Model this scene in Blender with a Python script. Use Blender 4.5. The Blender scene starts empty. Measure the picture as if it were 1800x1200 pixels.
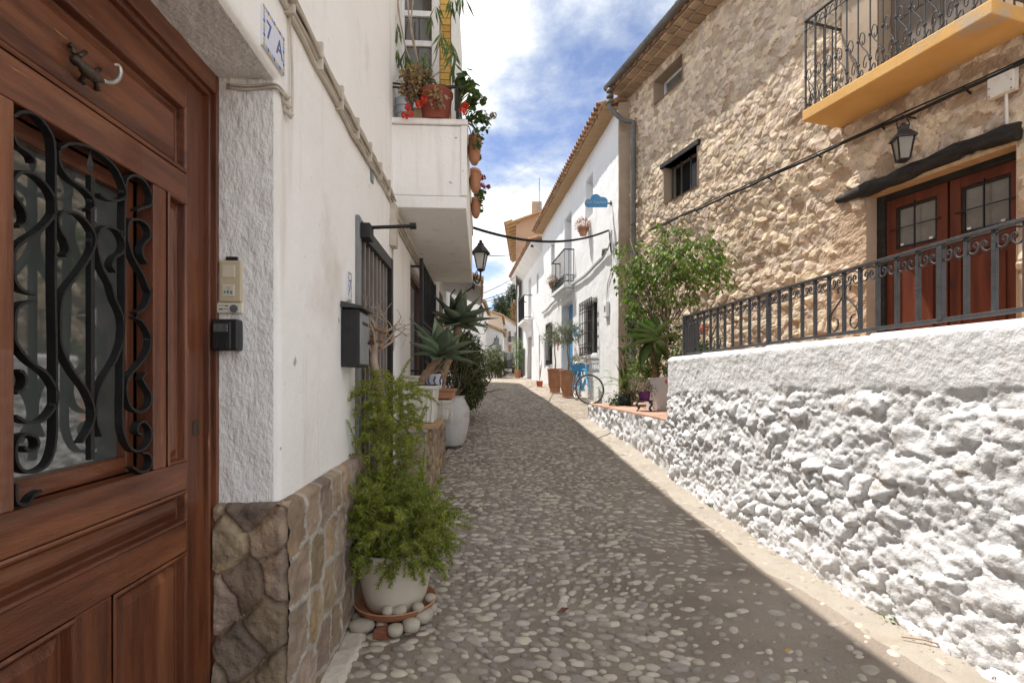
import bpy, bmesh, math, random
import numpy as np
from mathutils import Vector, Matrix

# ------------------------------------------------------------------ camera, sky, sun, exposure
# world: camera at the origin looking along +Y, z up; the street under the camera is at z = -1.3
scn = bpy.context.scene
col = scn.collection
cam_d = bpy.data.cameras.new('camera'); cam = bpy.data.objects.new('camera', cam_d); col.objects.link(cam)
cam.location = (0, 0, 0); cam.rotation_euler = (math.radians(90), 0, 0)
cam_d.sensor_fit = 'HORIZONTAL'; cam_d.sensor_width = 36; cam_d.lens = 18.0
cam_d.shift_y = 60 / 1800; cam_d.clip_start = 0.05; cam_d.clip_end = 2000
scn.camera = cam

SUN_EL = math.radians(64); SUN_PHI = math.radians(36)     # from the west side of the lane, a little ahead of the camera
sun_dir = Vector((-math.cos(SUN_PHI) * math.cos(SUN_EL), math.sin(SUN_PHI) * math.cos(SUN_EL), math.sin(SUN_EL)))
sd = bpy.data.lights.new('sun', 'SUN'); sun = bpy.data.objects.new('sun', sd); col.objects.link(sun)
sd.energy = 2.0; sd.angle = math.radians(0.53); sd.color = (1.0, 0.95, 0.88)
sun.rotation_euler = sun_dir.to_track_quat('Z', 'Y').to_euler(); sun.location = (0, 0, 30)

world = bpy.data.worlds.new('World'); scn.world = world; world.use_nodes = True
wn, wl_ = world.node_tree.nodes, world.node_tree.links
wn.clear()
w_out = wn.new('ShaderNodeOutputWorld'); w_bg = wn.new('ShaderNodeBackground'); w_bg.inputs['Strength'].default_value = 0.15
sky = wn.new('ShaderNodeTexSky'); sky.sky_type = 'NISHITA'; sky.sun_disc = False
sky.sun_elevation = SUN_EL; sky.sun_rotation = math.atan2(sun_dir.x, sun_dir.y)
sky.altitude = 2500; sky.air_density = 0.45; sky.dust_density = 0.0; sky.ozone_density = 5.0
w_tc = wn.new('ShaderNodeTexCoord'); w_sep = wn.new('ShaderNodeSeparateXYZ'); wl_.new(w_tc.outputs['Generated'], w_sep.inputs[0])
def wmath(op, a, b=None):
    n = wn.new('ShaderNodeMath'); n.operation = op
    for i, v in enumerate((a, b)):
        if v is None: continue
        if isinstance(v, (int, float)): n.inputs[i].default_value = v
        else: wl_.new(v, n.inputs[i])
    return n.outputs[0]
zz = wmath('ADD', wmath('MAXIMUM', w_sep.outputs['Z'], 0.0), 0.22)
w_cmb = wn.new('ShaderNodeCombineXYZ')
wl_.new(wmath('DIVIDE', w_sep.outputs['X'], zz), w_cmb.inputs[0]); wl_.new(wmath('DIVIDE', w_sep.outputs['Y'], zz), w_cmb.inputs[1])
w_map = wn.new('ShaderNodeMapping'); w_map.inputs['Location'].default_value = CLOUD_LOC = (2.93, 0.5, 0.0); wl_.new(w_cmb.outputs[0], w_map.inputs['Vector'])
def wnoise(scale, detail, rough, dist):
    n = wn.new('ShaderNodeTexNoise'); n.inputs['Scale'].default_value = scale; n.inputs['Detail'].default_value = detail
    n.inputs['Roughness'].default_value = rough; n.inputs['Distortion'].default_value = dist
    wl_.new(w_map.outputs[0], n.inputs['Vector']); return n.outputs['Fac']
cl = wmath('ADD', wmath('MULTIPLY', wnoise(0.9, 3, .5, .2), .60), wmath('MULTIPLY', wnoise(2.6, 10, .62, .15), .40))
w_rmp = wn.new('ShaderNodeValToRGB'); w_rmp.color_ramp.elements[0].position = .40; w_rmp.color_ramp.elements[1].position = .495
wl_.new(cl, w_rmp.inputs[0])
w_shade = wn.new('ShaderNodeValToRGB'); w_shade.color_ramp.elements[0].position = .43; w_shade.color_ramp.elements[1].position = .58
w_shade.color_ramp.elements[0].color = (1.55, 1.70, 1.88, 1); w_shade.color_ramp.elements[1].color = (3.15, 3.13, 3.08, 1)
wl_.new(cl, w_shade.inputs[0])
w_mix = wn.new('ShaderNodeMixRGB'); wl_.new(w_rmp.outputs[0], w_mix.inputs[0]); w_hsv = wn.new('ShaderNodeHueSaturation'); w_hsv.inputs['Saturation'].default_value = .80; w_hsv.inputs['Value'].default_value = .72; wl_.new(sky.outputs[0], w_hsv.inputs['Color']); wl_.new(w_hsv.outputs[0], w_mix.inputs[1]); wl_.new(w_shade.outputs[0], w_mix.inputs[2])
wl_.new(w_mix.outputs[0], w_bg.inputs['Color']); wl_.new(w_bg.outputs[0], w_out.inputs['Surface'])

scn.view_settings.view_transform = 'Standard'; scn.view_settings.look = 'None'
scn.view_settings.exposure = 1.82; scn.view_settings.gamma = 1.0; scn.view_settings.use_curve_mapping = False
scn.render.engine = 'CYCLES'
scn.cycles.max_bounces = 8; scn.cycles.diffuse_bounces = 5; scn.cycles.use_denoising = True

# ------------------------------------------------------------------ noise
def _hash(ix, iy, iz):
    h = (ix.astype(np.int64) * 374761393 + iy.astype(np.int64) * 668265263 + iz.astype(np.int64) * 2147483647) & 0xffffffff
    h = ((h ^ (h >> 13)) * 1274126177) & 0xffffffff
    h = (h ^ (h >> 16)) & 0xffffffff
    h = (h * 2246822519) & 0xffffffff
    return ((h ^ (h >> 15)) & 0xffffff) / float(0xffffff)
def vnoise(p):
    p = np.asarray(p, float); i = np.floor(p); f = p - i; f = f * f * (3 - 2 * f); i = i.astype(np.int64)
    r = 0
    for dx in (0, 1):
        for dy in (0, 1):
            for dz in (0, 1):
                w = (f[..., 0] if dx else 1 - f[..., 0]) * (f[..., 1] if dy else 1 - f[..., 1]) * (f[..., 2] if dz else 1 - f[..., 2])
                r = r + w * _hash(i[..., 0] + dx, i[..., 1] + dy, i[..., 2] + dz)
    return r * 2 - 1
def fbm(p, octs=4, gain=.5):
    p = np.asarray(p, float); a = 1.0; s = 0; t = 0
    for k in range(octs):
        s = s + a * vnoise(p * (2 ** k) + 17.3 * k); t += a; a *= gain
    return s / t

# ------------------------------------------------------------------ objects
WL = {}
def _link(o, parent, loc):
    loc = Vector(loc); WL[o.name] = loc
    if parent is not None:
        o.parent = parent; o.location = loc - WL[parent.name]
    else:
        o.location = loc
    col.objects.link(o)
    return o
def tag(o, label=None, cat=None, group=None, kind=None):
    if label: o['label'] = label
    if cat: o['category'] = cat
    if group: o['group'] = group
    if kind: o['kind'] = kind
    return o
def thing(name, loc, label, cat, group=None):
    o = bpy.data.objects.new(name, None); o.empty_display_size = .1
    _link(o, None, loc)
    return tag(o, label, cat, group)
def part_empty(name, loc, parent):
    o = bpy.data.objects.new(name, None); o.empty_display_size = .1
    return _link(o, parent, loc)
def put(name, mesh, parent=None, loc=(0, 0, 0), rot=(0, 0, 0), scale=(1, 1, 1)):
    o = bpy.data.objects.new(name, mesh); _link(o, parent, loc)
    o.rotation_euler = rot; o.scale = scale
    return o

class MB:
    """collects shapes into one mesh"""
    def __init__(self): self.v = []; self.f = []; self.mi = []; self.cur = 0
    def add(self, verts, faces):
        n = len(self.v)
        self.v.extend([tuple(p) for p in verts]); self.f.extend([tuple(i + n for i in f) for f in faces]); self.mi.extend([self.cur] * len(faces))
    def hexa(self, c):   # 8 corners: bottom 0-3, top 4-7
        self.add(c, [(0, 3, 2, 1), (4, 5, 6, 7), (0, 1, 5, 4), (1, 2, 6, 5), (2, 3, 7, 6), (3, 0, 4, 7)])
    def box(self, x0, x1, y0, y1, z0, z1):
        self.hexa([(x0, y0, z0), (x1, y0, z0), (x1, y1, z0), (x0, y1, z0), (x0, y0, z1), (x1, y0, z1), (x1, y1, z1), (x0, y1, z1)])
    def fbox(self, F, s0, s1, d0, d1, z0, z1):
        a = [F(s0, d0, z0), F(s1, d0, z0), F(s1, d1, z0), F(s0, d1, z0), F(s0, d0, z1), F(s1, d0, z1), F(s1, d1, z1), F(s0, d1, z1)]
        self.hexa(a)
    def tube(self, pts, r, n=8, cap=True, flat=1.0):
        pts = [Vector(p) for p in pts]; m = len(pts)
        rs = r if hasattr(r, '__len__') else [r] * m
        base = len(self.v); prev = None
        for i, p in enumerate(pts):
            t = (pts[min(i + 1, m - 1)] - pts[max(i - 1, 0)])
            t = t.normalized() if t.length > 1e-9 else Vector((0, 0, 1))
            if prev is None:
                a = t.cross(Vector((0, 0, 1)));
                if a.length < .1: a = t.cross(Vector((1, 0, 0)))
            else:
                a = prev - t * prev.dot(t)
                if a.length < 1e-6: a = t.cross(Vector((0, 0, 1)))
            a.normalize(); prev = a; b = t.cross(a)
            for k in range(n):
                th = 2 * math.pi * k / n
                self.v.append(tuple(p + (a * math.cos(th) + b * math.sin(th) * flat) * rs[i]))
        fs = []
        for i in range(m - 1):
            for k in range(n):
                k2 = (k + 1) % n
                fs.append((base + i * n + k, base + i * n + k2, base + (i + 1) * n + k2, base + (i + 1) * n + k))
        if cap:
            fs.append(tuple(base + k for k in range(n))[::-1]); fs.append(tuple(base + (m - 1) * n + k for k in range(n)))
        self.f.extend(fs); self.mi.extend([self.cur] * len(fs))
    def bar(self, p, q, w, h=None, up=(0, 0, 1)):   # square bar
        p, q = Vector(p), Vector(q); h = h or w; t = (q - p).normalized(); u = Vector(up)
        a = t.cross(u)
        if a.length < .05: a = t.cross(Vector((1, 0, 0)))
        a.normalize(); b = a.cross(t).normalized(); a *= w / 2; b *= h / 2
        self.hexa([p - a - b, p + a - b, q + a - b, q - a - b, p - a + b, p + a + b, q + a + b, q - a + b])
    def ribbon(self, pts, wvec, th, closed=False):
        """flat bar: bent along pts, its width along wvec, thickness th"""
        pts = [Vector(p) for p in pts]; wv = Vector(wvec); m = len(pts); base = len(self.v)
        for i, p in enumerate(pts):
            t = (pts[min(i + 1, m - 1)] - pts[max(i - 1, 0)]).normalized()
            nn = t.cross(wv).normalized() * th / 2
            for s, u in ((-.5, -1), (.5, -1), (.5, 1), (-.5, 1)):
                self.v.append(tuple(p + wv * s + nn * u))
        fs = []
        for i in range(m - 1):
            for k in range(4):
                k2 = (k + 1) % 4
                fs.append((base + i * 4 + k, base + i * 4 + k2, base + (i + 1) * 4 + k2, base + (i + 1) * 4 + k))
        fs.append((base, base + 3, base + 2, base + 1)); e = base + (m - 1) * 4; fs.append((e, e + 1, e + 2, e + 3))
        self.f.extend(fs); self.mi.extend([self.cur] * len(fs))
    def lathe(self, c, prof, n=24, squash=(1, 1), rot=0, wob=None):
        c = Vector(c); base = len(self.v); m = len(prof)
        for (r, z) in prof:
            for k in range(n):
                th = 2 * math.pi * k / n + rot
                rr = r * (1 + (wob(th, z) if wob else 0))
                self.v.append((c.x + rr * math.cos(th) * squash[0], c.y + rr * math.sin(th) * squash[1], c.z + z))
        fs = []
        for i in range(m - 1):
            for k in range(n):
                k2 = (k + 1) % n
                fs.append((base + i * n + k, base + i * n + k2, base + (i + 1) * n + k2, base + (i + 1) * n + k))
        fs.append(tuple(base + k for k in range(n))[::-1]); fs.append(tuple(base + (m - 1) * n + k for k in range(n)))
        self.f.extend(fs); self.mi.extend([self.cur] * len(fs))
    def mesh(self, name, mat, smooth=False, origin=(0, 0, 0)):
        me = bpy.data.meshes.new(name); o = np.array(origin)
        me.from_pydata([tuple(x) for x in (np.array(self.v, float) - o)], [], self.f)
        for mt in (mat if isinstance(mat, (list, tuple)) else [mat]): me.materials.append(mt)
        if isinstance(mat, (list, tuple)): me.polygons.foreach_set('material_index', self.mi)
        if smooth is True: me.polygons.foreach_set('use_smooth', [True] * len(me.polygons))
        elif smooth:
            me.polygons.foreach_set('use_smooth', [True] * len(me.polygons)); me.set_sharp_from_angle(angle=math.radians(smooth))
        me.update(); return me
    def build(self, name, mat, parent=None, smooth=False, bevel=0, seg=2, fix=True):
        a = np.array(self.v, float); lo, hi = a.min(0), a.max(0)
        org = ((lo[0] + hi[0]) / 2, (lo[1] + hi[1]) / 2, lo[2])
        me = self.mesh(name, mat, smooth, org)
        if fix:
            bm = bmesh.new(); bm.from_mesh(me); bmesh.ops.recalc_face_normals(bm, faces=bm.faces[:]); bm.to_mesh(me); bm.free()
        o = put(name, me, parent, org)
        if bevel:
            m = o.modifiers.new('edge', 'BEVEL'); m.width = bevel; m.segments = seg; m.limit_method = 'ANGLE'; m.angle_limit = math.radians(40); m.harden_normals = False
        return o
def np_mesh(name, V, Q, mat, parent=None, smooth=True, loc=None):
    """fast mesh from numpy verts and quads / tris"""
    V = np.asarray(V, float); Q = np.asarray(Q, np.int32); k = Q.shape[1]
    org = np.array(loc if loc is not None else [(V[:, 0].min() + V[:, 0].max()) / 2, (V[:, 1].min() + V[:, 1].max()) / 2, V[:, 2].min()])
    me = bpy.data.meshes.new(name); me.vertices.add(len(V)); me.vertices.foreach_set('co', (V - org).astype(np.float32).ravel())
    me.loops.add(Q.size); me.loops.foreach_set('vertex_index', Q.ravel())
    me.polygons.add(len(Q)); me.polygons.foreach_set('loop_start', np.arange(0, Q.size, k, dtype=np.int32))
    me.polygons.foreach_set('use_smooth', np.full(len(Q), bool(smooth)))
    me.update(calc_edges=True); me.validate(); me.materials.append(mat)
    return put(name, me, parent, org)

def catmull(pts, n=6):
    P = [Vector(p) for p in pts]; P = [P[0] * 2 - P[1]] + P + [P[-1] * 2 - P[-2]]; out = []
    for i in range(1, len(P) - 2):
        for k in range(n):
            t = k / n; a, b, c, d = P[i - 1:i + 3]
            out.append(.5 * ((2 * b) + (c - a) * t + (2 * a - 5 * b + 4 * c - d) * t * t + (3 * b - a - 3 * c + d) * t ** 3))
    out.append(P[-2]); return out

class Face:
    """a facade: line X = x0 + b*Y; call with (Y of the foot point, distance out from the wall, z)"""
    def __init__(self, x0, b, side):     # side +1: normal towards +X, -1 towards -X
        self.x0, self.b = x0, b; k = math.hypot(1, b); self.k = k
        self.n = Vector((side / k, -side * b / k, 0)); self.t = Vector((b / k, 1 / k, 0))
    def __call__(self, s, d, z): return (self.x0 + self.b * s + self.n.x * d, s + self.n.y * d, z)
    def px(self, px, d=0):   # which s is seen at photo column px
        q = (px - 900) / 900
        return (self.x0 + self.n.x * d - q * self.n.y * d) / (q - self.b)
    def map(self, px, py, d=0):
        s = self.px(px, d); y = s + self.n.y * d
        return s, (660 - py) / 900 * y
GY = [-60, -6, 1.0, 2.3, 2.9, 3.9, 5.67, 7.2, 8.9, 11.4, 13, 14.5, 21, 30, 45, 80, 400]
GZ = [-1.36, -1.33, -1.31, -1.315, -1.31, -1.265, -1.10, -.945, -.78, -.645, -.555, -.48, -.21, .06, .45, 1.0, 4.0]
_gy = np.linspace(-60, 400, 9201); _gz = np.interp(_gy, GY, GZ)
_k = np.exp(-np.linspace(-2, 2, 31) ** 2); _k /= _k.sum(); _gz = np.convolve(np.pad(_gz, 15, 'edge'), _k, 'valid')
def gz(y):
    r = np.interp(y, _gy, _gz); return float(r) if np.ndim(r) == 0 else r

# ------------------------------------------------------------------ materials
MATS = {}
def srgb(r, g, b):
    f = lambda c: (c / 255 / 12.92) if c / 255 <= .04045 else ((c / 255 + .055) / 1.055) ** 2.4
    return (f(r), f(g), f(b), 1)
def mat(name, c1, c2=None, scale=4.0, rough=.8, bump=0.0, bscale=40.0, detail=6, spec=.3, metal=0.0, var=0.0, hue=0.0, stretch=(1, 1, 1),
        dirt=None, dirt_scale=1.5, dirt_lo=.52, dirt_hi=.7, bump2=0, bscale2=8, trans=0.0, coat=0.0, obj=False, ior=1.45, bdist=.01, rdetail=.55, streak=None, spots=None):
    if name in MATS: return MATS[name]
    m = bpy.data.materials.new(name); m.use_nodes = True; n, l = m.node_tree.nodes, m.node_tree.links
    p = n['Principled BSDF']; out = n['Material Output']
    c2 = c2 or tuple(min(1, c * 1.15) for c in c1[:3]) + (1,)
    if obj: src = n.new('ShaderNodeTexCoord').outputs['Object']
    else: src = n.new('ShaderNodeNewGeometry').outputs['Position']
    mp = n.new('ShaderNodeMapping'); mp.inputs['Scale'].default_value = stretch; l.new(src, mp.inputs['Vector']); vec = mp.outputs[0]
    def noise(s, det=detail, r=rdetail):
        t = n.new('ShaderNodeTexNoise'); t.inputs['Scale'].default_value = s; t.inputs['Detail'].default_value = det; t.inputs['Roughness'].default_value = r
        l.new(vec, t.inputs['Vector']); return t.outputs['Fac']
    rp = n.new('ShaderNodeValToRGB'); rp.color_ramp.elements[0].position = .3; rp.color_ramp.elements[1].position = .7
    rp.color_ramp.elements[0].color = c1; rp.color_ramp.elements[1].color = c2; l.new(noise(scale), rp.inputs[0]); c = rp.outputs[0]
    if dirt is not None:
        dr = n.new('ShaderNodeValToRGB'); dr.color_ramp.elements[0].position = dirt_lo; dr.color_ramp.elements[1].position = dirt_hi; l.new(noise(dirt_scale, 9, .65), dr.inputs[0])
        mx = n.new('ShaderNodeMixRGB'); l.new(dr.outputs[0], mx.inputs[0]); l.new(c, mx.inputs[1]); mx.inputs[2].default_value = dirt; c = mx.outputs[0]
    if streak is not None:      # rain marks running down the wall
        m2 = n.new('ShaderNodeMapping'); m2.inputs['Scale'].default_value = (7, 7, .55); l.new(src, m2.inputs['Vector']); t2 = n.new('ShaderNodeTexNoise'); t2.inputs['Scale'].default_value = 1.0; t2.inputs['Detail'].default_value = 7; t2.inputs['Roughness'].default_value = .6; l.new(m2.outputs[0], t2.inputs['Vector'])
        r2 = n.new('ShaderNodeValToRGB'); r2.color_ramp.elements[0].position = .54; r2.color_ramp.elements[1].position = .86; l.new(t2.outputs['Fac'], r2.inputs[0])
        x2 = n.new('ShaderNodeMixRGB'); l.new(r2.outputs[0], x2.inputs[0]); l.new(c, x2.inputs[1]); x2.inputs[2].default_value = streak; c = x2.outputs[0]
    if spots is not None:       # small chips and specks
        t3 = n.new('ShaderNodeTexNoise'); t3.inputs['Scale'].default_value = 16; t3.inputs['Detail'].default_value = 4; l.new(vec, t3.inputs['Vector'])
        r3 = n.new('ShaderNodeValToRGB'); r3.color_ramp.elements[0].position = .715; r3.color_ramp.elements[1].position = .74; l.new(t3.outputs['Fac'], r3.inputs[0])
        x3 = n.new('ShaderNodeMixRGB'); l.new(r3.outputs[0], x3.inputs[0]); l.new(c, x3.inputs[1]); x3.inputs[2].default_value = spots; c = x3.outputs[0]
    if var or hue:
        oi = n.new('ShaderNodeObjectInfo'); g = n.new('ShaderNodeNewGeometry')
        ad = n.new('ShaderNodeMath'); ad.operation = 'ADD'; l.new(oi.outputs['Random'], ad.inputs[0]); l.new(g.outputs['Random Per Island'], ad.inputs[1])
        fr = n.new('ShaderNodeMath'); fr.operation = 'FRACT'; l.new(ad.outputs[0], fr.inputs[0])
        hs = n.new('ShaderNodeHueSaturation')
        mr = n.new('ShaderNodeMapRange'); mr.inputs['To Min'].default_value = 1 - var; mr.inputs['To Max'].default_value = 1 + var; l.new(fr.outputs[0], mr.inputs['Value']); l.new(mr.outputs[0], hs.inputs['Value'])
        if hue:
            m7 = n.new('ShaderNodeMath'); m7.operation = 'MULTIPLY'; m7.inputs[1].default_value = 7.13; l.new(fr.outputs[0], m7.inputs[0])
            f2 = n.new('ShaderNodeMath'); f2.operation = 'FRACT'; l.new(m7.outputs[0], f2.inputs[0])
            mh = n.new('ShaderNodeMapRange'); mh.inputs['To Min'].default_value = .5 - hue; mh.inputs['To Max'].default_value = .5 + hue; l.new(f2.outputs[0], mh.inputs['Value']); l.new(mh.outputs[0], hs.inputs['Hue'])
            ms = n.new('ShaderNodeMapRange'); ms.inputs['To Min'].default_value = max(.3, 1 - hue * 12); ms.inputs['To Max'].default_value = 1 + hue * 5; l.new(f2.outputs[0], ms.inputs['Value']); l.new(ms.outputs[0], hs.inputs['Saturation'])
        l.new(c, hs.inputs['Color']); c = hs.outputs[0]
    l.new(c, p.inputs['Base Color']); p.inputs['Roughness'].default_value = rough; p.inputs['Metallic'].default_value = metal
    p.inputs['Specular IOR Level'].default_value = spec; p.inputs['IOR'].default_value = ior; p.inputs['Coat Weight'].default_value = coat
    if bump:
        b = n.new('ShaderNodeBump'); b.inputs['Strength'].default_value = bump; b.inputs['Distance'].default_value = bdist; l.new(noise(bscale, 8, .6), b.inputs['Height'])
        if bump2:
            b2 = n.new('ShaderNodeBump'); b2.inputs['Strength'].default_value = bump2; b2.inputs['Distance'].default_value = .03; l.new(noise(bscale2, 6), b2.inputs['Height']); l.new(b2.outputs[0], b.inputs['Normal'])
        l.new(b.outputs[0], p.inputs['Normal'])
    if trans:
        tr = n.new('ShaderNodeBsdfTranslucent'); l.new(c, tr.inputs['Color']); ms_ = n.new('ShaderNodeMixShader'); ms_.inputs[0].default_value = trans
        l.new(p.outputs[0], ms_.inputs[1]); l.new(tr.outputs[0], ms_.inputs[2]); l.new(ms_.outputs[0], out.inputs['Surface'])
    MATS[name] = m; return m
L = lambda r, g, b: (r, g, b, 1)
stucco = mat('stucco', L(.80, .785, .76), L(.85, .838, .82), 1.3, .9, .25, 60, dirt=L(.55, .48, .40), dirt_scale=1.1, dirt_lo=.60, dirt_hi=.85, bump2=.5, bscale2=4, streak=L(.58, .52, .45), spots=L(.42, .40, .38))
rough_stucco = mat('rough_stucco', L(.80, .79, .775), L(.86, .85, .84), 3, .95, .8, 55, bump2=.5, bscale2=14, stretch=(1, 1, .55), dirt=L(.5, .43, .34), dirt_lo=.6, dirt_hi=.9, bdist=.018)
limewash = mat('limewash', L(.70, .70, .70), L(.76, .76, .76), 2, .9, .35, 45, dirt=L(.6, .57, .53), dirt_scale=1.6, dirt_lo=.60, dirt_hi=.9, bump2=.5, bscale2=5, streak=L(.55, .52, .48))
rubble_white = mat('whitewashed_rubble', L(.62, .62, .63), L(.70, .70, .71), 5, .95, .45, 38, dirt=L(.46, .39, .31), dirt_scale=4, dirt_lo=.60, dirt_hi=.74, bump2=.5, bscale2=22, bdist=.012, streak=L(.52, .50, .47))
rubble_tan = mat('tan_rubble', L(.47, .365, .26), L(.66, .54, .415), 11, .95, .7, 45, var=.24, hue=.010, bump2=.4, bscale2=15, bdist=.012)
mortar_tan = mat('tan_mortar', L(.38, .272, .186), L(.52, .395, .285), 3, .95, .9, 40, dirt=L(.32, .225, .155), dirt_scale=2.0, bump2=.7, bscale2=14, bdist=.015)
plaster_tan = mat('tan_plaster', L(.36, .28, .21), L(.42, .33, .25), 2.5, .95, .4, 40, dirt=L(.30, .22, .16), dirt_scale=2)
plinth_dark = mat('plinth_stone_dark', L(.16, .122, .092), L(.38, .285, .205), 9, .9, .9, 30, var=.35, hue=.015, bump2=.8, bscale2=12, dirt=L(.33, .21, .12), dirt_scale=5, dirt_lo=.55, dirt_hi=.75, bdist=.015)
plinth_light = mat('plinth_stone_light', L(.22, .155, .10), L(.38, .29, .20), 8, .9, .8, 35, var=.25, hue=.02, bump2=.6, bscale2=14, dirt=L(.42, .26, .12), dirt_scale=6, dirt_lo=.55, dirt_hi=.75)
mortar_grey = mat('grey_mortar', L(.30, .27, .23), L(.42, .38, .33), 8, .95, .8, 50, bump2=.5, bscale2=14)
wood_door = mat('varnished_wood', L(.070, .020, .0085), L(.185, .060, .026), 5.0, .34, .35, 45, stretch=(6, 6, .45), spec=.45, dirt=L(.30, .115, .052), dirt_scale=1.6, dirt_lo=.50, dirt_hi=.74, coat=.25, spots=L(.36, .17, .085), detail=9)
wood_cross = mat('varnished_wood_rail', L(.070, .020, .0085), L(.185, .060, .026), 5.0, .34, .35, 45, stretch=(6, .45, 6), spec=.45, dirt=L(.30, .115, .052), dirt_scale=1.6, dirt_lo=.50, dirt_hi=.74, coat=.25, spots=L(.36, .17, .085), detail=9)
wood_red = mat('red_brown_wood', L(.060, .014, .0065), L(.145, .036, .014), 2.5, .5, .25, 60, stretch=(6, 6, .5), detail=9)
wood_black = mat('charred_beam', L(.012, .011, .010), L(.035, .032, .030), 6, .65, .8, 25, stretch=(3, 1, 3), bump2=.5, bscale2=9)
wood_tan = mat('weathered_pale_wood', L(.36, .23, .12), L(.50, .34, .19), 5, .8, .5, 40, stretch=(1, 6, 1))
wood_yellow = mat('yellow_wood', L(.50, .30, .07), L(.62, .40, .12), 4, .7, .3, 40, var=.15)
iron = mat('black_iron', L(.006, .006, .0065), L(.014, .014, .0145), 12, .5, .35, 90, spec=.5)
iron_grey = mat('dark_grey_iron', L(.030, .031, .033), L(.055, .056, .06), 14, .55, .4, 80, spec=.5, dirt=L(.10, .06, .04), dirt_scale=9, dirt_lo=.62, dirt_hi=.8)
steel = mat('grey_painted_steel', L(.17, .18, .19), L(.24, .25, .26), 8, .45, .1, 50, spec=.5)
zinc = mat('grey_gutter', L(.10, .098, .092), L(.16, .155, .145), 4, .55, .15, 30, spec=.4, dirt=L(.12, .105, .09), dirt_scale=3)
bronze = mat('aged_bronze', L(.045, .033, .025), L(.11, .085, .065), 30, .4, .4, 120, metal=.6, spec=.5)
silver = mat('worn_bright_metal', L(.45, .43, .40), L(.6, .58, .55), 20, .35, .2, 90, metal=.8)
def make_glass(name, base, rough=.03, spec=1.0, ior=1.7):
    return mat(name, base, base, 3, rough, .04, 1.5, spec=spec, ior=ior)
glass_dark = make_glass('dark_glass', L(.085, .098, .094), .04)
glass_grey = make_glass('grey_window_glass', L(.05, .055, .06), .06)
glass_milky = mat('milky_lamp_glass', L(.45, .45, .43), L(.55, .55, .52), 6, .25, 0)
curtain_g = mat('curtained_pane', L(.13, .12, .105), L(.17, .16, .14), 9, .12, .02, 3, spec=.8)
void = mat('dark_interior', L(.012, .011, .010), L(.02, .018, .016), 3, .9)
terracotta = mat('terracotta', L(.36, .16, .085), L(.48, .25, .15), 6, .8, .3, 50, var=.1, dirt=L(.48, .33, .23), dirt_scale=4, dirt_lo=.58, dirt_hi=.85, obj=True)
red_pot = mat('deep_red_clay', L(.20, .05, .035), L(.27, .075, .05), 6, .75, .2, 50)
roof_tile_m = mat('roof_tile_clay', L(.30, .17, .095), L(.46, .30, .19), 7, .9, .5, 40, var=.28, hue=.012, dirt=L(.20, .16, .12), dirt_scale=5)
yellow_m = mat('ochre_concrete', L(.58, .33, .105), L(.66, .41, .16), 2.2, .85, .4, 40, dirt=L(.42, .36, .29), dirt_scale=1.3, dirt_lo=.53, dirt_hi=.66)
concrete_white = mat('old_white_kerb', L(.50, .44, .37), L(.62, .57, .50), 6, .95, .7, 50, bump2=.5, bscale2=12)
cream_pot = mat('cream_ceramic', L(.50, .45, .37), L(.58, .53, .45), 3, .5, .1, 30, dirt=L(.36, .29, .20), dirt_scale=3.5, dirt_lo=.58, dirt_hi=.85, spec=.4)
urn_white = mat('white_painted_urn', L(.54, .53, .52), L(.63, .62, .61), 4, .7, .35, 25, dirt=L(.40, .37, .33), dirt_scale=4)
white_plastic = mat('white_plastic', L(.60, .57, .52), L(.68, .66, .61), 5, .5, .1, 30, dirt=L(.42, .36, .28), dirt_scale=6)
cream_plastic = mat('cream_plastic', L(.50, .43, .30), L(.54, .47, .335), 9, .45, 0)
cream_light = mat('pale_cream_plastic', L(.60, .55, .43), L(.63, .58, .47), 9, .4, 0)
black_plastic = mat('black_plastic', L(.016, .016, .017), L(.022, .022, .024), 12, .38, .05, 200, spec=.5)
grey_dial = mat('grey_button', L(.10, .11, .12), L(.12, .13, .14), 9, .4, 0)
label_paper = mat('label_paper', L(.56, .54, .45), L(.6, .58, .5), 30, .7, 0)
ink = mat('ink', L(.05, .06, .07), L(.06, .07, .08), 9, .6, 0)
ink_green = mat('green_ink', L(.10, .25, .24), L(.11, .27, .25), 9, .6, 0)
tile_white = mat('glazed_white_tile', L(.60, .62, .68), L(.66, .67, .72), 9, .25, 0, spec=.5)
tile_blue = mat('cobalt_glaze', L(.045, .05, .20), L(.07, .08, .26), 9, .3, 0)
tile_gold = mat('yellow_glaze', L(.52, .36, .06), L(.58, .42, .1), 9, .3, 0)
tile_lblue = mat('pale_blue_glaze', L(.22, .28, .48), L(.28, .34, .54), 9, .3, 0)
cable_beige = mat('painted_cable', L(.42, .37, .305), L(.56, .51, .44), 9, .85, .4, 40)
cable_black = mat('black_cable', L(.016, .016, .017), L(.03, .03, .031), 9, .6, 0)
cable_grey = mat('grey_cable', L(.35, .34, .33), L(.45, .44, .43), 9, .7, 0)
blue_paint = mat('blue_paint', L(.055, .22, .42), L(.075, .26, .47), 5, .5, .1, 30, spec=.4)
blue_light = mat('sky_blue_paint', L(.07, .33, .60), L(.15, .45, .66), 5, .5, .1, 30, spec=.4)
sign_ink = mat('grey_lettering', L(.36, .42, .50), L(.40, .46, .54), 5, .6, 0)
purple_m = mat('purple_plastic', L(.13, .03, .17), L(.16, .045, .21), 5, .45, 0)
tyre_m = mat('tyre_rubber', L(.06, .056, .05), L(.10, .095, .085), 9, .8, .1, 60)
chrome = mat('dull_chrome', L(.55, .54, .52), L(.62, .61, .59), 9, .3, 0, metal=.9)
soil = mat('potting_soil', L(.035, .024, .017), L(.065, .046, .033), 20, .95, .8, 60)
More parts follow.
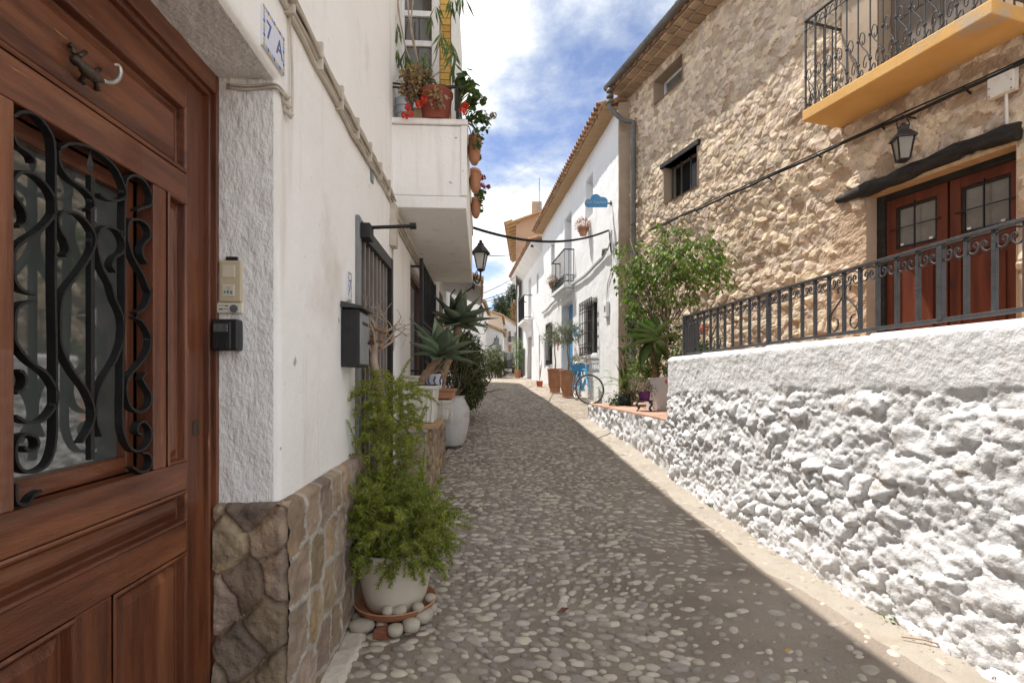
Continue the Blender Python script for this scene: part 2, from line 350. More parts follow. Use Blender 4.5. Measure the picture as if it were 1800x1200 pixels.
bark = mat('grey_bark', L(.17, .13, .10), L(.29, .24, .19), 14, .9, .6, 50, stretch=(1, 1, .3))
bark_dry = mat('dry_twig_bark', L(.30, .22, .165), L(.46, .37, .29), 14, .9, .5, 50)
bark_agave = mat('agave_trunk', L(.24, .15, .09), L(.38, .27, .18), 18, .9, .9, 30, bump2=.7, bscale2=25)
agave_m = mat('agave_leaf', L(.10, .15, .085), L(.185, .25, .145), 5, .62, .1, 15, var=.22, hue=.015, trans=.12)
agave_b = mat('bright_agave_leaf', L(.10, .20, .030), L(.17, .28, .055), 4, .45, .1, 15, var=.2, hue=.02, trans=.3)
def leafm(name, a, b, var=.4, hue=.03, trans=.35): return mat(name, L(*a), L(*b), 6, .5, 0, var=var, hue=hue, trans=trans, spec=.35)
leaf_fern = leafm('asparagus_needles', (.18, .225, .022), (.34, .375, .036), .45, .035, .3)
leaf_ficus = leafm('glossy_leaf', (.085, .155, .024), (.22, .29, .045), .45, .03, .35)
leaf_dark = leafm('dark_shrub_leaf', (.055, .080, .022), (.13, .14, .042), .5, .04, .3)
leaf_olive = leafm('olive_leaf', (.13, .155, .085), (.24, .255, .155), .3, .02, .25)
leaf_ger = leafm('geranium_leaf', (.045, .095, .022), (.095, .155, .035), .35, .02, .35)
leaf_dry = leafm('dried_leaf', (.26, .17, .08), (.40, .28, .14), .3, .03, .25)
leaf_ole = leafm('narrow_leaf', (.07, .12, .035), (.15, .21, .06), .35, .02, .3)
leaf_bright = leafm('bright_fern_leaf', (.12, .21, .028), (.22, .32, .055), .35, .03, .4)
leaf_pine = leafm('pine_needles', (.030, .055, .022), (.070, .095, .035), .45, .03, .15)
leaf_hedge = leafm('hedge_leaf', (.070, .100, .022), (.145, .165, .040), .4, .035, .3)
petal_red = leafm('red_petal', (.62, .035, .012), (.75, .075, .02), .2, .01, .3)
petal_pink = leafm('pink_petal', (.62, .05, .14), (.72, .12, .22), .2, .01, .3)
petal_crim = leafm('crimson_petal', (.38, .012, .035), (.5, .03, .06), .2, .01, .3)
pebble_m = mat('river_pebble', L(.30, .255, .21), L(.45, .395, .335), 14, .62, .15, 80, var=.38, hue=.02, spec=.35)
# ------------------------------------------------------------------ shared builders
def sheet(name, F, us, vs, dfun, m, parent=None, mask=None, smooth=True):
    us, vs = np.asarray(us, float), np.asarray(vs, float); U, V = np.meshgrid(us, vs, indexing='ij')
    D = dfun(U, V) if callable(dfun) else np.full(U.shape, float(dfun))
    x, y, z = F(U, D, V); P = np.stack([x + 0 * U, y + 0 * U, z + 0 * U], -1).reshape(-1, 3)
    nu, nv = U.shape; I = np.arange(nu * nv).reshape(nu, nv)
    Q = np.stack([I[:-1, :-1], I[1:, :-1], I[1:, 1:], I[:-1, 1:]], -1).reshape(-1, 4)
    if mask is not None:
        cu = (U[:-1, :-1] + U[1:, 1:]).ravel() / 2; cv = (V[:-1, :-1] + V[1:, 1:]).ravel() / 2; Q = Q[mask(cu, cv)]
    used = np.unique(Q); remap = np.zeros(len(P), np.int32); remap[used] = np.arange(len(used))
    e1, e2 = P[Q[:, 1]] - P[Q[:, 0]], P[Q[:, 3]] - P[Q[:, 0]]
    nn = np.cross(e1, e2).mean(0); a = np.array(F(us[0], 0., vs[0])); b = np.array(F(us[0], 1., vs[0]))
    if np.dot(nn, b - a) < 0: Q = Q[:, ::-1]
    return np_mesh(name, P[used], remap[Q], m, parent, smooth)
def lines(a, b, step, extra=()):
    n = max(1, int(round((b - a) / step))); return np.unique(np.round(np.concatenate([np.linspace(a, b, n + 1), [e for e in extra if a <= e <= b]]), 5))
def plaster(name, F, u0, u1, v0, v1, holes, m, parent, step=.06, amp=.006, nscale=1.6, r=.018):
    """a plaster wall with softly rounded openings: holes = [(u0, u1, v0, v1)]"""
    eu, ev = [], []
    for h in holes:
        for e in h[:2]: eu += [e, e - r * .4, e - r, e + r * .4, e + r]
        for e in h[2:]: ev += [e, e - r * .4, e - r, e + r * .4, e + r]
    us, vs = lines(u0, u1, step, eu), lines(v0, v1, step, ev)
    def d(U, V):
        x, y, z = F(U, 0, V); n = fbm(np.stack([x * nscale, y * nscale, V * nscale], -1), 5) * amp
        dist = np.full(U.shape, 9.)
        for a, b, c, e in holes:
            dx = np.maximum(np.maximum(a - U, U - b), 0); dz = np.maximum(np.maximum(c - V, V - e), 0); dist = np.minimum(dist, np.hypot(dx, dz))
        return n * np.clip(dist / .08, 0, 1) - r * np.clip(1 - dist / r, 0, 1) ** 2
    def mask(u, v):
        k = np.ones(u.shape, bool)
        for a, b, c, e in holes: k &= ~((u > a) & (u < b) & (v > c) & (v < e))
        return k
    return sheet(name, F, us, vs, d, m, parent, mask)
def reveal(name, F, hole, depth, m, parent, r=.018, sides='lrtb'):
    """the four inner faces of an opening, as one mesh"""
    a, b, c, e = hole; mb = MB()
    def quad(p, q, s, t): mb.add([p, q, s, t], [(0, 1, 2, 3)])
    if 'l' in sides: quad(F(a, -r, c), F(a, -depth, c), F(a, -depth, e), F(a, -r, e))
    if 'r' in sides: quad(F(b, -r, c), F(b, -r, e), F(b, -depth, e), F(b, -depth, c))
    if 't' in sides: quad(F(a, -r, e), F(a, -depth, e), F(b, -depth, e), F(b, -r, e))
    if 'b' in sides: quad(F(a, -r, c), F(b, -r, c), F(b, -depth, c), F(a, -depth, c))
    return mb.build(name, m, parent, fix=False)

def voronoi(seeds, k=16, R=1.0):
    S = np.array(seeds); out = []
    for i, p in enumerate(S):
        d = np.hypot(*(S - p).T); nb = np.argsort(d)[1:k + 1]
        poly = [(p[0] - R, p[1] - R), (p[0] + R, p[1] - R), (p[0] + R, p[1] + R), (p[0] - R, p[1] + R)]
        for j in nb:
            q = S[j]; mx, my = (p + q) / 2; nx, ny = q - p; new = []
            for a, b in zip(poly, poly[1:] + poly[:1]):
                da = (a[0] - mx) * nx + (a[1] - my) * ny; db = (b[0] - mx) * nx + (b[1] - my) * ny
                if da <= 0: new.append(a)
                if (da < 0) != (db < 0) and da != db:
                    t = da / (da - db); new.append((a[0] + (b[0] - a[0]) * t, a[1] + (b[1] - a[1]) * t))
            poly = new
            if len(poly) < 3: break
        out.append(poly)
    return out
def seeds_grid(u0, u1, v0, v1, su, sv, rng, jit=.42, drop=0.0):
    out = []; v = v0; row = 0
    while v <= v1 + sv:
        u = u0 - su + (row % 2) * su / 2
        while u <= u1 + su:
            if rng.random() >= drop: out.append((u + rng.uniform(-jit, jit) * su, v + rng.uniform(-jit, jit) * sv))
            u += su
        v += sv; row += 1
    return out
def stones(F, seeds, rng, h, mask=None, gap=.012, nper=11, fr=(1.03, .97, .80, .45), facet=.55, rough=.12, sh=None, bounds=None, sink=.02, nfreq=14, grow=1.0):
    """one stone for each Voronoi cell: returns [(verts, tris, size, centre)]"""
    res = []
    for p, poly in zip(seeds, voronoi(seeds)):
        if len(poly) < 3: continue
        if mask is not None and not mask(p[0], p[1]): continue
        if bounds:
            poly = [(min(max(x, bounds[0]), bounds[1]), min(max(y, bounds[2]), bounds[3])) for x, y in poly]
        A = np.array(poly); c = A.mean(0); A = A - c
        th = np.linspace(0, 2 * math.pi, nper, endpoint=False) + rng.random() * 6
        rad = np.full(nper, 9.)
        for a, b in zip(A, np.roll(A, -1, 0)):
            e = b - a; nrm = np.array([e[1], -e[0]]); L_ = np.hypot(*nrm)
            if L_ < 1e-6: continue
            nrm = nrm / L_; dd = float(a @ nrm)
            if dd < 0: dd, nrm = -dd, -nrm
            cs = np.cos(th) * nrm[0] + np.sin(th) * nrm[1]
            with np.errstate(divide='ignore', invalid='ignore'):
                rr = np.where(cs > 1e-3, dd / cs, 9.)
            rad = np.minimum(rad, rr)
        rad = np.clip(rad - gap, .008, 1); rad = .5 * rad + .25 * (np.roll(rad, 1) + np.roll(rad, -1)); rad *= grow * np.array([rng.uniform(.93, 1.03) for _ in th])
        mean = rad.mean(); hh = h * rng.uniform(.55, 1.35) * min(1.4, max(.5, mean / .09)) if sh is None else sh(mean, rng)
        pl = [(rng.uniform(0, 6.28), rng.uniform(.2, 1.0) * facet, rng.uniform(.75, 1.1)) for _ in range(4)]
        V = []; prof = [-sink / max(hh, 1e-4), .25, .88, 1.0]
        for f, pr in zip(fr, prof):
            for t, r_ in zip(th, rad):
                q = np.array([math.cos(t), math.sin(t)]) * r_ * f
                k = pr
                if pr > .3:
                    for a, g, c0 in pl: k = min(k, c0 + g * (q[0] * math.cos(a) + q[1] * math.sin(a)) / mean)
                    k = max(k, .3)
                V.append((c[0] + q[0], hh * k, c[1] + q[1]))
        V.append((c[0], hh * .97, c[1])); V = np.array(V)
        nz = fbm(np.stack([V[:, 0] * nfreq, V[:, 2] * nfreq, V[:, 1] * nfreq + rng.random() * 50], -1), 3); V[nper:, 1] += nz[nper:] * rough * max(hh, .02)
        x, y, z = F(V[:, 0], V[:, 1], V[:, 2]); W = np.stack([x, y, z], -1)
        T = []
        m_ = len(fr)
        for i in range(m_ - 1):
            for k in range(nper):
                k2 = (k + 1) % nper; a, b, c_, d_ = i * nper + k, i * nper + k2, (i + 1) * nper + k2, (i + 1) * nper + k
                T += [(a, b, c_), (a, c_, d_)]
        ce = len(V) - 1
        for k in range(nper): T.append(((m_ - 1) * nper + k, (m_ - 1) * nper + (k + 1) % nper, ce))
        T = np.array(T)
        n0 = np.cross(W[T[-1][1]] - W[T[-1][0]], W[T[-1][2]] - W[T[-1][0]]); o = np.array(F(c[0], 1., c[1])) - np.array(F(c[0], 0., c[1]))
        if np.dot(n0, o) < 0: T = T[:, ::-1]
        res.append((W, T, mean, W.mean(0)))
    return res
def lay_stones(lst, name, m, parent, limit=300, smooth=True, stuff_name=None):
    """the ones that show largest are parts of their own, the rest one mass"""
    def score(s): c = s[3]; y = max(.6, c[1]); vis = abs(c[0] / y) < 1.02 and -.62 < c[2] / y < .75; return (s[2] / y) * (1 if vis else .02)
    lst = sorted(lst, key=score, reverse=True)
    for W, T, _, c in lst[:limit]: np_mesh(name, W, T, m, parent, smooth)
    if lst[limit:]:
        Vs, Ts, n = [], [], 0
        for W, T, _, c in lst[limit:]: Vs.append(W); Ts.append(T + n); n += len(W)
        o = np_mesh(stuff_name or (name + '_rubble'), np.concatenate(Vs), np.concatenate(Ts), m, parent, smooth); o['kind'] = 'stuff'

from mathutils import kdtree
def sst(x): x = np.clip(x, 0, 1); return x * x * (3 - 2 * x)
def relief(F, us, vs, seeds, rng, m_stone, m_mortar, parent, hfun, edge=.03, aniso=1.3, ang=0.0, warp=.03, wfreq=5., facet=.8, rough=.008, rfreq=14., base=None, valid=None,
           mortar_share=.15, limit=300, bead=None, name='stone', crumb=.006, mortar_name='mortar', stone_ok=None, flat=None, noise_k=None, smooth=True):
    """a masonry face as one continuous carved surface, cut along its joints into single stones (largest in view) and mortar"""
    us, vs = np.asarray(us, float), np.asarray(vs, float); U, V = np.meshgrid(us, vs, indexing='ij'); n = len(seeds)
    pu, pv = (np.array([s[0] for s in seeds]), np.array([s[1] for s in seeds])); ca, sa = math.cos(ang), math.sin(ang)
    tr = lambda u, v: ((u * ca + v * sa) / aniso, -u * sa + v * ca)
    kd = kdtree.KDTree(n); a, b = tr(pu, pv)
    for i in range(n): kd.insert((a[i], b[i], 0), i)
    kd.balance()
    wu = U + warp * fbm(np.stack([U * wfreq, V * wfreq, U * 0 + 1.7], -1), 3); wv = V + warp * fbm(np.stack([U * wfreq, V * wfreq, U * 0 + 8.3], -1), 3)
    qa, qb = tr(wu, wv); ID = np.zeros(U.size, np.int32); E = np.zeros(U.size)
    for k, (x, y) in enumerate(zip(qa.ravel(), qb.ravel())):
        r_ = kd.find_n((x, y, 0), 2); i0, i1 = r_[0][1], r_[1][1]; d1, d2 = r_[0][2], r_[1][2]; ID[k] = i0
        E[k] = (d2 * d2 - d1 * d1) / (2 * max(1e-4, math.hypot(a[i0] - a[i1], b[i0] - b[i1])))
    ID = ID.reshape(U.shape); E = E.reshape(U.shape)
    hs = np.array([hfun(rng, pu[i], pv[i]) for i in range(n)]); is_m = np.array([rng.random() < (mortar_share(pu[i], pv[i]) if callable(mortar_share) else mortar_share) for i in range(n)])
    if stone_ok is not None: is_m |= ~np.array([bool(stone_ok(pu[i], pv[i])) for i in range(n)])
    hs = np.where(is_m, hs * .12, hs)
    k_ = np.full(U.shape, 9.); size = .09
    for j in range(4):
        az = np.array([rng.uniform(0, 6.283) for _ in range(n)]); g_ = np.array([rng.uniform(.15, 1) * facet for _ in range(n)]); c0 = np.array([rng.uniform(.7, 1.05) for _ in range(n)])
        k_ = np.minimum(k_, c0[ID] + g_[ID] * ((wu - pu[ID]) * np.cos(az[ID]) + (wv - pv[ID]) * np.sin(az[ID])) / size)
    k_ = np.clip(k_, .15, 1.15)
    pr = sst(E / edge) ** .75
    nk = 1.0 if noise_k is None else noise_k(U, V)
    H = hs[ID] * k_ * pr + nk * (rough * fbm(np.stack([U * rfreq, V * rfreq, U * 0 + 4.1], -1), 4) * 2 + crumb * (1 - pr * .6) * fbm(np.stack([U * 55, V * 55, U * 0], -1), 2))
    if bead is not None: H = H + bead[1] * np.exp(-(E / bead[0]) ** 2)
    if base is not None: H = H + base(U, V)
    if flat is not None: H = H * flat(U, V)
    x, y, z = F(U, H, V); P = np.stack([x + 0 * U, y + 0 * U, z + 0 * U], -1).reshape(-1, 3)
    I = np.arange(U.size).reshape(U.shape); Q = np.stack([I[:-1, :-1], I[1:, :-1], I[1:, 1:], I[:-1, 1:]], -1).reshape(-1, 4)
    cu = ((U[:-1, :-1] + U[1:, 1:]) / 2).ravel(); cv = ((V[:-1, :-1] + V[1:, 1:]) / 2).ravel()
    cid = ID[:-1, :-1].ravel(); ce = ((E[:-1, :-1] + E[1:, 1:]) / 2).ravel()
    keep = np.ones(len(Q), bool) if valid is None else valid(cu, cv)
    j = len(us) // 2; pa, pb_ = np.array(F(us[j], 0., vs[0])), np.array(F(us[j], 1., vs[0]))
    nn = np.cross(P[Q[:, 1]] - P[Q[:, 0]], P[Q[:, 3]] - P[Q[:, 0]]).mean(0)
    if np.dot(nn, pb_ - pa) < 0: Q = Q[:, ::-1]
    joint = is_m[cid] | (ce < (bead[0] * 1.1 if bead is not None else edge * .16))
    def emit(nm, sel, m):
        q = Q[sel]; u_ = np.unique(q); rm = np.zeros(len(P), np.int32); rm[u_] = np.arange(len(u_)); return np_mesh(nm, P[u_], rm[q], m, parent, smooth)
    o = emit(mortar_name, keep & joint, m_mortar); o['kind'] = 'stuff'
    cells = []
    for i in np.unique(cid[keep & ~joint]):
        sel = keep & ~joint & (cid == i); c = P[Q[sel]].reshape(-1, 3).mean(0); yy = max(.5, c[1]); vis = abs(c[0] / yy) < 1.02 and -.62 < c[2] / yy < .75
        cells.append((sel.sum() / yy ** 2 * (1 if vis else .001), i, sel))
    cells.sort(key=lambda t_: -t_[0])
    for sc, i, sel in cells[:limit]: emit(name, sel, m_stone)
    if cells[limit:]:
        Vs_, Ts_, n_ = [], [], 0      # every stone keeps its own island
        for sc, i, sel in cells[limit:]:
            q = Q[sel]; u_ = np.unique(q); rm = np.zeros(len(P), np.int32); rm[u_] = np.arange(len(u_)); Vs_.append(P[u_]); Ts_.append(rm[q] + n_); n_ += len(u_)
        o = np_mesh(name + '_facing', np.concatenate(Vs_), np.concatenate(Ts_), m_stone, parent, smooth); o['kind'] = 'stuff'
def scatter(u0, u1, v0, v1, rfun, rng, tries, aniso=1.3, pack=.5):
    out, grid = [], {}
    for _ in range(tries):
        u, v = rng.uniform(u0, u1), rng.uniform(v0, v1); r_ = rfun(u, v, rng); gk = (int(u // .3), int(v // .3)); ok = True
        for dx in (-1, 0, 1):
            for dy in (-1, 0, 1):
                for a, b, c in grid.get((gk[0] + dx, gk[1] + dy), ()):
                    if ((u - a) / aniso) ** 2 + (v - b) ** 2 < (pack * (r_ + c)) ** 2: ok = False; break
        if ok: out.append((u, v)); grid.setdefault(gk, []).append((u, v, r_))
    return out

# ------------------------------------------------------------------ plants
def rnd_unit(rng):
    while True:
        v = Vector((rng.uniform(-1, 1), rng.uniform(-1, 1), rng.uniform(-1, 1)))
        if .1 < v.length < 1: return v.normalized()
class Leaves:
    def __init__(self): self.V = []; self.F = []
    def leaf(self, p, d, up, ln, w, fold=.25, curl=.15):
        d = d.normalized(); s = d.cross(up)
        if s.length < .05: s = d.cross(Vector((1, 0, .3)))
        s.normalize(); n = s.cross(d); b = len(self.V)
        mid = p + d * ln * .5
        self.V += [p, mid + s * w * .5 + n * w * fold, p + d * ln - n * ln * curl, mid - s * w * .5 + n * w * fold, mid - n * ln * .0]
        self.F += [(b, b + 1, b + 4), (b + 1, b + 2, b + 4), (b + 2, b + 3, b + 4), (b + 3, b, b + 4)]
    def blade(self, p, q, w, side):
        b = len(self.V); self.V += [p + side * w * .5, p - side * w * .5, q]; self.F.append((b, b + 1, b + 2))
    def round(self, p, n, r, k=7):
        n = n.normalized(); a = n.cross(Vector((.3, .2, 1))).normalized(); c = n.cross(a); b = len(self.V); self.V.append(p - n * r * .2)
        for i in range(k):
            t = 6.283 * i / k; self.V.append(p + (a * math.cos(t) + c * math.sin(t)) * r * (.88 + .12 * math.cos(3 * t)))
        for i in range(k): self.F.append((b, b + 1 + i, b + 1 + (i + 1) % k))
    def build(self, name, m, parent, smooth=False):
        return np_mesh(name, np.array([tuple(v) for v in self.V]), np.array(self.F), m, parent, smooth)
def crown_points(blobs, rng, n, shell=.55):
    vol = [b[1][0] * b[1][1] * b[1][2] for b in blobs]; tot = sum(vol); out = []
    for (c, r), v in zip(blobs, vol):
        for _ in range(int(n * v / tot) + 1):
            u = rnd_unit(rng); k = rng.random() ** (1 / 3) * (1 - shell) + shell * rng.random() ** .35
            out.append((Vector((c[0] + u.x * r[0] * k, c[1] + u.y * r[1] * k, c[2] + u.z * r[2] * k)), u))
    return out
def crown(name, m, parent, blobs, rng, n, ln, w, droop=.3, clump=4, spread=.05, shell=.55):
    """leaves in small sprays spread through the volume"""
    lv = Leaves()
    for p, u in crown_points(blobs, rng, n // clump, shell):
        ax = (u + rnd_unit(rng) * .8 + Vector((0, 0, -droop))).normalized()
        for k in range(clump):
            d = (ax + rnd_unit(rng) * .9).normalized(); l_ = ln * rng.uniform(.6, 1.2)
            lv.leaf(p + rnd_unit(rng) * spread * rng.random() + ax * (k * l_ * .25), d, Vector((rng.uniform(-.5, .5), rng.uniform(-.5, .5), 1)), l_, w * rng.uniform(.7, 1.2))
    return lv.build(name, m, parent)
def branch(mb, p, d, ln, r, depth, rng, spread=.55, n=6, up=.1, kids=(2, 3), shrink=.72, wig=.15):
    pts, rs = [p], [r]; q = p.copy(); dd = d.normalized()
    for i in range(4):
        dd = (dd + rnd_unit(rng) * wig + Vector((0, 0, up * .3))).normalized(); q = q + dd * ln / 4; pts.append(q.copy()); rs.append(r * (1 - .35 * (i + 1) / 4))
    mb.tube(pts, rs, n); tips = [q]
    if depth > 0:
        tips = []
        for k in range(rng.randint(*kids)):
            nd = (dd + rnd_unit(rng) * spread * 1.5 + Vector((0, 0, up))).normalized()
            tips += branch(mb, q if k == 0 else pts[-2].lerp(q, rng.random()), nd, ln * shrink * rng.uniform(.75, 1.15), rs[-1] * .75, depth - 1, rng, spread, max(4, n - 1), up, kids, shrink, wig)
    return tips
def lance(parent, name, base, d, ln, w, m, rng, droop=.5, th=.012, seg=7):
    """one thick succulent leaf, channelled and curved"""
    mb = MB(); d = d.normalized(); side = d.cross(Vector((0, 0, 1)))
    if side.length < .1: side = Vector((1, 0, 0))
    side.normalize(); p = Vector(base); rows = []
    wp = [.55, .85, 1.0, .98, .82, .55, .25, .02]
    for i in range(seg + 1):
        t = i / seg; n = side.cross(d).normalized()
        if n.z < 0: n = -n
        ww = w * wp[min(7, int(round(t * 7)))] / 2; tt = th * (1 - .75 * t)
        rows.append([p - side * ww + n * ww * .35, p - side * ww * .5 + n * ww * .05, p, p + side * ww * .5 + n * ww * .05, p + side * ww + n * ww * .35, p + side * ww * .4 - n * tt, p - side * ww * .4 - n * tt])
        d = (d + Vector((0, 0, -droop / seg * (.3 + t)))).normalized(); p = p + d * ln / seg
    V = [tuple(v) for r_ in rows for v in r_]; Fs = []
    for i in range(seg):
        for k in range(7):
            k2 = (k + 1) % 7; Fs.append((i * 7 + k, i * 7 + k2, (i + 1) * 7 + k2, (i + 1) * 7 + k))
    mb.add(V, Fs); return mb.build(name, m, parent, smooth=True)
def rosette(parent, c, axis, n, ln, w, m, rng, droop=.5, spread=(.15, 1.5)):
    axis = Vector(axis).normalized(); a = axis.cross(Vector((.2, 1, .1))).normalized(); b = axis.cross(a)
    for i in range(n):
        t = i / (n - 1); az = i * 2.399 + rng.uniform(-.2, .2); el = spread[0] + (spread[1] - spread[0]) * t ** .8 + rng.uniform(-.12, .12)
        d = axis * math.cos(el) + (a * math.cos(az) + b * math.sin(az)) * math.sin(el)
        lance(parent, 'leaf', Vector(c) + d * .015, d, ln * rng.uniform(.8, 1.08) * (.75 + .25 * math.sin(t * 3)), w * rng.uniform(.85, 1.1), m, rng, droop * rng.uniform(.6, 1.4))

# ------------------------------------------------------------------ ground and street
FL = Face(-.719, -.0611, 1)          # fronts on the door 7A side
FD = Face(-.969, -.0611, 1)          # plane of the door leaf
FW = Face(2.437, -.118, -1)          # retaining wall
FS = Face(5.55, -.30, -1)            # stone house front
FH = Face(3.304, -.108, -1)          # white houses opposite
def xleft(y): return FL.x0 + FL.b * y
earth = mat('pale_earth', L(.40, .34, .27), L(.5, .43, .35), 1.5, .95, .5, 20)
ys = np.concatenate([np.linspace(-60, -4, 15), np.linspace(-3, 60, 64), np.linspace(70, 400, 12)]); xs = np.concatenate([np.linspace(-400, -20, 6), np.linspace(-15, 25, 21), np.linspace(40, 400, 6)])
U, V = np.meshgrid(xs, ys, indexing='ij'); I = np.arange(U.size).reshape(U.shape)
Z = np.interp(V, _gy, _gz) - .08
g = np_mesh('ground', np.stack([U, V, Z], -1).reshape(-1, 3), np.stack([I[:-1, :-1], I[1:, :-1], I[1:, 1:], I[:-1, 1:]], -1).reshape(-1, 4), earth)
tag(g, 'pale bare earth of the village beyond the lane', 'ground', kind='structure')

street_m = mat('street_mortar', L(.195, .158, .124), L(.31, .26, .212), 2.0, .85, .7, 70, dirt=L(.34, .29, .24), dirt_scale=.9, dirt_lo=.46, dirt_hi=.75, bump2=.5, bscale2=25)
def far_pebbles(m):      # beyond about 13 m the single pebbles can no longer be told apart: the material carries them on
    n, l = m.node_tree.nodes, m.node_tree.links; p = n['Principled BSDF']; src = p.inputs['Base Color'].links[0].from_socket
    ge = n.new('ShaderNodeNewGeometry'); sp = n.new('ShaderNodeSeparateXYZ'); l.new(ge.outputs['Position'], sp.inputs[0])
    vo = n.new('ShaderNodeTexVoronoi'); vo.inputs['Scale'].default_value = 11; l.new(ge.outputs['Position'], vo.inputs['Vector'])
    r = n.new('ShaderNodeValToRGB'); r.color_ramp.elements[0].position = .36; r.color_ramp.elements[0].color = (1, 1, 1, 1); r.color_ramp.elements[1].position = .46; r.color_ramp.elements[1].color = (0, 0, 0, 1)
    l.new(vo.outputs['Distance'], r.inputs[0])
    mr = n.new('ShaderNodeMapRange'); mr.inputs['From Min'].default_value = 12.6; mr.inputs['From Max'].default_value = 13.6; l.new(sp.outputs['Y'], mr.inputs['Value'])
    mu = n.new('ShaderNodeMath'); mu.operation = 'MULTIPLY'; l.new(r.outputs[0], mu.inputs[0]); l.new(mr.outputs[0], mu.inputs[1])
    mx = n.new('ShaderNodeMixRGB'); l.new(mu.outputs[0], mx.inputs[0]); l.new(src, mx.inputs[1]); mx.inputs[2].default_value = L(.46, .40, .33); l.new(mx.outputs[0], p.inputs['Base Color'])
far_pebbles(street_m)
ys = [-3.]
while ys[-1] < 48: ys.append(ys[-1] + (.028 if 1.6 < ys[-1] < 6.5 else max(.05, .012 * abs(ys[-1]))))
ys = np.array(ys); xs = np.arange(-3.6, 4.2, .03); U, V = np.meshgrid(xs, ys, indexing='ij'); I = np.arange(U.size).reshape(U.shape)
def street_z(U, V):
    b = np.interp(V, _gy, _gz) + fbm(np.stack([U * 1.3, V * 1.3, U * 0], -1), 3) * .016 + fbm(np.stack([U * 11, V * 11, U * 0], -1), 3) * .006
    return b - .02 * np.exp(-((U - .35 - .25 * np.sin(V * .5)) / .35) ** 2)
street = np_mesh('street', np.stack([U, V, street_z(U, V)], -1).reshape(-1, 3), np.stack([I[:-1, :-1], I[1:, :-1], I[1:, 1:], I[:-1, 1:]], -1).reshape(-1, 4), street_m)
tag(street, 'sloping lane paved with rounded river pebbles set in brown mortar', 'street', kind='structure')

rng = random.Random(5)
def pebble_variant(k):
    bm = bmesh.new(); bmesh.ops.create_icosphere(bm, subdivisions=2, radius=1)
    for v in bm.verts:
        n_ = float(fbm(np.array([[v.co.x * .9 + 9 * k, v.co.y * .9, v.co.z * .9]]), 2)[0]); v.co *= 1 + .22 * n_
        if v.co.z > .5: v.co.z = .5 + (v.co.z - .5) * .45
    me = bpy.data.meshes.new('pebble'); bm.to_mesh(me); bm.free(); me.materials.append(pebble_m)
    me.polygons.foreach_set('use_smooth', [True] * len(me.polygons)); return me
PEB = [pebble_variant(k) for k in range(8)]
PV = [np.array([v.co[:] for v in me.vertices]) for me in PEB]; PT = [np.array([p.vertices[:] for p in me.polygons]) for me in PEB]
cand = []; y = 1.75; row = 0
while y < 13.4:
    sp = .072 if y < 8 else .078
    x = -1.9 + (row % 2) * sp * .5
    while x < 2.3:
        X = x + rng.uniform(-.36, .36) * sp; Y = y + rng.uniform(-.36, .36) * sp * .8
        lo, hi = xleft(Y) + (.13 if Y < 2.8 else .06), (FW.x0 + FW.b * Y - .03 if Y < 9 else FH.x0 + FH.b * Y - .75)
        keep = .97
        if X > hi - .45: keep = .45
        if X > .9 and Y < 3.8: keep *= .55
        if float(vnoise(np.array([[X * 1.1, Y * .8, 3.3]]))[0]) > .35: keep *= .8
        if lo < X < hi and rng.random() < keep: cand.append((X, Y))
        x += sp
    y += sp * .74; row += 1
peb = []
for X, Y in cand:
    big = rng.random() < .10
    a = (rng.uniform(.022, .044) if rng.random() < .85 else rng.uniform(.012, .022)) * (1.4 if big else 1); b = a * rng.uniform(.52, .85); c = rng.uniform(.016, .026)
    ang = .9 * float(vnoise(np.array([[X * 1.6, Y * 1.6, 8.1]]))[0]) + rng.uniform(-.5, .5)
    peb.append((X, Y, a, b, c, ang, rng.randrange(8), rng.uniform(-.12, .12), rng.uniform(-.12, .12)))
def vis(p): return abs(p[0] / p[1]) < 1.0 and street_z(np.array(p[0]), np.array(p[1])) / p[1] > -.60
zs = street_z(np.array([p[0] for p in peb]), np.array([p[1] for p in peb]))
order = sorted(range(len(peb)), key=lambda i: (peb[i][2] / peb[i][1] if vis(peb[i]) else 0), reverse=True)
Vs, Ts, n0 = [], [], 0
for rank, i in enumerate(order):
    X, Y, a, b, c, ang, k, t1, t2 = peb[i]; z = zs[i] - c * (.22 if X < .9 else .45)
    if rank < 300:
        put('pebble', PEB[k], street, (X, Y, z), (t1, t2, ang), (a, b, c))
    else:
        R_ = np.array(Matrix.Rotation(ang, 3, 'Z')); P_ = (PV[k] * np.array([a, b, c])) @ R_.T + np.array([X, Y, z]); Vs.append(P_); Ts.append(PT[k] + n0); n0 += len(P_)
o = np_mesh('pebble_paving', np.concatenate(Vs), np.concatenate(Ts), pebble_m, street); o['kind'] = 'stuff'
# ================================================================== white house with door 7A
EAVE = 4.65
house = thing('white_house', FL(2.0, -1.0, -1.31), 'white plastered house with carved wooden door 7A, stone plinth and enclosed balcony', 'house')
H_DOOR = (.68, 1.82, -1.5, 1.05); H_GATE = (2.95, 4.08, -1.22, .905); H_WIN = (5.25, 6.75, .0, 1.17)
plaster('wall', FL, -3.0, 7.62, -1.5, EAVE, [H_DOOR, H_GATE, H_WIN], stucco, house, step=.05, amp=.012, nscale=1.4)
reveal('gate_reveal', FL, H_GATE, .16, stucco, house); reveal('window_reveal', FL, H_WIN, .16, stucco, house)
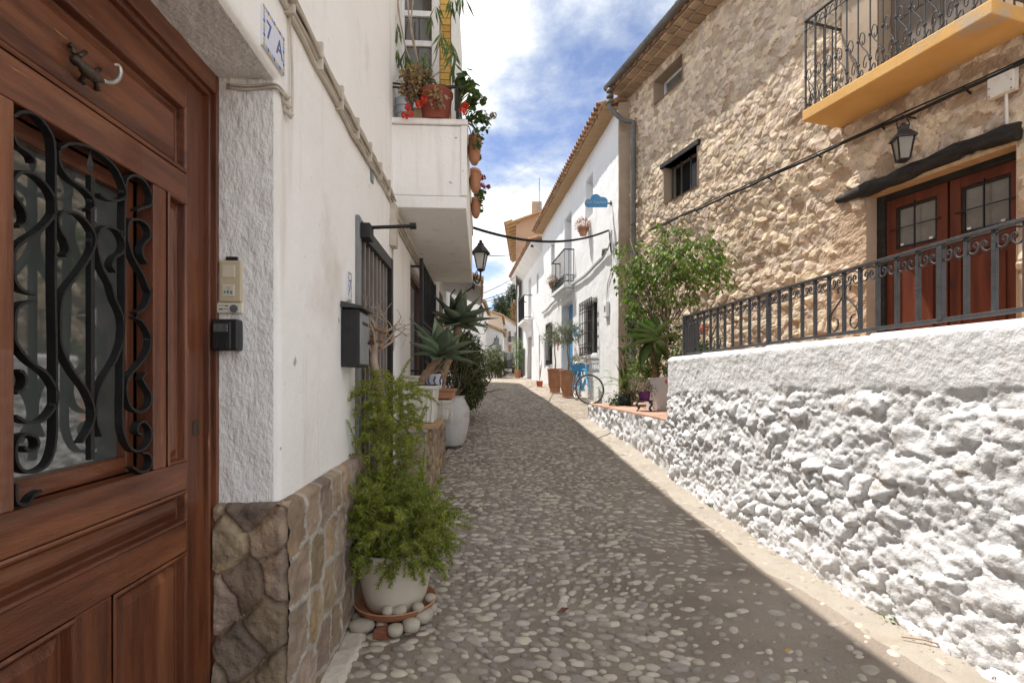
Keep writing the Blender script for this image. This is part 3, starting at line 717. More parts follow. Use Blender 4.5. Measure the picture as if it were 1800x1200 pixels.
# door reveal: rough cast render on jambs and soffit
Jr = lambda u, d, z: FL(1.82 - d, u, z); Jl = lambda u, d, z: FL(.68 + d, u, z); Js = lambda u, d, s: FL(s, u, 1.05 - d)
def rough_d(amp, f, seed):
    return lambda U, V: fbm(np.stack([U * f + seed, V * f * .6, U * 0 + seed], -1), 4) * amp
sheet('jamb', Jr, lines(-.26, -.017, .012), lines(-.46, 1.05, .012), rough_d(.005, 26, 2.), rough_stucco, house)
sheet('jamb', Jl, lines(-.26, -.017, .03), lines(-1.4, 1.05, .05), 0., rough_stucco, house)
sheet('soffit', Js, lines(-.26, -.017, .012), lines(.68, 1.82, .012), rough_d(.005, 26, 7.), rough_stucco, house)
# roof with overhanging eave
mb = MB(); mb.fbox(FL, -3.2, 21.0, -6.0, .30, EAVE, EAVE + .10); mb.build('roof', roof_tile_m, house)
mb = MB(); mb.fbox(FL, -3.0, -2.9, -6, 0, -1.5, EAVE); mb.fbox(FL, -3.0, 21.0, -6.05, -6.0, -1.5, EAVE); mb.build('back_wall', stucco, house)
mortar_sand = mat('sandy_mortar', L(.24, .15, .085), L(.33, .23, .15), 12, .95, .8, 60, bump2=.5, bscale2=20)
# ---- stone plinth (front and door jamb)
rg = random.Random(11)
pl = part_empty('plinth', FL(2.4, .03, -1.31), house)
PF = lambda u, d, v: FL(u, d + .035, v)
PJ = lambda u, d, v: FL(1.82 - .035 - d, u, v)
sd_f = [(1.90, -.55), (2.05, -.53), (2.22, -.55), (2.38, -.54), (2.55, -.55), (2.75, -.56), (1.93, -.73), (2.10, -.76), (2.28, -.72), (2.46, -.74), (2.66, -.75), (2.86, -.73),
        (1.90, -.95), (2.06, -.97), (2.25, -.93), (2.42, -.95), (2.62, -.94), (2.82, -.95), (1.96, -1.15), (2.18, -1.14), (2.36, -1.16), (2.58, -1.15), (2.8, -1.14), (1.9, -1.34), (2.12, -1.35), (2.34, -1.36), (2.6, -1.36), (2.86, -1.34)]
relief(PF, lines(1.79, 2.97, .0085), lines(-1.42, -.447, .0085), sd_f, rg, plinth_light, mortar_grey, pl, lambda r, u, v: r.uniform(.012, .02), edge=.02, aniso=1.0, warp=.018, wfreq=7, facet=.10, rough=.006, rfreq=22,
       bead=(.011, .017), mortar_share=0, crumb=.003, mortar_name='pointing', base=lambda U, V: -.045 * np.clip(1 - (-.447 - V) / .022, 0, 1) ** 2)
sd_j = [(-.17, -.58), (-.03, -.56), (-.24, -.48), (-.09, -.47), (.02, -.70), (-.10, -.73), (-.23, -.80), (-.03, -.88), (-.13, -.97), (-.24, -1.05), (.01, -1.08), (-.10, -1.16), (-.22, -1.25), (-.02, -1.30)]
relief(PJ, lines(-.207, .04, .0065), lines(-1.42, -.447, .0065), sd_j, rg, plinth_dark, mortar_sand, pl, lambda r, u, v: r.uniform(.014, .04), edge=.018, aniso=.85, warp=.045, wfreq=6, facet=.18, rough=.009, rfreq=16,
       mortar_share=0, crumb=.004, base=lambda U, V: -.02 - .03 * np.clip(1 - (-.447 - V) / .02, 0, 1) ** 2 - .02 * np.clip((U - .02) / .02, 0, 1))
# whitewashed kerb strip and door step
k_ = thing('kerb_strip', FL(2.2, .09, -1.32), 'narrow worn white concrete strip along the foot of the stone plinth', 'kerb')
KF = lambda u, d, v: FL(u, v, d)
sheet('strip', lambda u, d, v: FL(u, v, gz(u) + d), lines(1.2, 2.78, .02), lines(.03, .15, .012), lambda U, V: .028 + fbm(np.stack([U * 9, V * 9, U * 0], -1), 4) * .012 - .04 * np.clip((V - .13) / .02 + fbm(np.stack([U * 12, V * 3, U * 0], -1), 2) * .8, 0, 1), concrete_white, k_)
mb = MB(); mb.fbox(FL, .68, 1.82, -.30, .02, -1.45, -1.22); mb.build('door_step', mortar_grey, house, bevel=.01)

# ---- the carved door
door = part_empty('front_door', FD(1.28, 0, -1.22), house); door['label'] = 'red brown carved wooden door with wrought iron grille'
def dbox(name, s0, s1, z0, z1, d0, d1, m=wood_door, bev=.004, parent=door):
    mb = MB(); mb.fbox(FD, s0, s1, d0, d1, z0, z1); return mb.build(name, m, parent, bevel=bev, seg=3)
dbox('frame', 1.79, 1.835, -1.22, 1.06, -.03, .045); dbox('frame', .665, .765, -1.22, 1.06, -.03, .045); dbox('frame', .765, 1.79, .985, 1.06, -.03, .043, wood_cross)
dbox('frame_bead', 1.772, 1.792, -1.22, .985, -.03, .030, bev=.006); dbox('frame_bead', .765, 1.775, .968, .988, -.03, .029, wood_cross, .006)
# stiles and rails
dbox('stile', 1.665, 1.772, -1.21, .968, -.04, .012); dbox('stile', .775, .885, -1.21, .968, -.04, .012)
dbox('rail', .885, 1.665, .875, .968, -.04, .0115, wood_cross); dbox('rail', .885, 1.665, .562, .655, -.04, .0115, wood_cross)
dbox('rail', .885, 1.665, -.37, -.278, -.04, .0115, wood_cross); dbox('rail', .885, 1.665, -.57, -.475, -.04, .0115, wood_cross); dbox('rail', .885, 1.665, -1.21, -1.10, -.04, .0115, wood_cross)
dbox('stile', 1.50, 1.562, -.278, .562, -.04, .011); dbox('stile', .99, 1.052, -.278, .562, -.04, .011); dbox('stile', 1.21, 1.33, -1.10, -.57, -.04, .011)
def raised_panel(s0, s1, z0, z1, m):
    mb = MB(); i = .028
    def ring(o, d): return [FD(s0 + o, d, z0 + o), FD(s1 - o, d, z0 + o), FD(s1 - o, d, z1 - o), FD(s0 + o, d, z1 - o)]
    i = min(i, (s1 - s0) * .22, (z1 - z0) * .22)
    rs = [ring(0, .014), ring(i * .22, .019), ring(i * .5, .013), ring(i * .6, -.012), ring(i, -.014), ring(i * 1.05, -.008), ring(i * 2, .004)]
    for r_ in rs: mb.v += r_
    for k in range(len(rs) - 1):
        for e in range(4): mb.f.append((k * 4 + e, k * 4 + (e + 1) % 4, k * 4 + 4 + (e + 1) % 4, k * 4 + 4 + e)); mb.mi.append(0)
    b = (len(rs) - 1) * 4; mb.f.append((b, b + 1, b + 2, b + 3)); mb.mi.append(0)
    mb.build('panel', m, door, bevel=.0025)
raised_panel(.885, 1.665, .655, .875, wood_cross); raised_panel(1.562, 1.665, -.278, .562, wood_door); raised_panel(.885, .99, -.278, .562, wood_door)
raised_panel(.885, 1.665, -.475, -.37, wood_cross); raised_panel(.885, 1.21, -1.10, -.57, wood_door); raised_panel(1.33, 1.665, -1.10, -.57, wood_door)
# glazed opening: glazing bead frame, pane
for a in ((1.052, 1.085, -.278, .562), (1.467, 1.50, -.278, .562)): dbox('glazing_bead', a[0], a[1], a[2], a[3], -.09, -.045)
dbox('glazing_bead', 1.085, 1.467, .52, .562, -.09, -.045, wood_cross); dbox('glazing_bead', 1.085, 1.467, -.278, -.232, -.09, -.045, wood_cross)
mb = MB(); mb.fbox(FD, 1.06, 1.49, -.075, -.070, -.27, .555); mb.build('glass_pane', glass_dark, door)
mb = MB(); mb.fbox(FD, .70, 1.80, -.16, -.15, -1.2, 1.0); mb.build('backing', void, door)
# wrought iron grille: flat bars bent into scrolls
A_ = lambda pts: [(x / 3, y / 3 + 150) for x, y in pts]
B_ = lambda pts: [(x / 2.857, y / 2.857 + 500) for x, y in pts]
scrolls = [
    A_([(50, 165), (95, 140), (170, 155), (235, 230), (266, 310), (270, 500), (270, 800), (270, 1100)]) + B_([(262, 300), (264, 620), (258, 800), (222, 900), (150, 940), (85, 925), (58, 860), (70, 780), (115, 750), (165, 770), (170, 815), (130, 835), (100, 815)]),
    A_([(295, 335), (350, 308), (420, 315), (500, 350), (590, 430), (640, 530), (645, 585), (600, 608), (540, 595), (510, 575)]),
    A_([(643, 590), (640, 750), (640, 1000), (640, 1190)]) + B_([(602, 300), (600, 500), (598, 650), (605, 740), (640, 820), (690, 835), (735, 795), (745, 735), (715, 690), (682, 700), (675, 740), (700, 755)]),
    A_([(292, 345), (300, 420), (350, 490), (420, 540), (468, 590), (480, 640), (455, 662)]),
    A_([(648, 560), (655, 495), (700, 475), (750, 510), (785, 580), (778, 632), (740, 645), (705, 660)]),
    A_([(50, 260), (70, 310), (120, 345), (155, 380), (165, 412)]),
    A_([(75, 745), (115, 725), (115, 670), (80, 610), (52, 560), (60, 485), (110, 455), (180, 480), (250, 560), (275, 640), (262, 690), (200, 760), (110, 820), (60, 865), (52, 930), (60, 1030), (100, 1080), (170, 1100)]),
    A_([(325, 900), (345, 870), (330, 810), (300, 760), (290, 705), (320, 668), (390, 675), (450, 730), (485, 800), (470, 880), (400, 990), (330, 1080), (303, 1160)]) + B_([(284, 200), (292, 310), (350, 430), (420, 530), (455, 620), (448, 700), (395, 792)]),
    A_([(595, 985), (575, 950), (590, 910), (630, 880), (640, 830), (610, 770), (560, 745), (512, 765), (495, 830), (520, 950), (570, 1050)]) + B_([(562, 70), (600, 160), (604, 265), (570, 370), (500, 490), (470, 580), (470, 680), (495, 760)]),
    A_([(760, 940), (735, 890), (740, 840), (775, 800), (770, 750), (730, 712), (680, 708), (660, 745), (660, 820), (690, 910), (740, 1000), (772, 1080)]) + B_([(745, 30), (720, 110), (670, 145)]),
    B_([(665, 165), (700, 185), (740, 260), (730, 340), (680, 410), (630, 470), (620, 540), (640, 610), (690, 640), (735, 610), (745, 555), (715, 500), (700, 470), (720, 445)]),
    B_([(165, 85), (100, 95), (62, 130), (55, 200), (60, 290), (130, 380), (220, 450), (270, 540), (258, 610), (200, 680), (120, 690), (60, 660)]),
    B_([(190, 1035), (150, 1060), (120, 1100), (85, 1105), (62, 1080), (60, 1000)]),
    B_([(650, 915), (690, 940), (730, 930), (748, 890), (735, 850), (700, 845)]),
    B_([(60, 545), (95, 525), (110, 480), (95, 440), (75, 432)]),
]
for q in scrolls:
    pts = [Vector((*FD.map(px, py, .0), 0)) for px, py in q]
    mb = MB(); mb.ribbon([FD(p.x, .0, p.y) for p in catmull(pts, 5)], FD.n * .020, .0062); mb.build('iron_scroll', iron, door, smooth=40)
mb = MB(); s_, z1 = FD.map(160, 310, .0); _, z0 = FD.map(158, 808, .0); mb.bar(FD(s_, -.002, z0), FD(s_, -.002, z1), .013, .013, up=FD.n); mb.build('iron_bar', iron, door)
mb = MB(); mb.add([FD(s_, -.002, z1 - .005), FD(s_ - .012, -.002, z1 + .025), FD(s_, -.002, z1 + .065), FD(s_ + .012, -.002, z1 + .025), FD(s_, .006, z1 + .025), FD(s_, -.010, z1 + .025)], [(0, 4, 1), (1, 4, 2), (2, 4, 3), (3, 4, 0), (0, 1, 5), (1, 2, 5), (2, 3, 5), (3, 0, 5)]); mb.build('spear_tip', iron, door)
for px, py in ((213, 337), (213, 408), (157, 423), (157, 353), (93, 712), (258, 597)):
    s2, z2 = FD.map(px, py, .01); mb = MB(); mb.tube([FD(s2, .006, z2), FD(s2, .014, z2)], [.006, .003], 8); mb.build('rivet', iron, door)
mb = MB(); mb.fbox(FD, 1.70, 1.735, .012, .0145, -.20, -.15); mb.build('keyhole_plate', bronze, door, bevel=.001)
# lizard door knocker
knock = part_empty('lizard_knocker', FD(*((FD.map(150, 120)[0]), .02, FD.map(150, 120)[1])), door)
def dk(px, py, d=.03): s, z = FD.map(px, py, d); return FD(s, d, z)
mb = MB(); pts = catmull([dk(128, 104, .02), dk(138, 110, .035), dk(152, 124, .042), dk(165, 135, .04), dk(180, 142, .035)], 4)
mb.tube(pts, [.008, .011, .013, .013, .011, .010, .012, .014, .015, .015, .014, .013, .011, .010, .008, .007, .006][:len(pts)], 8)
mb.tube([dk(131, 95, .02), dk(128, 84, .012), dk(122, 78, .01)], [.006, .005, .007], 6); mb.tube([dk(140, 98, .03), dk(150, 92, .015)], [.005, .006], 6)
mb.tube([dk(150, 130, .03), dk(143, 140, .012), dk(148, 146, .01)], [.006, .006, .007], 6); mb.tube([dk(166, 140, .03), dk(170, 150, .012), dk(172, 160, .01)], [.006, .006, .007], 6); mb.tube([dk(165, 128, .03), dk(175, 122, .012)], [.005, .006], 6)
mb.build('body', bronze, knock, smooth=True)
mb = MB(); pts = catmull([dk(180, 142, .035), dk(195, 146, .03), dk(207, 140, .03), dk(212, 126, .03), dk(208, 115, .03), dk(201, 114, .03)], 4); mb.tube(pts, [.006] * (len(pts) - 6) + [.005, .005, .0045, .004, .0035, .003], 7); mb.build('tail', silver, knock, smooth=True)

# ---- things on the door jamb
def jbox(mb, u0, u1, d0, d1, z0, z1): mb.fbox(Jr, u0, u1, d0, d1, z0, z1)
def jm(px, py):     # a pixel on the jamb plane -> (u, z)
    q = (px - 900) / 900; a, b = FL(1.82, 0, 0), FL(1.82, 1, 0); u = (q * a[1] - a[0]) / ((b[0] - a[0]) - q * (b[1] - a[1])); y = a[1] + (b[1] - a[1]) * u
    return u, (660 - py) / 900 * y
def jrect(px0, py0, px1, py1): (u0, z1), (u1, z0) = jm(px0, py0), jm(px1, py1); return u0, u1, z0, z1
t = thing('light_switch_plate', Jr(*[(jm(406, 533)[0]), .0, jm(406, 533)[1]]), 'cream plastic switch plate with two square buttons beside the carved door', 'switch plate')
u0, u1, z0, z1 = jrect(387, 458, 427, 532); mb = MB(); jbox(mb, u0, u1, -.008, .012, z0, z1); mb.build('plate', cream_plastic, t, bevel=.007, seg=4)
for a in ((394, 467, 416, 489), (394, 501, 415, 522)):
    v0, v1, w0, w1 = jrect(*a); mb = MB(); jbox(mb, v0, v1, .008, .0145, w0, w1); b = mb.build('button', cream_light, t, bevel=.0015)
v0, v1, w0, w1 = jrect(401, 505, 409, 509); mb = MB(); jbox(mb, v0, v1, .0143, .0150, w0, w1); mb.build('mark', cable_beige, t)
for a in ((397, 512, 400, 517), (402, 511, 406, 517), (408, 512, 412, 518)): v0, v1, w0, w1 = jrect(*a); mb = MB(); jbox(mb, v0, v1, .0143, .0150, w0, w1); mb.build('mark', ink_green, t)
v0, v1, w0, w1 = jrect(399, 452, 419, 458); mb = MB(); jbox(mb, v0, v1, -.004, .010, w0, w1); mb.build('name_tape', black_plastic, t, bevel=.001)
t = thing('door_bell', Jr(jm(406, 553)[0], 0, jm(406, 553)[1]), 'small cream bell push with handwritten name and round grey button', 'door bell')
u0, u1, z0, z1 = jrect(380, 532, 428, 552); mb = MB(); jbox(mb, u0, u1, -.006, .010, z0, z1); mb.build('plate', cream_light, t, bevel=.006, seg=4)
u0, u1, z0, z1 = jrect(384, 535, 424, 550); mb = MB(); jbox(mb, u0, u1, .008, .0115, z0, z1); mb.build('name_card', label_paper, t, bevel=.0008)
for a in ((387, 537, 396, 538), (398, 537, 403, 539), (387, 543, 395, 545), (396, 543, 404, 544)): u0, u1, z0, z1 = jrect(*a); mb = MB(); jbox(mb, u0, u1, .0114, .0118, z0, z1); mb.build('writing', ink, t)
u, z = jm(414, 543); mb = MB(); mb.tube([Jr(u, .008, z), Jr(u, .015, z)], .0135, 16); mb.build('button', grey_dial, t, smooth=40)
t = thing('key_safe', Jr(jm(404, 617)[0], 0, jm(404, 617)[1]), 'black plastic key safe with ribbed shutter below the bell push', 'key safe')
u0, u1, z0, z1 = jrect(381, 562, 427, 617); mb = MB(); jbox(mb, u0, u1, -.008, .038, z0, z1); mb.build('case', black_plastic, t, bevel=.009, seg=4)
u0, u1, z0, z1 = jrect(384, 567, 416, 615); mb = MB(); jbox(mb, u0, u1, .034, .045, z0, z1); mb.build('shutter', black_plastic, t, bevel=.006, seg=3)
u0, u1, z0, z1 = jrect(387, 571, 411, 585); mb = MB(); jbox(mb, u0, u1, .0440, .0465, z0, z1); mb.build('window', glass_dark, t, bevel=.002)
for k in range(6):
    u0, u1, z0, z1 = jrect(388 + k * 4, 596, 390 + k * 4, 613); mb = MB(); jbox(mb, u0, u1, .044, .0485, z0, z1); mb.build('rib', black_plastic, t, bevel=.0008)
# cable ends crossing the top of the jamb
t = thing('bell_wire', Jr(-.15, .01, .99), 'pair of painted wires emerging from the top of the door jamb', 'wire')
for k, dy in ((0, 0), (1, 6)):
    pts = [Jr(*(lambda a: (a[0], .004 + .004 * (i % 2), a[1]))(jm(px, py + dy))) for i, (px, py) in enumerate(((400, 150), (425, 153), (450, 152), (480, 150), (492, 153)))]
    pts += [FL(1.84, .012, pts[-1][2] - .01), FL(1.87, .02, pts[-1][2] - .035)]; mb = MB(); mb.tube(catmull(pts, 3), .0045, 6); mb.build('strand', cable_beige, t, smooth=True)
for k in range(3): mb = MB(); s0 = 1.838 + k * .014; mb.tube([FL(s0, .004, 1.02 - k * .025), FL(s0 + .012, .026, 1.0 - k * .025)], .011, 8); mb.build('connector', cable_beige, t, smooth=40)
pts = catmull([FL(1.875, .012, .955), FL(1.91, .014, .97), FL(1.915, .014, 1.12), FL(1.90, .014, 1.26), FL(1.885, .012, 1.36), FL(1.88, .012, 1.6)], 4); mb = MB(); mb.tube(pts, .0045, 6); mb.build('strand', cable_beige, t, smooth=True)

# ---- house number tiles 7A and 7
def text_mesh(s, size, m, ext=.0006):
    cu = bpy.data.curves.new('lettering', 'FONT'); cu.body = s; cu.size = size; cu.extrude = ext; cu.align_x = 'CENTER'; cu.align_y = 'CENTER'
    o = bpy.data.objects.new('tmp', cu); col.objects.link(o); dg = bpy.context.evaluated_depsgraph_get(); me = bpy.data.meshes.new_from_object(o.evaluated_get(dg))
    bpy.data.objects.remove(o); me.materials.clear(); me.materials.append(m); return me
def on_face(F, s, d, z, name, me, parent, sx=1, sy=1, flip=False):
    o = put(name, me, parent, F(s, d, z)); n = F.n; x = Vector((0, 0, 1)).cross(n).normalized()
    o.matrix_basis = Matrix.Translation(o.location) @ Matrix(((x.x, 0, n.x), (x.y, 0, n.y), (0, 1, 0))).to_4x4() @ Matrix.Diagonal((sx, sy, 1, 1)); return o
def number_plate(name, label, s0, s1, z0, z1, chars, F=FL):
    t = thing(name, F((s0 + s1) / 2, 0, z0), label, 'house number'); n = len(chars); w = (s1 - s0) / n
    for k in range(n):
        a, b = s0 + k * w + .001, s0 + (k + 1) * w - .001
        mb = MB(); mb.fbox(F, a, b, -.004, .010, z0, z1); tl = mb.build('tile', tile_white, t, bevel=.0012)
        me = text_mesh(chars[n - 1 - k] if F is not FL else chars[k], (z1 - z0) * .62, tile_blue); on_face(F, (a + b) / 2, .0105, (z0 + z1) / 2, 'numeral', me, tl, 1 if w > .05 else .8, 1)
    rb = random.Random(3); nb = max(6, int((z1 - z0) / .014))
    for k in range(nb):
        zc = z0 + (k + .5) * (z1 - z0) / nb; mm = (tile_lblue, tile_gold, tile_blue)[k % 3]
        for s in (s0 + .007, s1 - .007):
            mb = MB(); mb.fbox(F, s - .005, s + .005, .0095, .0112, zc - .005, zc + .005); mb.build('border_motif', mm, t)
    nh = max(4, int((s1 - s0) / .016))
    for k in range(nh):
        sc = s0 + (k + .5) * (s1 - s0) / nh; mm = (tile_gold, tile_lblue, tile_blue)[k % 3]
        for z in (z0 + .007, z1 - .007):
            mb = MB(); mb.fbox(F, sc - .005, sc + .005, .0095, .0112, z - .005, z + .005); mb.build('border_motif', mm, t)
number_plate('house_number', 'blue and white glazed tiles reading 7A above the door corner', 1.668, 1.848, 1.078, 1.215, ['7', 'A'])
number_plate('house_number', 'small glazed tile reading 7 on the wall above the letter box', 2.735, 2.815, .40, .56, ['7'])
# chipped patches of older paint and small wall plaque
t = thing('wall_plaque', FL(3.36, 0, 1.29), 'small green glazed plaque on the wall under the cable bundle', 'plaque'); mb = MB(); mb.fbox(FL, 3.33, 3.40, -.004, .01, 1.27, 1.40); mb.build('tile', mat('green_tile', L(.13, .2, .19), L(.2, .27, .25), 30, .4), t, bevel=.002)

# ---- painted cable bundle climbing along the wall
t = thing('cable_bundle', FL(2.5, .03, 1.4), 'thick bundle of beige painted cables clipped along the white wall', 'cable')
zc = lambda s: 1.345 + .02 * math.sin(s * 2) + (.0 if s < 4.1 else 0)
for k in range(7):
    off = [(0, .012, .013), (.03, .016, .010), (.052, .012, .008), (.072, .02, .010), (.04, .034, .007), (.092, .013, .012), (.062, .03, .006)][k]; rb = random.Random(k)
    pts = [FL(s, off[1] + rb.uniform(-.002, .003), zc(s) + off[0] + rb.uniform(-.007, .007)) for s in np.arange(.6, 4.14, .13)]
    mb = MB(); mb.tube(catmull(pts, 2), off[2], 7); mb.build('cable', cable_beige, t, smooth=True)
for s in np.arange(1.2, 4.1, .33):
    mb = MB(); mb.fbox(FL, s, s + .018, 0, .042, zc(s) - .016, zc(s) + .105); mb.build('clip', cable_beige, t, bevel=.004)
pts = [FL(1.62 + .05 * k, .03 + .006 * (k % 2), 1.40 + .035 * math.sin(k)) for k in range(6)]; mb = MB(); mb.tube(pts, [.02, .028, .022, .03, .02, .016], 9); mb.build('tape_wrap', cable_beige, t, smooth=True)
mb = MB(); mb.fbox(FL, 4.02, 4.14, 0, .05, 1.02, 1.36); mb.build('junction_channel', cable_beige, t, bevel=.006)
for k in range(5):
    pts = [FL(s, .014 + .012 * (k % 3), 1.255 - .01 * (s - 4.1) + .022 * k) for s in np.arange(4.12, 7.6, .3)]; mb = MB(); mb.tube(pts, .011, 6); mb.build('cable', cable_beige, t, smooth=True)
mb = MB(); mb.tube([FL(4.12, .012, 1.1), FL(4.11, .012, .5), FL(4.13, .014, .2)], .006, 6); mb.build('cable', cable_beige, t, smooth=True)

# ---- barred gate number 7
gate = part_empty('iron_gate', FL(3.5, 0, -1.22), house); gate['label'] = 'dark barred iron gate'
s0, s1, z0, z1 = H_GATE
for a in ((s0 - .01, s0 + .055, z0, z1 + .02), (s1 - .05, s1 + .01, z0, z1 + .02)): mb = MB(); mb.fbox(FL, a[0], a[1], -.03, .02, a[2], a[3]); mb.build('post', steel if a[0] < 3 else iron, gate, bevel=.004)
mb = MB(); mb.fbox(FL, s0 + .055, s1 - .05, -.03, .018, z1 - .07, z1 + .015); mb.build('head_rail', iron_grey, gate, bevel=.004)
mb = MB(); mb.fbox(FL, s0 + .055, s1 - .05, -.02, .0, -.32, -.28); mb.build('mid_rail', iron, gate)
for k in range(8):
    s = s0 + .13 + k * .122; mb = MB(); mb.fbox(FL, s, s + .034, -.025, -.005, z0, z1 - .07); mb.build('bar', mat('brown_painted_bar', L(.17, .14, .125), L(.24, .21, .19), 6, .55), gate, bevel=.003)
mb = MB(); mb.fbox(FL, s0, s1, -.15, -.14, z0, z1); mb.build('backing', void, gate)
mb = MB(); mb.fbox(FL, s0 + .02, s0 + .13, .018, .075, .80, .89); mb.build('closer_box', iron, gate, bevel=.006)
mb = MB(); a = FL(3.06, .06, .885); b = (FL(3.06, .33, .90)); mb.tube([a, b], .011, 8); mb.tube([Vector(b) - (Vector(b) - Vector(a)) * .14, b], .02, 8); mb.build('closer_arm', iron, gate, smooth=40)

# ---- projecting window grille further on
win = part_empty('window', FL(6.0, 0, 0), house); s0, s1, z0, z1 = H_WIN
mb = MB(); mb.fbox(FL, s0, s1, -.12, -.11, z0, z1); mb.build('pane', glass_grey, win)
mb = MB(); mb.fbox(FL, s0, s0 + .06, -.11, -.07, z0, z1); mb.fbox(FL, s1 - .06, s1, -.11, -.07, z0, z1); mb.fbox(FL, s0 + .06, s1 - .06, -.11, -.07, z1 - .06, z1); mb.build('frame', wood_door, win)
mb = MB(); mb.fbox(FL, s0 - .05, s1 + .05, -.02, .14, z0 - .06, z0 - .002); mb.build('sill', limewash, win, bevel=.008)
gr = part_empty('window_grille', FL(6.0, .1, .02), house)
for s in (s0 - .01, s1 + .01): mb = MB(); mb.bar(FL(s, .11, z0), FL(s, .11, z1 + .03), .035); mb.build('post', iron, gr)
for z in (z0 + .02, .50, .56, z1): mb = MB(); mb.bar(FL(s0, .11, z), FL(s1, .11, z), .025); mb.build('rail', iron, gr)
for k in range(9): s = s0 + .15 * (k + 1); mb = MB(); mb.bar(FL(s, .11, z0 + .02), FL(s, .11, z1), .014); mb.build('bar', iron, gr)
for s in (s0, s1):
    for z in (z0 + .05, z1 - .05): mb = MB(); mb.bar(FL(s, 0, z), FL(s, .11, z), .02); mb.build('stay', iron, gr)
for k in range(5):
    c = s0 + .2 + k * .28; mb = MB(); mb.tube([FL(c + .10 * math.cos(a), .125, .27 + .13 * math.sin(a)) for a in np.linspace(0, 6.28, 17)], .008, 5); mb.build('ring', iron, gr, smooth=True)

# ---- balcony with parapet and glazed gallery
bal = part_empty('balcony', FL(5.8, .3, 1.37), house)
B0, B1, BD = 4.17, 7.5, .60
def pbox(name, s0, s1, d0, d1, z0, z1, m=stucco, bev=.008, parent=bal): mb = MB(); mb.fbox(FL, s0, s1, d0, d1, z0, z1); return mb.build(name, m, parent, bevel=bev)
def side_d(U, V): return fbm(np.stack([U * 4, V * 4, U * 0], -1), 4) * .006
pbox('slab', B0, B1, -.01, BD, 1.37, 1.47); pbox('side_panel', B0 + .008, B0 + .09, -.01, BD - .006, 1.475, 2.05); pbox('side_panel', B1 - .09, B1 - .008, -.01, BD - .006, 1.475, 2.05); pbox('front_panel', B0 + .095, B1 - .095, BD - .09, BD - .005, 1.475, 2.05)
pbox('corner_band', B0 - .004, B0 + .06, BD - .045, BD + .004, 1.475, 2.05, bev=.005)
pbox('coping', B0 - .012, B0 + .10, -.01, BD + .012, 2.055, 2.10); pbox('coping', B0 + .105, B1 + .01, BD - .10, BD + .011, 2.055, 2.10)
# gallery side wall seen from the lane
GS = 4.62
gal = part_empty('gallery', FL(5.0, .3, 2.1), house)
def gbox(name, s0, s1, d0, d1, z0, z1, m, bev=.003): mb = MB(); mb.fbox(FL, s0, s1, d0, d1, z0, z1); return mb.build(name, m, gal, bevel=bev)
gbox('post', GS, GS + .05, .0, .03, 1.5, 3.42, limewash); gbox('post', GS - .004, GS + .05, .275, .345, 1.5, 3.42, limewash); gbox('post', GS - .02, GS + .07, .45, .53, 1.5, 3.42, stucco)
for z in (1.5, 2.42, 2.98, 3.25): gbox('rail', GS + .002, GS + .048, .03, .275, z, z + (.45 if z < 2 else .05), limewash)
for z in ((1.95, 2.42), (2.47, 2.98), (3.03, 3.25), (3.30, 3.42)):
    gbox('pane', GS + .02, GS + .03, .03, .275, z[0], z[1], glass_grey if z[0] > 2.4 else wood_tan, 0)
for k in range(21): gbox('slat', GS - .01, GS + .008 + .012 * (k % 2), .352, .445, 2.12 + k * .062, 2.12 + k * .062 + .057, wood_yellow, .003)
for k in range(21): gbox('slat', GS - .006, GS + .06, .428, .446, 2.125 + k * .062, 2.125 + k * .062 + .030, wood_tan, .002)
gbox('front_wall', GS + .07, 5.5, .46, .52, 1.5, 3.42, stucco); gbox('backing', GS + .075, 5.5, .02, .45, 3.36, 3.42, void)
# holder rails on the parapet
rail = part_empty('pot_rail', FL(4.2, .3, 2.1), house)
for z in (2.36, 2.39): mb = MB(); mb.bar(FL(B0 + .02, .0, z), FL(B0 + .02, .16, z - .01), .012); mb.build('bar', iron, rail)
mb = MB(); mb.bar(FL(B0 + .02, .16, 2.35), FL(B0 + .02, .54, 2.38), .020); mb.build('bar', iron, rail); mb = MB(); mb.bar(FL(B0 + .02, .53, 2.10), FL(B0 + .02, .53, 2.39), .03); mb.build('bar', iron, rail)
mb = MB(); mb.bar(FL(B0 + .02, .53, 2.38), FL(B1 - .1, .55, 2.38), .022); mb.build('bar', iron, rail)
# ================================================================== things along the door side of the lane
t = thing('letter_box', FL(2.75, .05, .04), 'black and grey metal letter box on the wall beside the barred gate', 'letter box')
mb = MB(); mb.fbox(FL, 2.64, 2.87, 0, .088, .045, .345); mb.build('case', iron, t, bevel=.004)
mb = MB(); mb.fbox(FL, 2.655, 2.855, .088, .094, .06, .33); mb.build('front_door', steel, t, bevel=.003)
mb = MB(); mb.fbox(FL, 2.70, 2.82, .094, .097, .27, .285); mb.build('slot', iron, t)
mb = MB(); mb.tube([FL(2.83, .09, .18), FL(2.83, .105, .18)], .008, 8); mb.build('lock', iron, t)
mb = MB(); mb.hexa([FL(2.625, 0, .352), FL(2.885, 0, .352), FL(2.885, .11, .346), FL(2.625, .11, .346), FL(2.625, 0, .385), FL(2.885, 0, .385), FL(2.885, .11, .36), FL(2.625, .11, .36)]); mb.build('lid', iron_grey, t, bevel=.004)

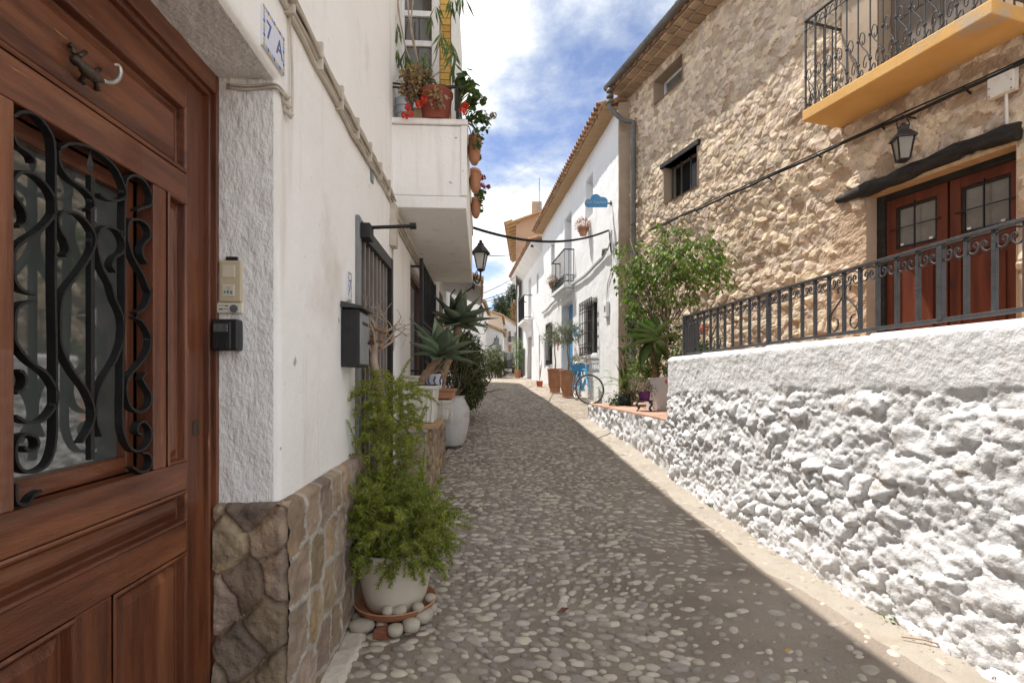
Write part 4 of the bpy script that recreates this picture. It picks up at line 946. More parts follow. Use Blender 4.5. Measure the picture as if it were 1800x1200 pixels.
# ---- asparagus fern in its pot
rg = random.Random(21)
PX, PY = -.632, 2.78; PZ = gz(PY) + .07
t = thing('clay_saucer', (PX, PY, PZ - .02), 'wide terracotta saucer propped on round stones under the fern pot', 'saucer')
mb = MB(); mb.lathe((PX, PY, PZ - .02), [(.05, 0), (.17, 0), (.20, .02), (.216, .052), (.222, .056), (.216, .060), (.205, .052), (.185, .022), (.05, .016)], 40); mb.build('dish', terracotta, t, smooth=35)
t = thing('flower_pot', (PX, PY, PZ), 'large round cream ceramic pot holding the asparagus fern', 'flower pot')
mb = MB(); mb.lathe((PX, PY, PZ), [(.06, 0), (.13, 0), (.152, .015), (.172, .08), (.188, .17), (.198, .26), (.204, .30), (.206, .315), (.196, .318), (.188, .29), (.05, .285)], 40); mb.build('bowl', cream_pot, t, smooth=45)
mb = MB(); mb.lathe((PX, PY, PZ + .27), [(.05, .0), (.172, .0), (.172, .02), (.05, .024)], 24); mb.build('earth', soil, t)
def rock_mesh(k, sc, m):
    r_ = random.Random(k); V_ = PV[k % 8].copy(); mb = MB(); mb.add([(p[0] * sc[0], p[1] * sc[1], (p[2] * (1 if p[2] < 0 else 1.15)) * sc[2]) for p in V_], [tuple(f) for f in PT[k % 8]]); return mb
stone_pale = mat('pale_river_stone', L(.36, .315, .25), L(.46, .42, .35), 12, .7, .25, 60, var=.15)
for k, (px, py, r_, ex) in enumerate(((636, 1101, .050, 1.3), (695, 1108, .042, 1.0), (722, 1101, .045, 1.1), (744, 1086, .05, 1.25), (757, 1070, .04, 1.0), (626, 1082, .03, 1.0), (672, 1093, .035, 1.4))):
    yy = 900 * 1.27 / (py - 660); xx = (px - 900) / 900 * yy; mb = rock_mesh(k, (r_ * ex, r_, r_ * .82), stone_pale)
    o = mb.build('round_stone', stone_pale, None, smooth=True, fix=False); o.location = (xx, yy, gz(yy) + .012); o.rotation_euler = (0, 0, k * 1.3)
    tag(o, ['long pale boulder wedged under the saucer beside the brick chip', 'round speckled stone under the front of the saucer', 'pitted grey stone under the saucer rim', 'long smooth stone under the street side of the saucer', 'stone half hidden behind the propped saucer', 'small stone under the saucer against the plinth', 'flat stone directly below the middle of the saucer'][k], 'stone', 'stones propping the saucer')
for k, (px, py, r_, yy) in enumerate(((729, 1062, .028, 2.66), (750, 1050, .03, 2.76), (682, 1078, .03, 2.6), (705, 1075, .034, 2.6))):
    xx = (px - 900) / 900 * yy; o = rock_mesh(k + 3, (r_ * 1.1, r_, r_), stone_pale).build('round_stone', stone_pale, None, smooth=True, fix=False)
    a = math.atan2(yy - PY, xx - PX); o.location = (PX + .186 * math.cos(a), PY + .186 * math.sin(a), PZ + .012); o.rotation_euler = (0, .3, k)
    tag(o, ['egg shaped stone lying in the saucer against the pot', 'stone at the street end of the saucer leaning on the pot', 'low stone in the front of the saucer near the brick chip', 'flat stone in the front middle of the saucer'][k], 'stone', 'stones lying in the saucer')
mb = MB(); c = Vector(((672 - 900) / 900 * 2.57, 2.57, gz(2.5)))
for q in range(1): mb.hexa([(c.x - .045, c.y - .03, c.z), (c.x + .04, c.y - .035, c.z), (c.x + .045, c.y + .03, c.z), (c.x - .04, c.y + .03, c.z), (c.x - .038, c.y - .022, c.z + .05), (c.x + .02, c.y - .03, c.z + .042), (c.x + .042, c.y + .022, c.z + .055), (c.x - .03, c.y + .025, c.z + .048)])
o = mb.build('brick_chip', mat('red_brick', L(.20, .07, .045), L(.30, .12, .075), 20, .9, .7, 60), bevel=.006); tag(o, 'broken piece of red brick under the saucer', 'brick')

fern = thing('asparagus_fern', (PX, PY, PZ + .28), 'feathery bright green asparagus fern spilling over the cream pot', 'fern')
def frond(lv, mb, p, d, ln, rng, droop, needles=9, nl=.026, curl=.1, nodes=None):
    nodes = nodes or max(8, int(ln / .013)); q = p.copy(); d = d.normalized(); pts = [p.copy()]
    for i in range(nodes):
        d = (d + Vector((0, 0, -droop / nodes)) + rnd_unit(rng) * curl).normalized(); q = q + d * ln / nodes; pts.append(q.copy())
        k = needles if i > 1 else 2; env = .55 + .6 * math.sin(min(1, (i + 1) / nodes) * 2.7)
        for _ in range(k):
            u = rnd_unit(rng); s = (u - d * u.dot(d)).normalized(); nd = (s + d * rng.uniform(.3, 1.0)).normalized(); l_ = nl * env * rng.uniform(.6, 1.25)
            lv.blade(q + rnd_unit(rng) * .004, q + nd * l_, .0052, nd.cross(rnd_unit(rng)).normalized())
    mb.tube(pts[::3] + [pts[-1]], .0012, 3, cap=False); return pts
groups = []
base = Vector((PX, PY, PZ + .28))
lv, mb = Leaves(), MB()
for i in range(520):
    az = rg.uniform(0, 6.283); el = rg.uniform(.3, 1.4); d = Vector((math.cos(az) * math.cos(el), math.sin(az) * math.cos(el), math.sin(el)))
    if d.x < 0: d.x *= .55
    st_ = base + Vector((rg.uniform(-.13, .13), rg.uniform(-.13, .13), rg.uniform(-.02, .16)))
    frond(lv, mb, st_, d, rg.uniform(.15, .34) * (1.0 if d.z < .8 else 1.2), rg, rg.uniform(.2, 1.3), 9, .03)
lv.build('fronds', leaf_fern, fern)
# side sprays towards the street and hanging tails over the pot
lv2 = Leaves()
for (dx, dy, dz, ln, dr) in ((.12, -.16, .0, .30, 1.2), (-.10, -.17, .02, .34, 1.0), (.02, -.18, .0, .28, 1.2), (.17, -.06, .02, .36, 1.4), (.18, .05, .06, .42, 1.2), (-.15, -.12, .05, .26, .9), (.15, -.12, .08, .34, 1.8), (.06, -.17, .06, .26, 1.5), (.20, .0, .1, .42, 2.0), (.1, .1, .2, .46, 1.6)):
    for q in range(5):
        d = Vector((dx, dy, .08)).normalized() + rnd_unit(rg) * .25
        frond(lv2, mb, base + Vector((dx * .8, dy * .8, dz)) + rnd_unit(rg) * .03, d, ln * rg.uniform(.3, .62), rg, dr * 1.5, 11, .028)
lv2.build('hanging_fronds', leaf_fern, fern)
lv3 = Leaves(); col_base = Vector((-.71, 2.98, -.95))
for i in range(210):
    zc_ = rg.random() ** .8; p = col_base + Vector((rg.gauss(-.02 + .05 * zc_, .075), rg.gauss(0, .085), .12 + zc_ * .80))
    u = rnd_unit(rg); d = Vector((u.x, u.y, .55)); frond(lv3, mb, p, d, rg.uniform(.10, .24), rg, rg.uniform(.6, 2.2), 8, .024)
leaf_fern_y = leafm('yellow_asparagus_needles', (.20, .24, .022), (.36, .38, .036), .4, .03, .35)  # the climbing stems have a slightly yellower green of their own
for i in range(14):
    p = col_base + Vector((rg.gauss(0, .05), rg.gauss(0, .05), .05)); d = Vector((rg.gauss(0, .12), rg.gauss(0, .12), 1)); frond(lv3, mb, p, d, rg.uniform(.6, .98), rg, .15, 6, .024, .05)
lv3.build('climbing_fronds', leaf_fern_y, fern); mb.build('stems', mat('green_stem', L(.13, .14, .04), L(.2, .19, .07), 9, .7), fern, fix=False)
# small tuft of the same fern at the foot of the wall further on
t = thing('fern_tuft', (-.78, 3.9, gz(3.9)), 'low tuft of feathery fern at the foot of the stone ledge', 'fern'); lv = Leaves(); mb = MB()
for i in range(60):
    az = rg.uniform(0, 6.28); frond(lv, mb, Vector((-.80 + rg.gauss(0, .05), 4.0 + rg.gauss(0, .16), gz(4.0) + rg.uniform(0, .25))), Vector((math.cos(az), math.sin(az), .8)), rg.uniform(.12, .25), rg, 1.6, 8, .028)
lv.build('fronds', leaf_fern, t); mb.build('stems', MATS['green_stem'], t, fix=False)

# ---- bare little tree behind the fern
rg = random.Random(33)
t = thing('bare_shrub', (-.79, 3.1, gz(3.1)), 'leafless dry little tree with twisted pale branches before the barred gate', 'tree')
mb = MB(); s0 = Vector((-.80, 3.12, gz(3.1))); pts = catmull([s0, s0 + Vector((.02, 0, .35)), s0 + Vector((-.04, .02, .75)), s0 + Vector((.0, .0, 1.15)), s0 + Vector((-.045, .0, 1.38)), s0 + Vector((-.03, -.01, 1.50))], 4)
mb.tube(pts, list(np.linspace(.034, .026, len(pts) - 3)) + [.026, .028, .024], 9); mb.build('trunk', bark_dry, t, smooth=True)
top = pts[-2]; mb = MB()
for d in ((-.9, -.1, .45), (-.7, -.35, .75), (-.55, .1, 1.1), (.6, -.1, .5), (.75, .2, .35), (.25, .2, 1.2), (-.1, -.3, 1.2), (-1, .1, .12), (.9, .0, .9), (-.35, -.4, .55), (.35, -.4, .6), (.5, .3, .9)):
    branch(mb, top + Vector((0, 0, rg.uniform(-.05, .03))), Vector(d), rg.uniform(.13, .20), rg.uniform(.009, .014), 2, rg, .6, 5, .02, (2, 3), .68, .28)
mb.build('branches', bark_dry, t, smooth=True)
mb = MB()
for q in range(14): mb.lathe(top + Vector((rg.gauss(0, .03), rg.gauss(0, .03), rg.uniform(-.02, .10))), [(.004, 0), (.016, .012), (.006, .026)], 6)
mb.build('dry_bracts', mat('rusty_bract', L(.26, .13, .07), L(.34, .19, .11), 9, .9), t)

# ---- stone ledge with planters
rg = random.Random(44)
ledge = thing('stone_ledge', FL(5.3, .15, -1.15), 'low rubble stone ledge along the white wall carrying the planters', 'ledge')
LF = lambda u, d, v: FL(u, .26 + d, v); LE = lambda u, d, v: FL(4.30 - d, u, v)
lz = -.47
sheet('mortar', LF, lines(4.30, 6.5, .03), lines(-1.35, lz, .03), lambda U, V: fbm(np.stack([U * 8, V * 8, U * 0], -1), 4) * .015 - .012, mortar_grey, ledge)
sheet('mortar', LE, lines(0, .26, .03), lines(-1.4, lz, .03), lambda U, V: fbm(np.stack([U * 8, V * 8, U * 0], -1), 4) * .012 - .012, mortar_grey, ledge)
mb = MB(); mb.fbox(FL, 4.29, 6.5, 0, .27, lz - .01, lz + .02); mb.build('top_slab', mortar_grey, ledge, bevel=.008)
for F_, a, b in ((LF, 4.32, 6.5), (LE, .02, .25)):
    sdd = seeds_grid(a, b, -1.35, lz - .06, .19, .12, rg, .35)
    for W, T, _, c in stones(F_, sdd, rg, .03, mask=lambda u, v: a < u < b and -1.4 < v < lz - .04, gap=.012, nper=10, bounds=(a - .02, b, -1.45, lz - .015)): np_mesh('stone', W, T, plinth_light, ledge)
def planter(name, label, s0, s1, d0, d1, z0, z1, m, ribs=True):
    t = thing(name, FL((s0 + s1) / 2, (d0 + d1) / 2, z0), label, 'planter'); mb = MB(); e = .025
    mb.hexa([FL(s0 + e, d0 + e, z0), FL(s1 - e, d0 + e, z0), FL(s1 - e, d1 - e, z0), FL(s0 + e, d1 - e, z0), FL(s0, d0, z1), FL(s1, d0, z1), FL(s1, d1, z1), FL(s0, d1, z1)]); mb.build('box', m, t, bevel=.006)
    mb = MB(); mb.fbox(FL, s0 - .012, s1 + .012, d0 - .012, d1 + .012, z1 - .018, z1 + .012); mb.build('rim', m, t, bevel=.004)
    mb = MB(); mb.fbox(FL, s0 + .01, s1 - .01, d0 + .01, d1 - .01, z1 + .008, z1 + .018); mb.build('earth', soil, t)
    if ribs:
        for k in range(7):
            u = (k + .5) / 7; dd = d0 + (d1 - d0) * u
            mb = MB(); mb.bar(FL(s0 + e - .003, dd + (e * (1 - 2 * u)), z0 + .01), FL(s0 - .003, dd, z1 - .02), .012); mb.build('rib', m, t)
    return t
bd = thing('wooden_board', FL(4.55, .25, lz + .02), 'short brown board under the fluted white planter', 'board'); mb = MB(); mb.fbox(FL, 4.30, 4.85, .02, .36, lz + .022, lz + .055); mb.build('plank', wood_tan, bd, bevel=.004)
planter('white_planter', 'fluted white plastic planter with a short trunked agave on the ledge', 4.42, 4.80, .03, .33, lz + .058, -.10, white_plastic)
planter('white_planter', 'white plastic planter in a wire rack below the patterned pot', 5.15, 5.6, .08, .40, lz + .024, -.26, white_plastic, False)
rk = thing('wire_rack', FL(5.3, .3, lz - .05), 'white wire rack hooked around the lower planter', 'rack')
for dd in (.14, .24, .34): mb = MB(); mb.tube([FL(5.128, dd, -.24), FL(5.122, dd, lz), FL(5.12, dd, lz - .03)], .004, 5); mb.build('wire', white_plastic, rk)
for z in (-.42, -.32): mb = MB(); mb.tube([FL(5.12, .08, z), FL(5.12, .41, z), FL(5.62, .412, z)], .004, 5); mb.build('wire', white_plastic, rk)
for s in (5.3, 5.45): mb = MB(); mb.tube([FL(s, .412, -.27), FL(s, .414, lz - .03)], .004, 5); mb.build('wire', white_plastic, rk)
bt = thing('clay_trough', FL(5.4, .3, -.24), 'brown clay trough lying across the wire rack', 'trough'); mb = MB(); mb.fbox(FL, 5.18, 5.62, .12, .44, -.238, -.15); mb.build('box', terracotta, bt, bevel=.01); mb = MB(); mb.fbox(FL, 5.165, 5.635, .105, .455, -.165, -.14); mb.build('rim', terracotta, bt, bevel=.006)
pt = thing('patterned_pot', FL(5.25, .22, -.14), 'small blue and white patterned pot behind the fluted planter', 'flower pot'); mb = MB(); c = Vector(FL(5.25, .24, -.137)); mb.lathe(c, [(.04, 0), (.075, 0), (.098, .15), (.10, .155), (.09, .155), (.03, .14)], 22); mb.build('bowl', tile_white, pt, smooth=40)
for k in range(9):
    a = k * .7; mb = MB(); rr = .084; mb.tube([(c.x + (rr + .0035 + .011 * q) * math.cos(a + .09 * math.sin(q * 9)), c.y + (rr + .0035 + .011 * q) * math.sin(a + .09 * math.sin(q * 9)), c.z + .04 + .09 * q) for q in np.linspace(0, 1, 6)], .007, 5); mb.build('motif', tile_blue, pt)
rgs = random.Random(4)
for k in range(7): lance(pt, 'leaf', c + Vector((0, 0, .14)), Vector((math.cos(k), math.sin(k), 1.6)), .20, .05, mat('dark_red_leaf', L(.16, .02, .03), L(.22, .05, .06), 7, .5, trans=.2) if k % 2 else agave_m, rgs, .4, .006)

# agave with curved trunk in the fluted planter, and the taller one behind
rg = random.Random(8)
a1 = thing('agave', FL(4.6, .18, -.09), 'grey green agave with short leaning trunk in the fluted white planter', 'agave')
p0 = Vector(FL(4.62, .18, -.09)); mb = MB(); pts = catmull([p0, p0 + Vector((.02, -.0, .07)), p0 + Vector((.09, .02, .17)), p0 + Vector((.17, .03, .26))], 5); mb.tube(pts, [.034 + .006 * math.sin(i * 2.1) for i in range(len(pts))], 10); mb.build('trunk', bark_agave, a1, smooth=True)
rosette(a1, pts[-1], (.30, -.15, 1), 22, .42, .16, agave_m, rg, .30, (.15, 1.6))
mb = MB(); pts2 = catmull([p0 + Vector((.06, .02, .10)), p0 + Vector((.16, .06, .14)), p0 + Vector((.2, .02, .05))], 4); mb.tube(pts2, .012, 6); mb.build('dry_stalk', bark_agave, a1, smooth=True)
a2 = thing('agave', FL(6.5, .25, lz), 'tall dark green agave on a thick bare trunk beside the white urn', 'agave')
p0 = Vector(FL(6.55, .18, lz)); tip = Vector(((806 - 900) / 900 * 6.7, 6.7, (660 - 570) / 900 * 6.7)); mb = MB(); pts = catmull([p0, p0.lerp(tip, .35) + Vector((-.03, 0, .08)), p0.lerp(tip, .7), tip], 5); mb.tube(pts, [.05 + .006 * math.sin(i * 2.3) for i in range(len(pts))], 10); mb.build('trunk', bark_agave, a2, smooth=True)
rosette(a2, tip, (.12, -.15, 1), 24, .56, .20, agave_m, rg, .25, (.15, 1.65))

# ---- white urn and its shrub
UX, UY = -.82, 6.95; UZ = gz(UY)
t = thing('white_urn', (UX, UY, UZ), 'big bulging white painted clay urn standing on the pebbles', 'urn')
mb = MB(); mb.lathe((UX, UY, UZ + .03), [(.06, 0), (.15, 0), (.17, .02), (.205, .14), (.235, .30), (.242, .42), (.238, .50), (.20, .58), (.175, .635), (.185, .66), (.19, .668), (.172, .672), (.16, .64), (.05, .62)], 36, wob=lambda th, z: .012 * math.sin(2 * th + 5 * z)); mb.build('body', urn_white, t, smooth=50)
mb = MB(); mb.lathe((UX, UY, UZ + .62), [(.04, 0), (.165, 0), (.165, .03), (.04, .035)], 18); mb.build('earth', soil, t)
for k in range(4): a = k * 1.57 + .4; o = rock_mesh(k, (.045, .04, .03), stone_pale).build('foot_stone', stone_pale, t, smooth=True, fix=False); o.location = Vector((UX + .11 * math.cos(a), UY + .11 * math.sin(a), UZ + .012)) - WL[t.name]
rg = random.Random(51)
sh = thing('dark_shrub', (UX, UY, UZ + .65), 'dense dark leaved shrub growing from the white urn', 'shrub'); mb = MB()
for d in ((.1, 0, 1), (.4, .2, .9), (-.2, .3, 1), (.3, -.2, .8), (.5, .4, .7)): branch(mb, Vector((UX, UY, UZ + .62)), Vector(d), .32, .016, 2, rg, .5, 5)
mb.build('stems', bark, sh, smooth=True)
crown('foliage', leaf_dark, sh, [((-.74, 7.1, .08), (.26, .32, .30)), ((-.60, 7.4, .05), (.25, .35, .32)), ((-.66, 7.6, .34), (.22, .35, .28)), ((-.60, 7.2, -.20), (.20, .3, .17)), ((-.85, 7.2, .36), (.20, .3, .22))], rg, 4600, .062, .030, .3)
# potted shrubs along the wall behind the urn
sh = thing('orange_flowering_shrub', FL(7.2, .1, gz(7.2)), 'dry orange flowered shrub against the wall behind the agaves', 'shrub'); mb = MB()
for k in range(4): branch(mb, Vector(FL(7.15, .12, -.5)), Vector((.05 * k, .1, 1)), .5, .014, 2, rg, .4, 5)
mb.build('stems', bark_dry, sh, smooth=True); crown('foliage', leafm('orange_bract', (.34, .13, .04), (.45, .22, .08), .3, .02), sh, [(FL(7.2, .12, .62), (.12, .15, .22)), (FL(7.25, .12, .3), (.12, .15, .25))], rg, 900, .05, .03, .2)
sh = thing('bougainvillea', (-1.0, 8.6, gz(8.6)), 'bushy green and brown climber by the wall behind the urn shrub', 'shrub'); mb = MB()
for d in ((.1, 0, 1), (.35, .2, 1), (.3, -.2, .8)): branch(mb, Vector((-.95, 8.5, gz(8.5))), Vector(d), .6, .025, 2, rg, .5, 5)
mb.build('stems', bark, sh, smooth=True); crown('foliage', leaf_dark, sh, [((-.80, 8.5, .30), (.24, .45, .42)), ((-.72, 8.9, -.15), (.24, .5, .42)), ((-.9, 8.4, .65), (.18, .35, .24))], rg, 3600, .07, .035, .3)

# ---- plants on the balcony
def geranium(name, label, blobs, n, heads, m, rng, cat='geranium', parent_mat=leaf_ger, r=(.022, .036), stem_from=None):
    t = thing(name, blobs[0][0], label, cat); lv = Leaves(); mb = MB()
    for p, u in crown_points(blobs, rng, n, .5): lv.round(p, u + rnd_unit(rng) * .7 + Vector((0, 0, .5)), rng.uniform(*r))
    lv.build('foliage', parent_mat, t)
    if stem_from is not None:
        for p, u in crown_points(blobs, rng, 16, .6): mb.tube(catmull([stem_from, Vector(stem_from).lerp(p, .5) + Vector((0, 0, .03)), p], 3), .0045, 5)
        mb.build('stems', mat('green_stem', L(.13, .14, .04), L(.2, .19, .07), 9, .7), t, smooth=True)
    for c in heads:
        lv = Leaves()
        for k in range(26): u = rnd_unit(rng); lv.round(Vector(c) + u * .026, u + rnd_unit(rng) * .4, rng.uniform(.010, .017), 5)
        lv.build('flower_head', m, t)
    return t
rg = random.Random(61)
pot = thing('red_clay_pot', FL(4.24, .35, 2.10), 'dark red clay pot on the balcony parapet with trailing geraniums', 'flower pot'); c = Vector(FL(4.235, .345, 2.102)); mb = MB(); mb.lathe(c, [(.05, 0), (.105, 0), (.135, .20), (.142, .21), (.145, .235), (.13, .238), (.04, .21)], 28); mb.build('bowl', red_pot, pot, smooth=40)
bk = thing('tin_bucket', FL(4.24, .08, 2.10), 'galvanised tin bucket on the balcony parapet against the wall', 'bucket'); c2 = Vector(FL(4.245, .085, 2.102)); mb = MB(); mb.lathe(c2, [(.02, 0), (.062, 0), (.076, .17), (.08, .175), (.07, .176), (.02, .16)], 24); mb.build('pail', mat('galvanised_tin', L(.30, .34, .38), L(.40, .44, .48), 9, .4, .1, 40, metal=.5), bk, smooth=40)
for z in (.05, .11): mb = MB(); mb.tube([(c2.x + (.066 + z * .085) * math.cos(a), c2.y + (.066 + z * .085) * math.sin(a), c2.z + z) for a in np.linspace(0, 6.28, 25)], .003, 5); mb.build('hoop', steel, bk)
def bp(px, py, Y): return Vector(((px - 900) / 900 * Y, Y, (660 - py) / 900 * Y))
geranium('trailing_geranium', 'geranium with orange red flowers and dried leaves trailing from the red clay pot', [(bp(745, 150, 4.25), (.16, .08, .07)), (bp(775, 160, 4.22), (.12, .08, .08))], 60, [bp(717, 188, 4.1), bp(721, 200, 4.08), bp(712, 203, 4.1), bp(746, 175, 4.1), bp(737, 184, 4.08), bp(816, 190, 4.12)], petal_red, rg, stem_from=c + Vector((0, 0, .2)))
dr = thing('withered_plant', bp(722, 165, 4.2), 'clump of withered tan leaves hanging between the bucket and red pot', 'plant'); crown('foliage', leaf_dry, dr, [(bp(722, 150, 4.18), (.07, .06, .12)), (bp(733, 135, 4.2), (.09, .06, .06))], rg, 360, .05, .034, .6, 3)
crown('fallen_foliage', leaf_dry, dr, [(bp(765, 172, 4.12), (.06, .03, .05))], rg, 60, .05, .036, .8, 3)
geranium('leafy_geranium', 'round leaved green geranium leaning out over the parapet corner', [(bp(815, 140, 4.22), (.08, .07, .12)), (bp(828, 165, 4.2), (.09, .07, .11)), (bp(843, 172, 4.18), (.05, .05, .05))], 46, [bp(818, 185, 4.1), bp(813, 195, 4.1)], petal_red, rg, r=(.03, .05), stem_from=bp(800, 195, 4.25))
geranium('ivy_geranium', 'small leaved geranium hanging down the street side of the balcony', [(bp(836, 205, 4.35), (.14, .12, .06)), (bp(845, 215, 4.35), (.10, .1, .10)), (bp(838, 245, 4.5), (.06, .1, .10))], 130, [bp(867, 203, 4.3)], leaf_dry, rg, r=(.014, .026), stem_from=bp(820, 215, 4.4))
ol = thing('oleander', bp(735, 140, 4.4), 'tall leggy plant with bare stems and long drooping leaves on the balcony', 'plant'); mb = MB()
for pts in ([(742, 150), (735, 110), (725, 60), (718, 20), (716, -30)], [(745, 150), (732, 100), (722, 50), (726, 0), (724, -40)], [(735, 140), (715, 90), (706, 50), (700, 10), (702, -30)], [(748, 140), (765, 105), (772, 70), (778, 40)], [(750, 145), (790, 110), (795, 90)]): mb.tube(catmull([bp(x, y_, 4.4 + .02 * (i % 2)) for i, (x, y_) in enumerate(pts)], 3), .007, 6)
mb.build('stems', bark_dry, ol, smooth=True); lv = Leaves()
for (px, py, n) in ((692, 30, 7), (698, 50, 8), (700, 90, 6), (716, 90, 7), (722, 100, 6), (748, 95, 8), (752, 110, 8), (778, 60, 7), (790, 75, 8), (797, 90, 8), (765, 10, 5), (795, 0, 8), (812, -10, 8), (800, 110, 5), (755, 30, 4)):
    for k in range(n):
        p = bp(px + rg.uniform(-5, 5), py + rg.uniform(-5, 5), 4.38 + rg.uniform(-.06, .06)); d = Vector((rg.gauss(0, .35), rg.gauss(0, .3), -1)); lv.leaf(p, d, Vector((rg.uniform(-1, 1), 1, 0)), rg.uniform(.13, .21), .021, .2, -.06)
lv.build('foliage', leaf_ole, ol)
for k, (Y, zt) in enumerate(((4.62, 2.10), (5.35, 2.10), (6.15, 2.08))):
    c = Vector(FL(Y, BD + .058, zt - .17)); p_ = thing('hanging_pot', c, ['terracotta half pot hooked to the parapet just below the ivy geranium', 'terracotta half pot hooked to the middle of the parapet', 'terracotta half pot with crimson geranium at the far end of the parapet'][k], 'flower pot', 'pots hung on the balcony front'); mb = MB(); mb.lathe(c, [(.03, 0), (.055, .005), (.085, .04), (.102, .10), (.108, .17), (.122, .175), (.122, .20), (.10, .20), (.03, .18)], 20, squash=(.56, 1.25)); mb.build('bowl', terracotta, p_, smooth=40)
    mb = MB(); mb.tube([FL(Y - .02, BD, zt + .04), FL(Y - .02, BD + .075, zt + .03), FL(Y - .02, BD + .14, zt)], .006, 5); mb.build('hook', iron, p_)
geranium('crimson_geranium', 'crimson flowered geranium in the far hanging pot of the balcony', [(bp(845, 340, 6.1), (.08, .12, .12)), (bp(842, 365, 6.2), (.06, .1, .10))], 100, [bp(845, 315, 6.0), bp(850, 312, 6.0), bp(848, 325, 6.0), bp(858, 328, 6.0)], petal_crim, rg, r=(.016, .03), stem_from=bp(833, 360, 6.25))
geranium('green_geranium', 'flowerless geranium in the middle hanging pot of the balcony', [(bp(838, 275, 5.4), (.05, .12, .06))], 40, [], petal_crim, rg, r=(.016, .028), stem_from=bp(830, 290, 5.5))

# ---- wall lanterns with scrolled brackets
def wall_lantern(label, root, arm, sc, group='scroll bracket lanterns'):
    """root: point on the wall, arm: vector from it to the lamp axis"""
    root = Vector(root); arm = Vector(arm); ax = root + arm; t = thing('wall_lantern', root, label, 'lantern', group)
    u = arm.normalized(); f = lambda a, z: root + u * (a * arm.length) + Vector((0, 0, z * sc))
    mb = MB(); mb.tube(catmull([f(0, -.02), f(.15, -.08), f(.45, -.16), f(.75, -.16), f(.95, -.10), f(1.0, .0)], 4), .014 * sc, 7); mb.build('bracket', iron, t, smooth=True)
    mb = MB(); mb.tube(catmull([f(.2, -.10), f(.35, .0), f(.52, .02), f(.58, -.06), f(.48, -.09), f(.44, -.04)], 4), .008 * sc, 6); mb.build('scroll', iron, t, smooth=True)
    mb = MB(); mb.tube(catmull([f(.1, -.05), f(.02, -.2), f(.12, -.26), f(.2, -.18), f(.12, -.15)], 4), .008 * sc, 6); mb.build('scroll', iron, t, smooth=True)
    mb = MB(); c = f(1.0, .0); mb.lathe(c, [(.02 * sc, 0), (.06 * sc, .02 * sc), (.07 * sc, .04 * sc), (.03 * sc, .05 * sc)], 8); mb.build('base_ring', iron, t)
    g0, g1 = .05 * sc, .30 * sc
    mb = MB(); mb.lathe(c, [(.065 * sc, g0), (.125 * sc, g1)], 4, rot=.6); mb.build('glass', glass_milky, t)
    for k in range(4):
        a = k * math.pi / 2 + .6; mb = MB(); mb.bar(c + Vector((math.cos(a) * .068 * sc, math.sin(a) * .068 * sc, g0)), c + Vector((math.cos(a) * .13 * sc, math.sin(a) * .13 * sc, g1)), .014 * sc); mb.build('corner_bar', iron, t)
    mb = MB(); mb.lathe(c, [(.155 * sc, g1 - .01 * sc), (.155 * sc, g1 + .01 * sc), (.10 * sc, g1 + .08 * sc), (.055 * sc, g1 + .13 * sc), (.05 * sc, g1 + .16 * sc), (.025 * sc, g1 + .17 * sc), (.03 * sc, g1 + .20 * sc), (.004, g1 + .22 * sc)], 8, rot=.2); mb.build('cap', iron, t)
    return t
L1 = FL(7.52, .60, 1.50); ax = bp(845, 478, 7.6); wall_lantern('black scroll bracket lantern hanging off the far balcony corner', L1, ax - Vector(L1), .92)
for px, py, Y, lab in ((846, 560, 17.5, 'black street lantern with pale glass on the wall beyond the tiled canopy'), (853, 582, 24.5, 'small black street lantern before the far gabled house')):
    ax = bp(px, py, Y); root = Vector((FL.x0 + FL.b * Y, Y, ax.z)); root = ax + (root - ax) * (.45 if Y < 20 else 1); wall_lantern(lab, root, ax - root, .95)

# ---- next houses on the same side
hb = thing('white_house', FL(10, -1, gz(10)), 'white house with small tiled canopy over its doorway beyond the balcony', 'house')
plaster('wall', FL, 7.62, 14.0, -1.1, EAVE, [(8.6, 9.5, -1.0, 1.25)], limewash, hb, step=.25, amp=.01)
mb = MB(); mb.fbox(FL, 8.6, 9.5, -.12, -.11, -1, 1.25); mb.build('door', wood_black, hb); reveal('door_reveal', FL, (8.6, 9.5, -1.0, 1.25), .12, limewash, hb)
mb = MB(); mb.tube([FL(7.72, .05, -.9), FL(7.72, .05, 3.6)], .045, 10); mb.build('downpipe', limewash, hb, smooth=40)
mb = MB(); mb.fbox(FL, 7.9, 8.5, .02, .09, .35, 1.3); mb.build('shutter', iron, hb)
cn = part_empty('canopy', FL(9, .3, 1.6), hb)
mb = MB(); mb.hexa([FL(8.3, 0, 1.75), FL(10.6, 0, 1.75), FL(10.6, .72, 1.45), FL(8.3, .72, 1.45), FL(8.3, 0, 1.83), FL(10.6, 0, 1.83), FL(10.6, .72, 1.53), FL(8.3, .72, 1.53)]); mb.build('deck', limewash, cn)
def tile_mesh(r, ln, th=.012, n=8, taper=.85):
    mb = MB(); V_ = []
    for s_, rr in ((0, r), (1, r * taper)):
        for q in (1, 0):
            for k in range(n + 1):
                a = math.pi * k / n; V_.append(((rr - th * (1 - q)) * math.cos(a), s_ * ln, (rr - th * (1 - q)) * math.sin(a)))
    m_ = n + 1
    for k in range(n):
        mb.f += [(k, k + 1, 2 * m_ + k + 1, 2 * m_ + k), (m_ + k + 1, m_ + k, 3 * m_ + k, 3 * m_ + k + 1), (k + 1, k, m_ + k, m_ + k + 1)]; mb.mi += [0] * 3
    mb.f += [(0, 2 * m_, 3 * m_, m_), (n, m_ + n, 3 * m_ + n, 2 * m_ + n)]; mb.mi += [0] * 2
    mb.v = V_; return mb.mesh('roof_tile', roof_tile_m, smooth=50)
TILE = tile_mesh(.085, .42); TILE_UP = tile_mesh(.075, .42)
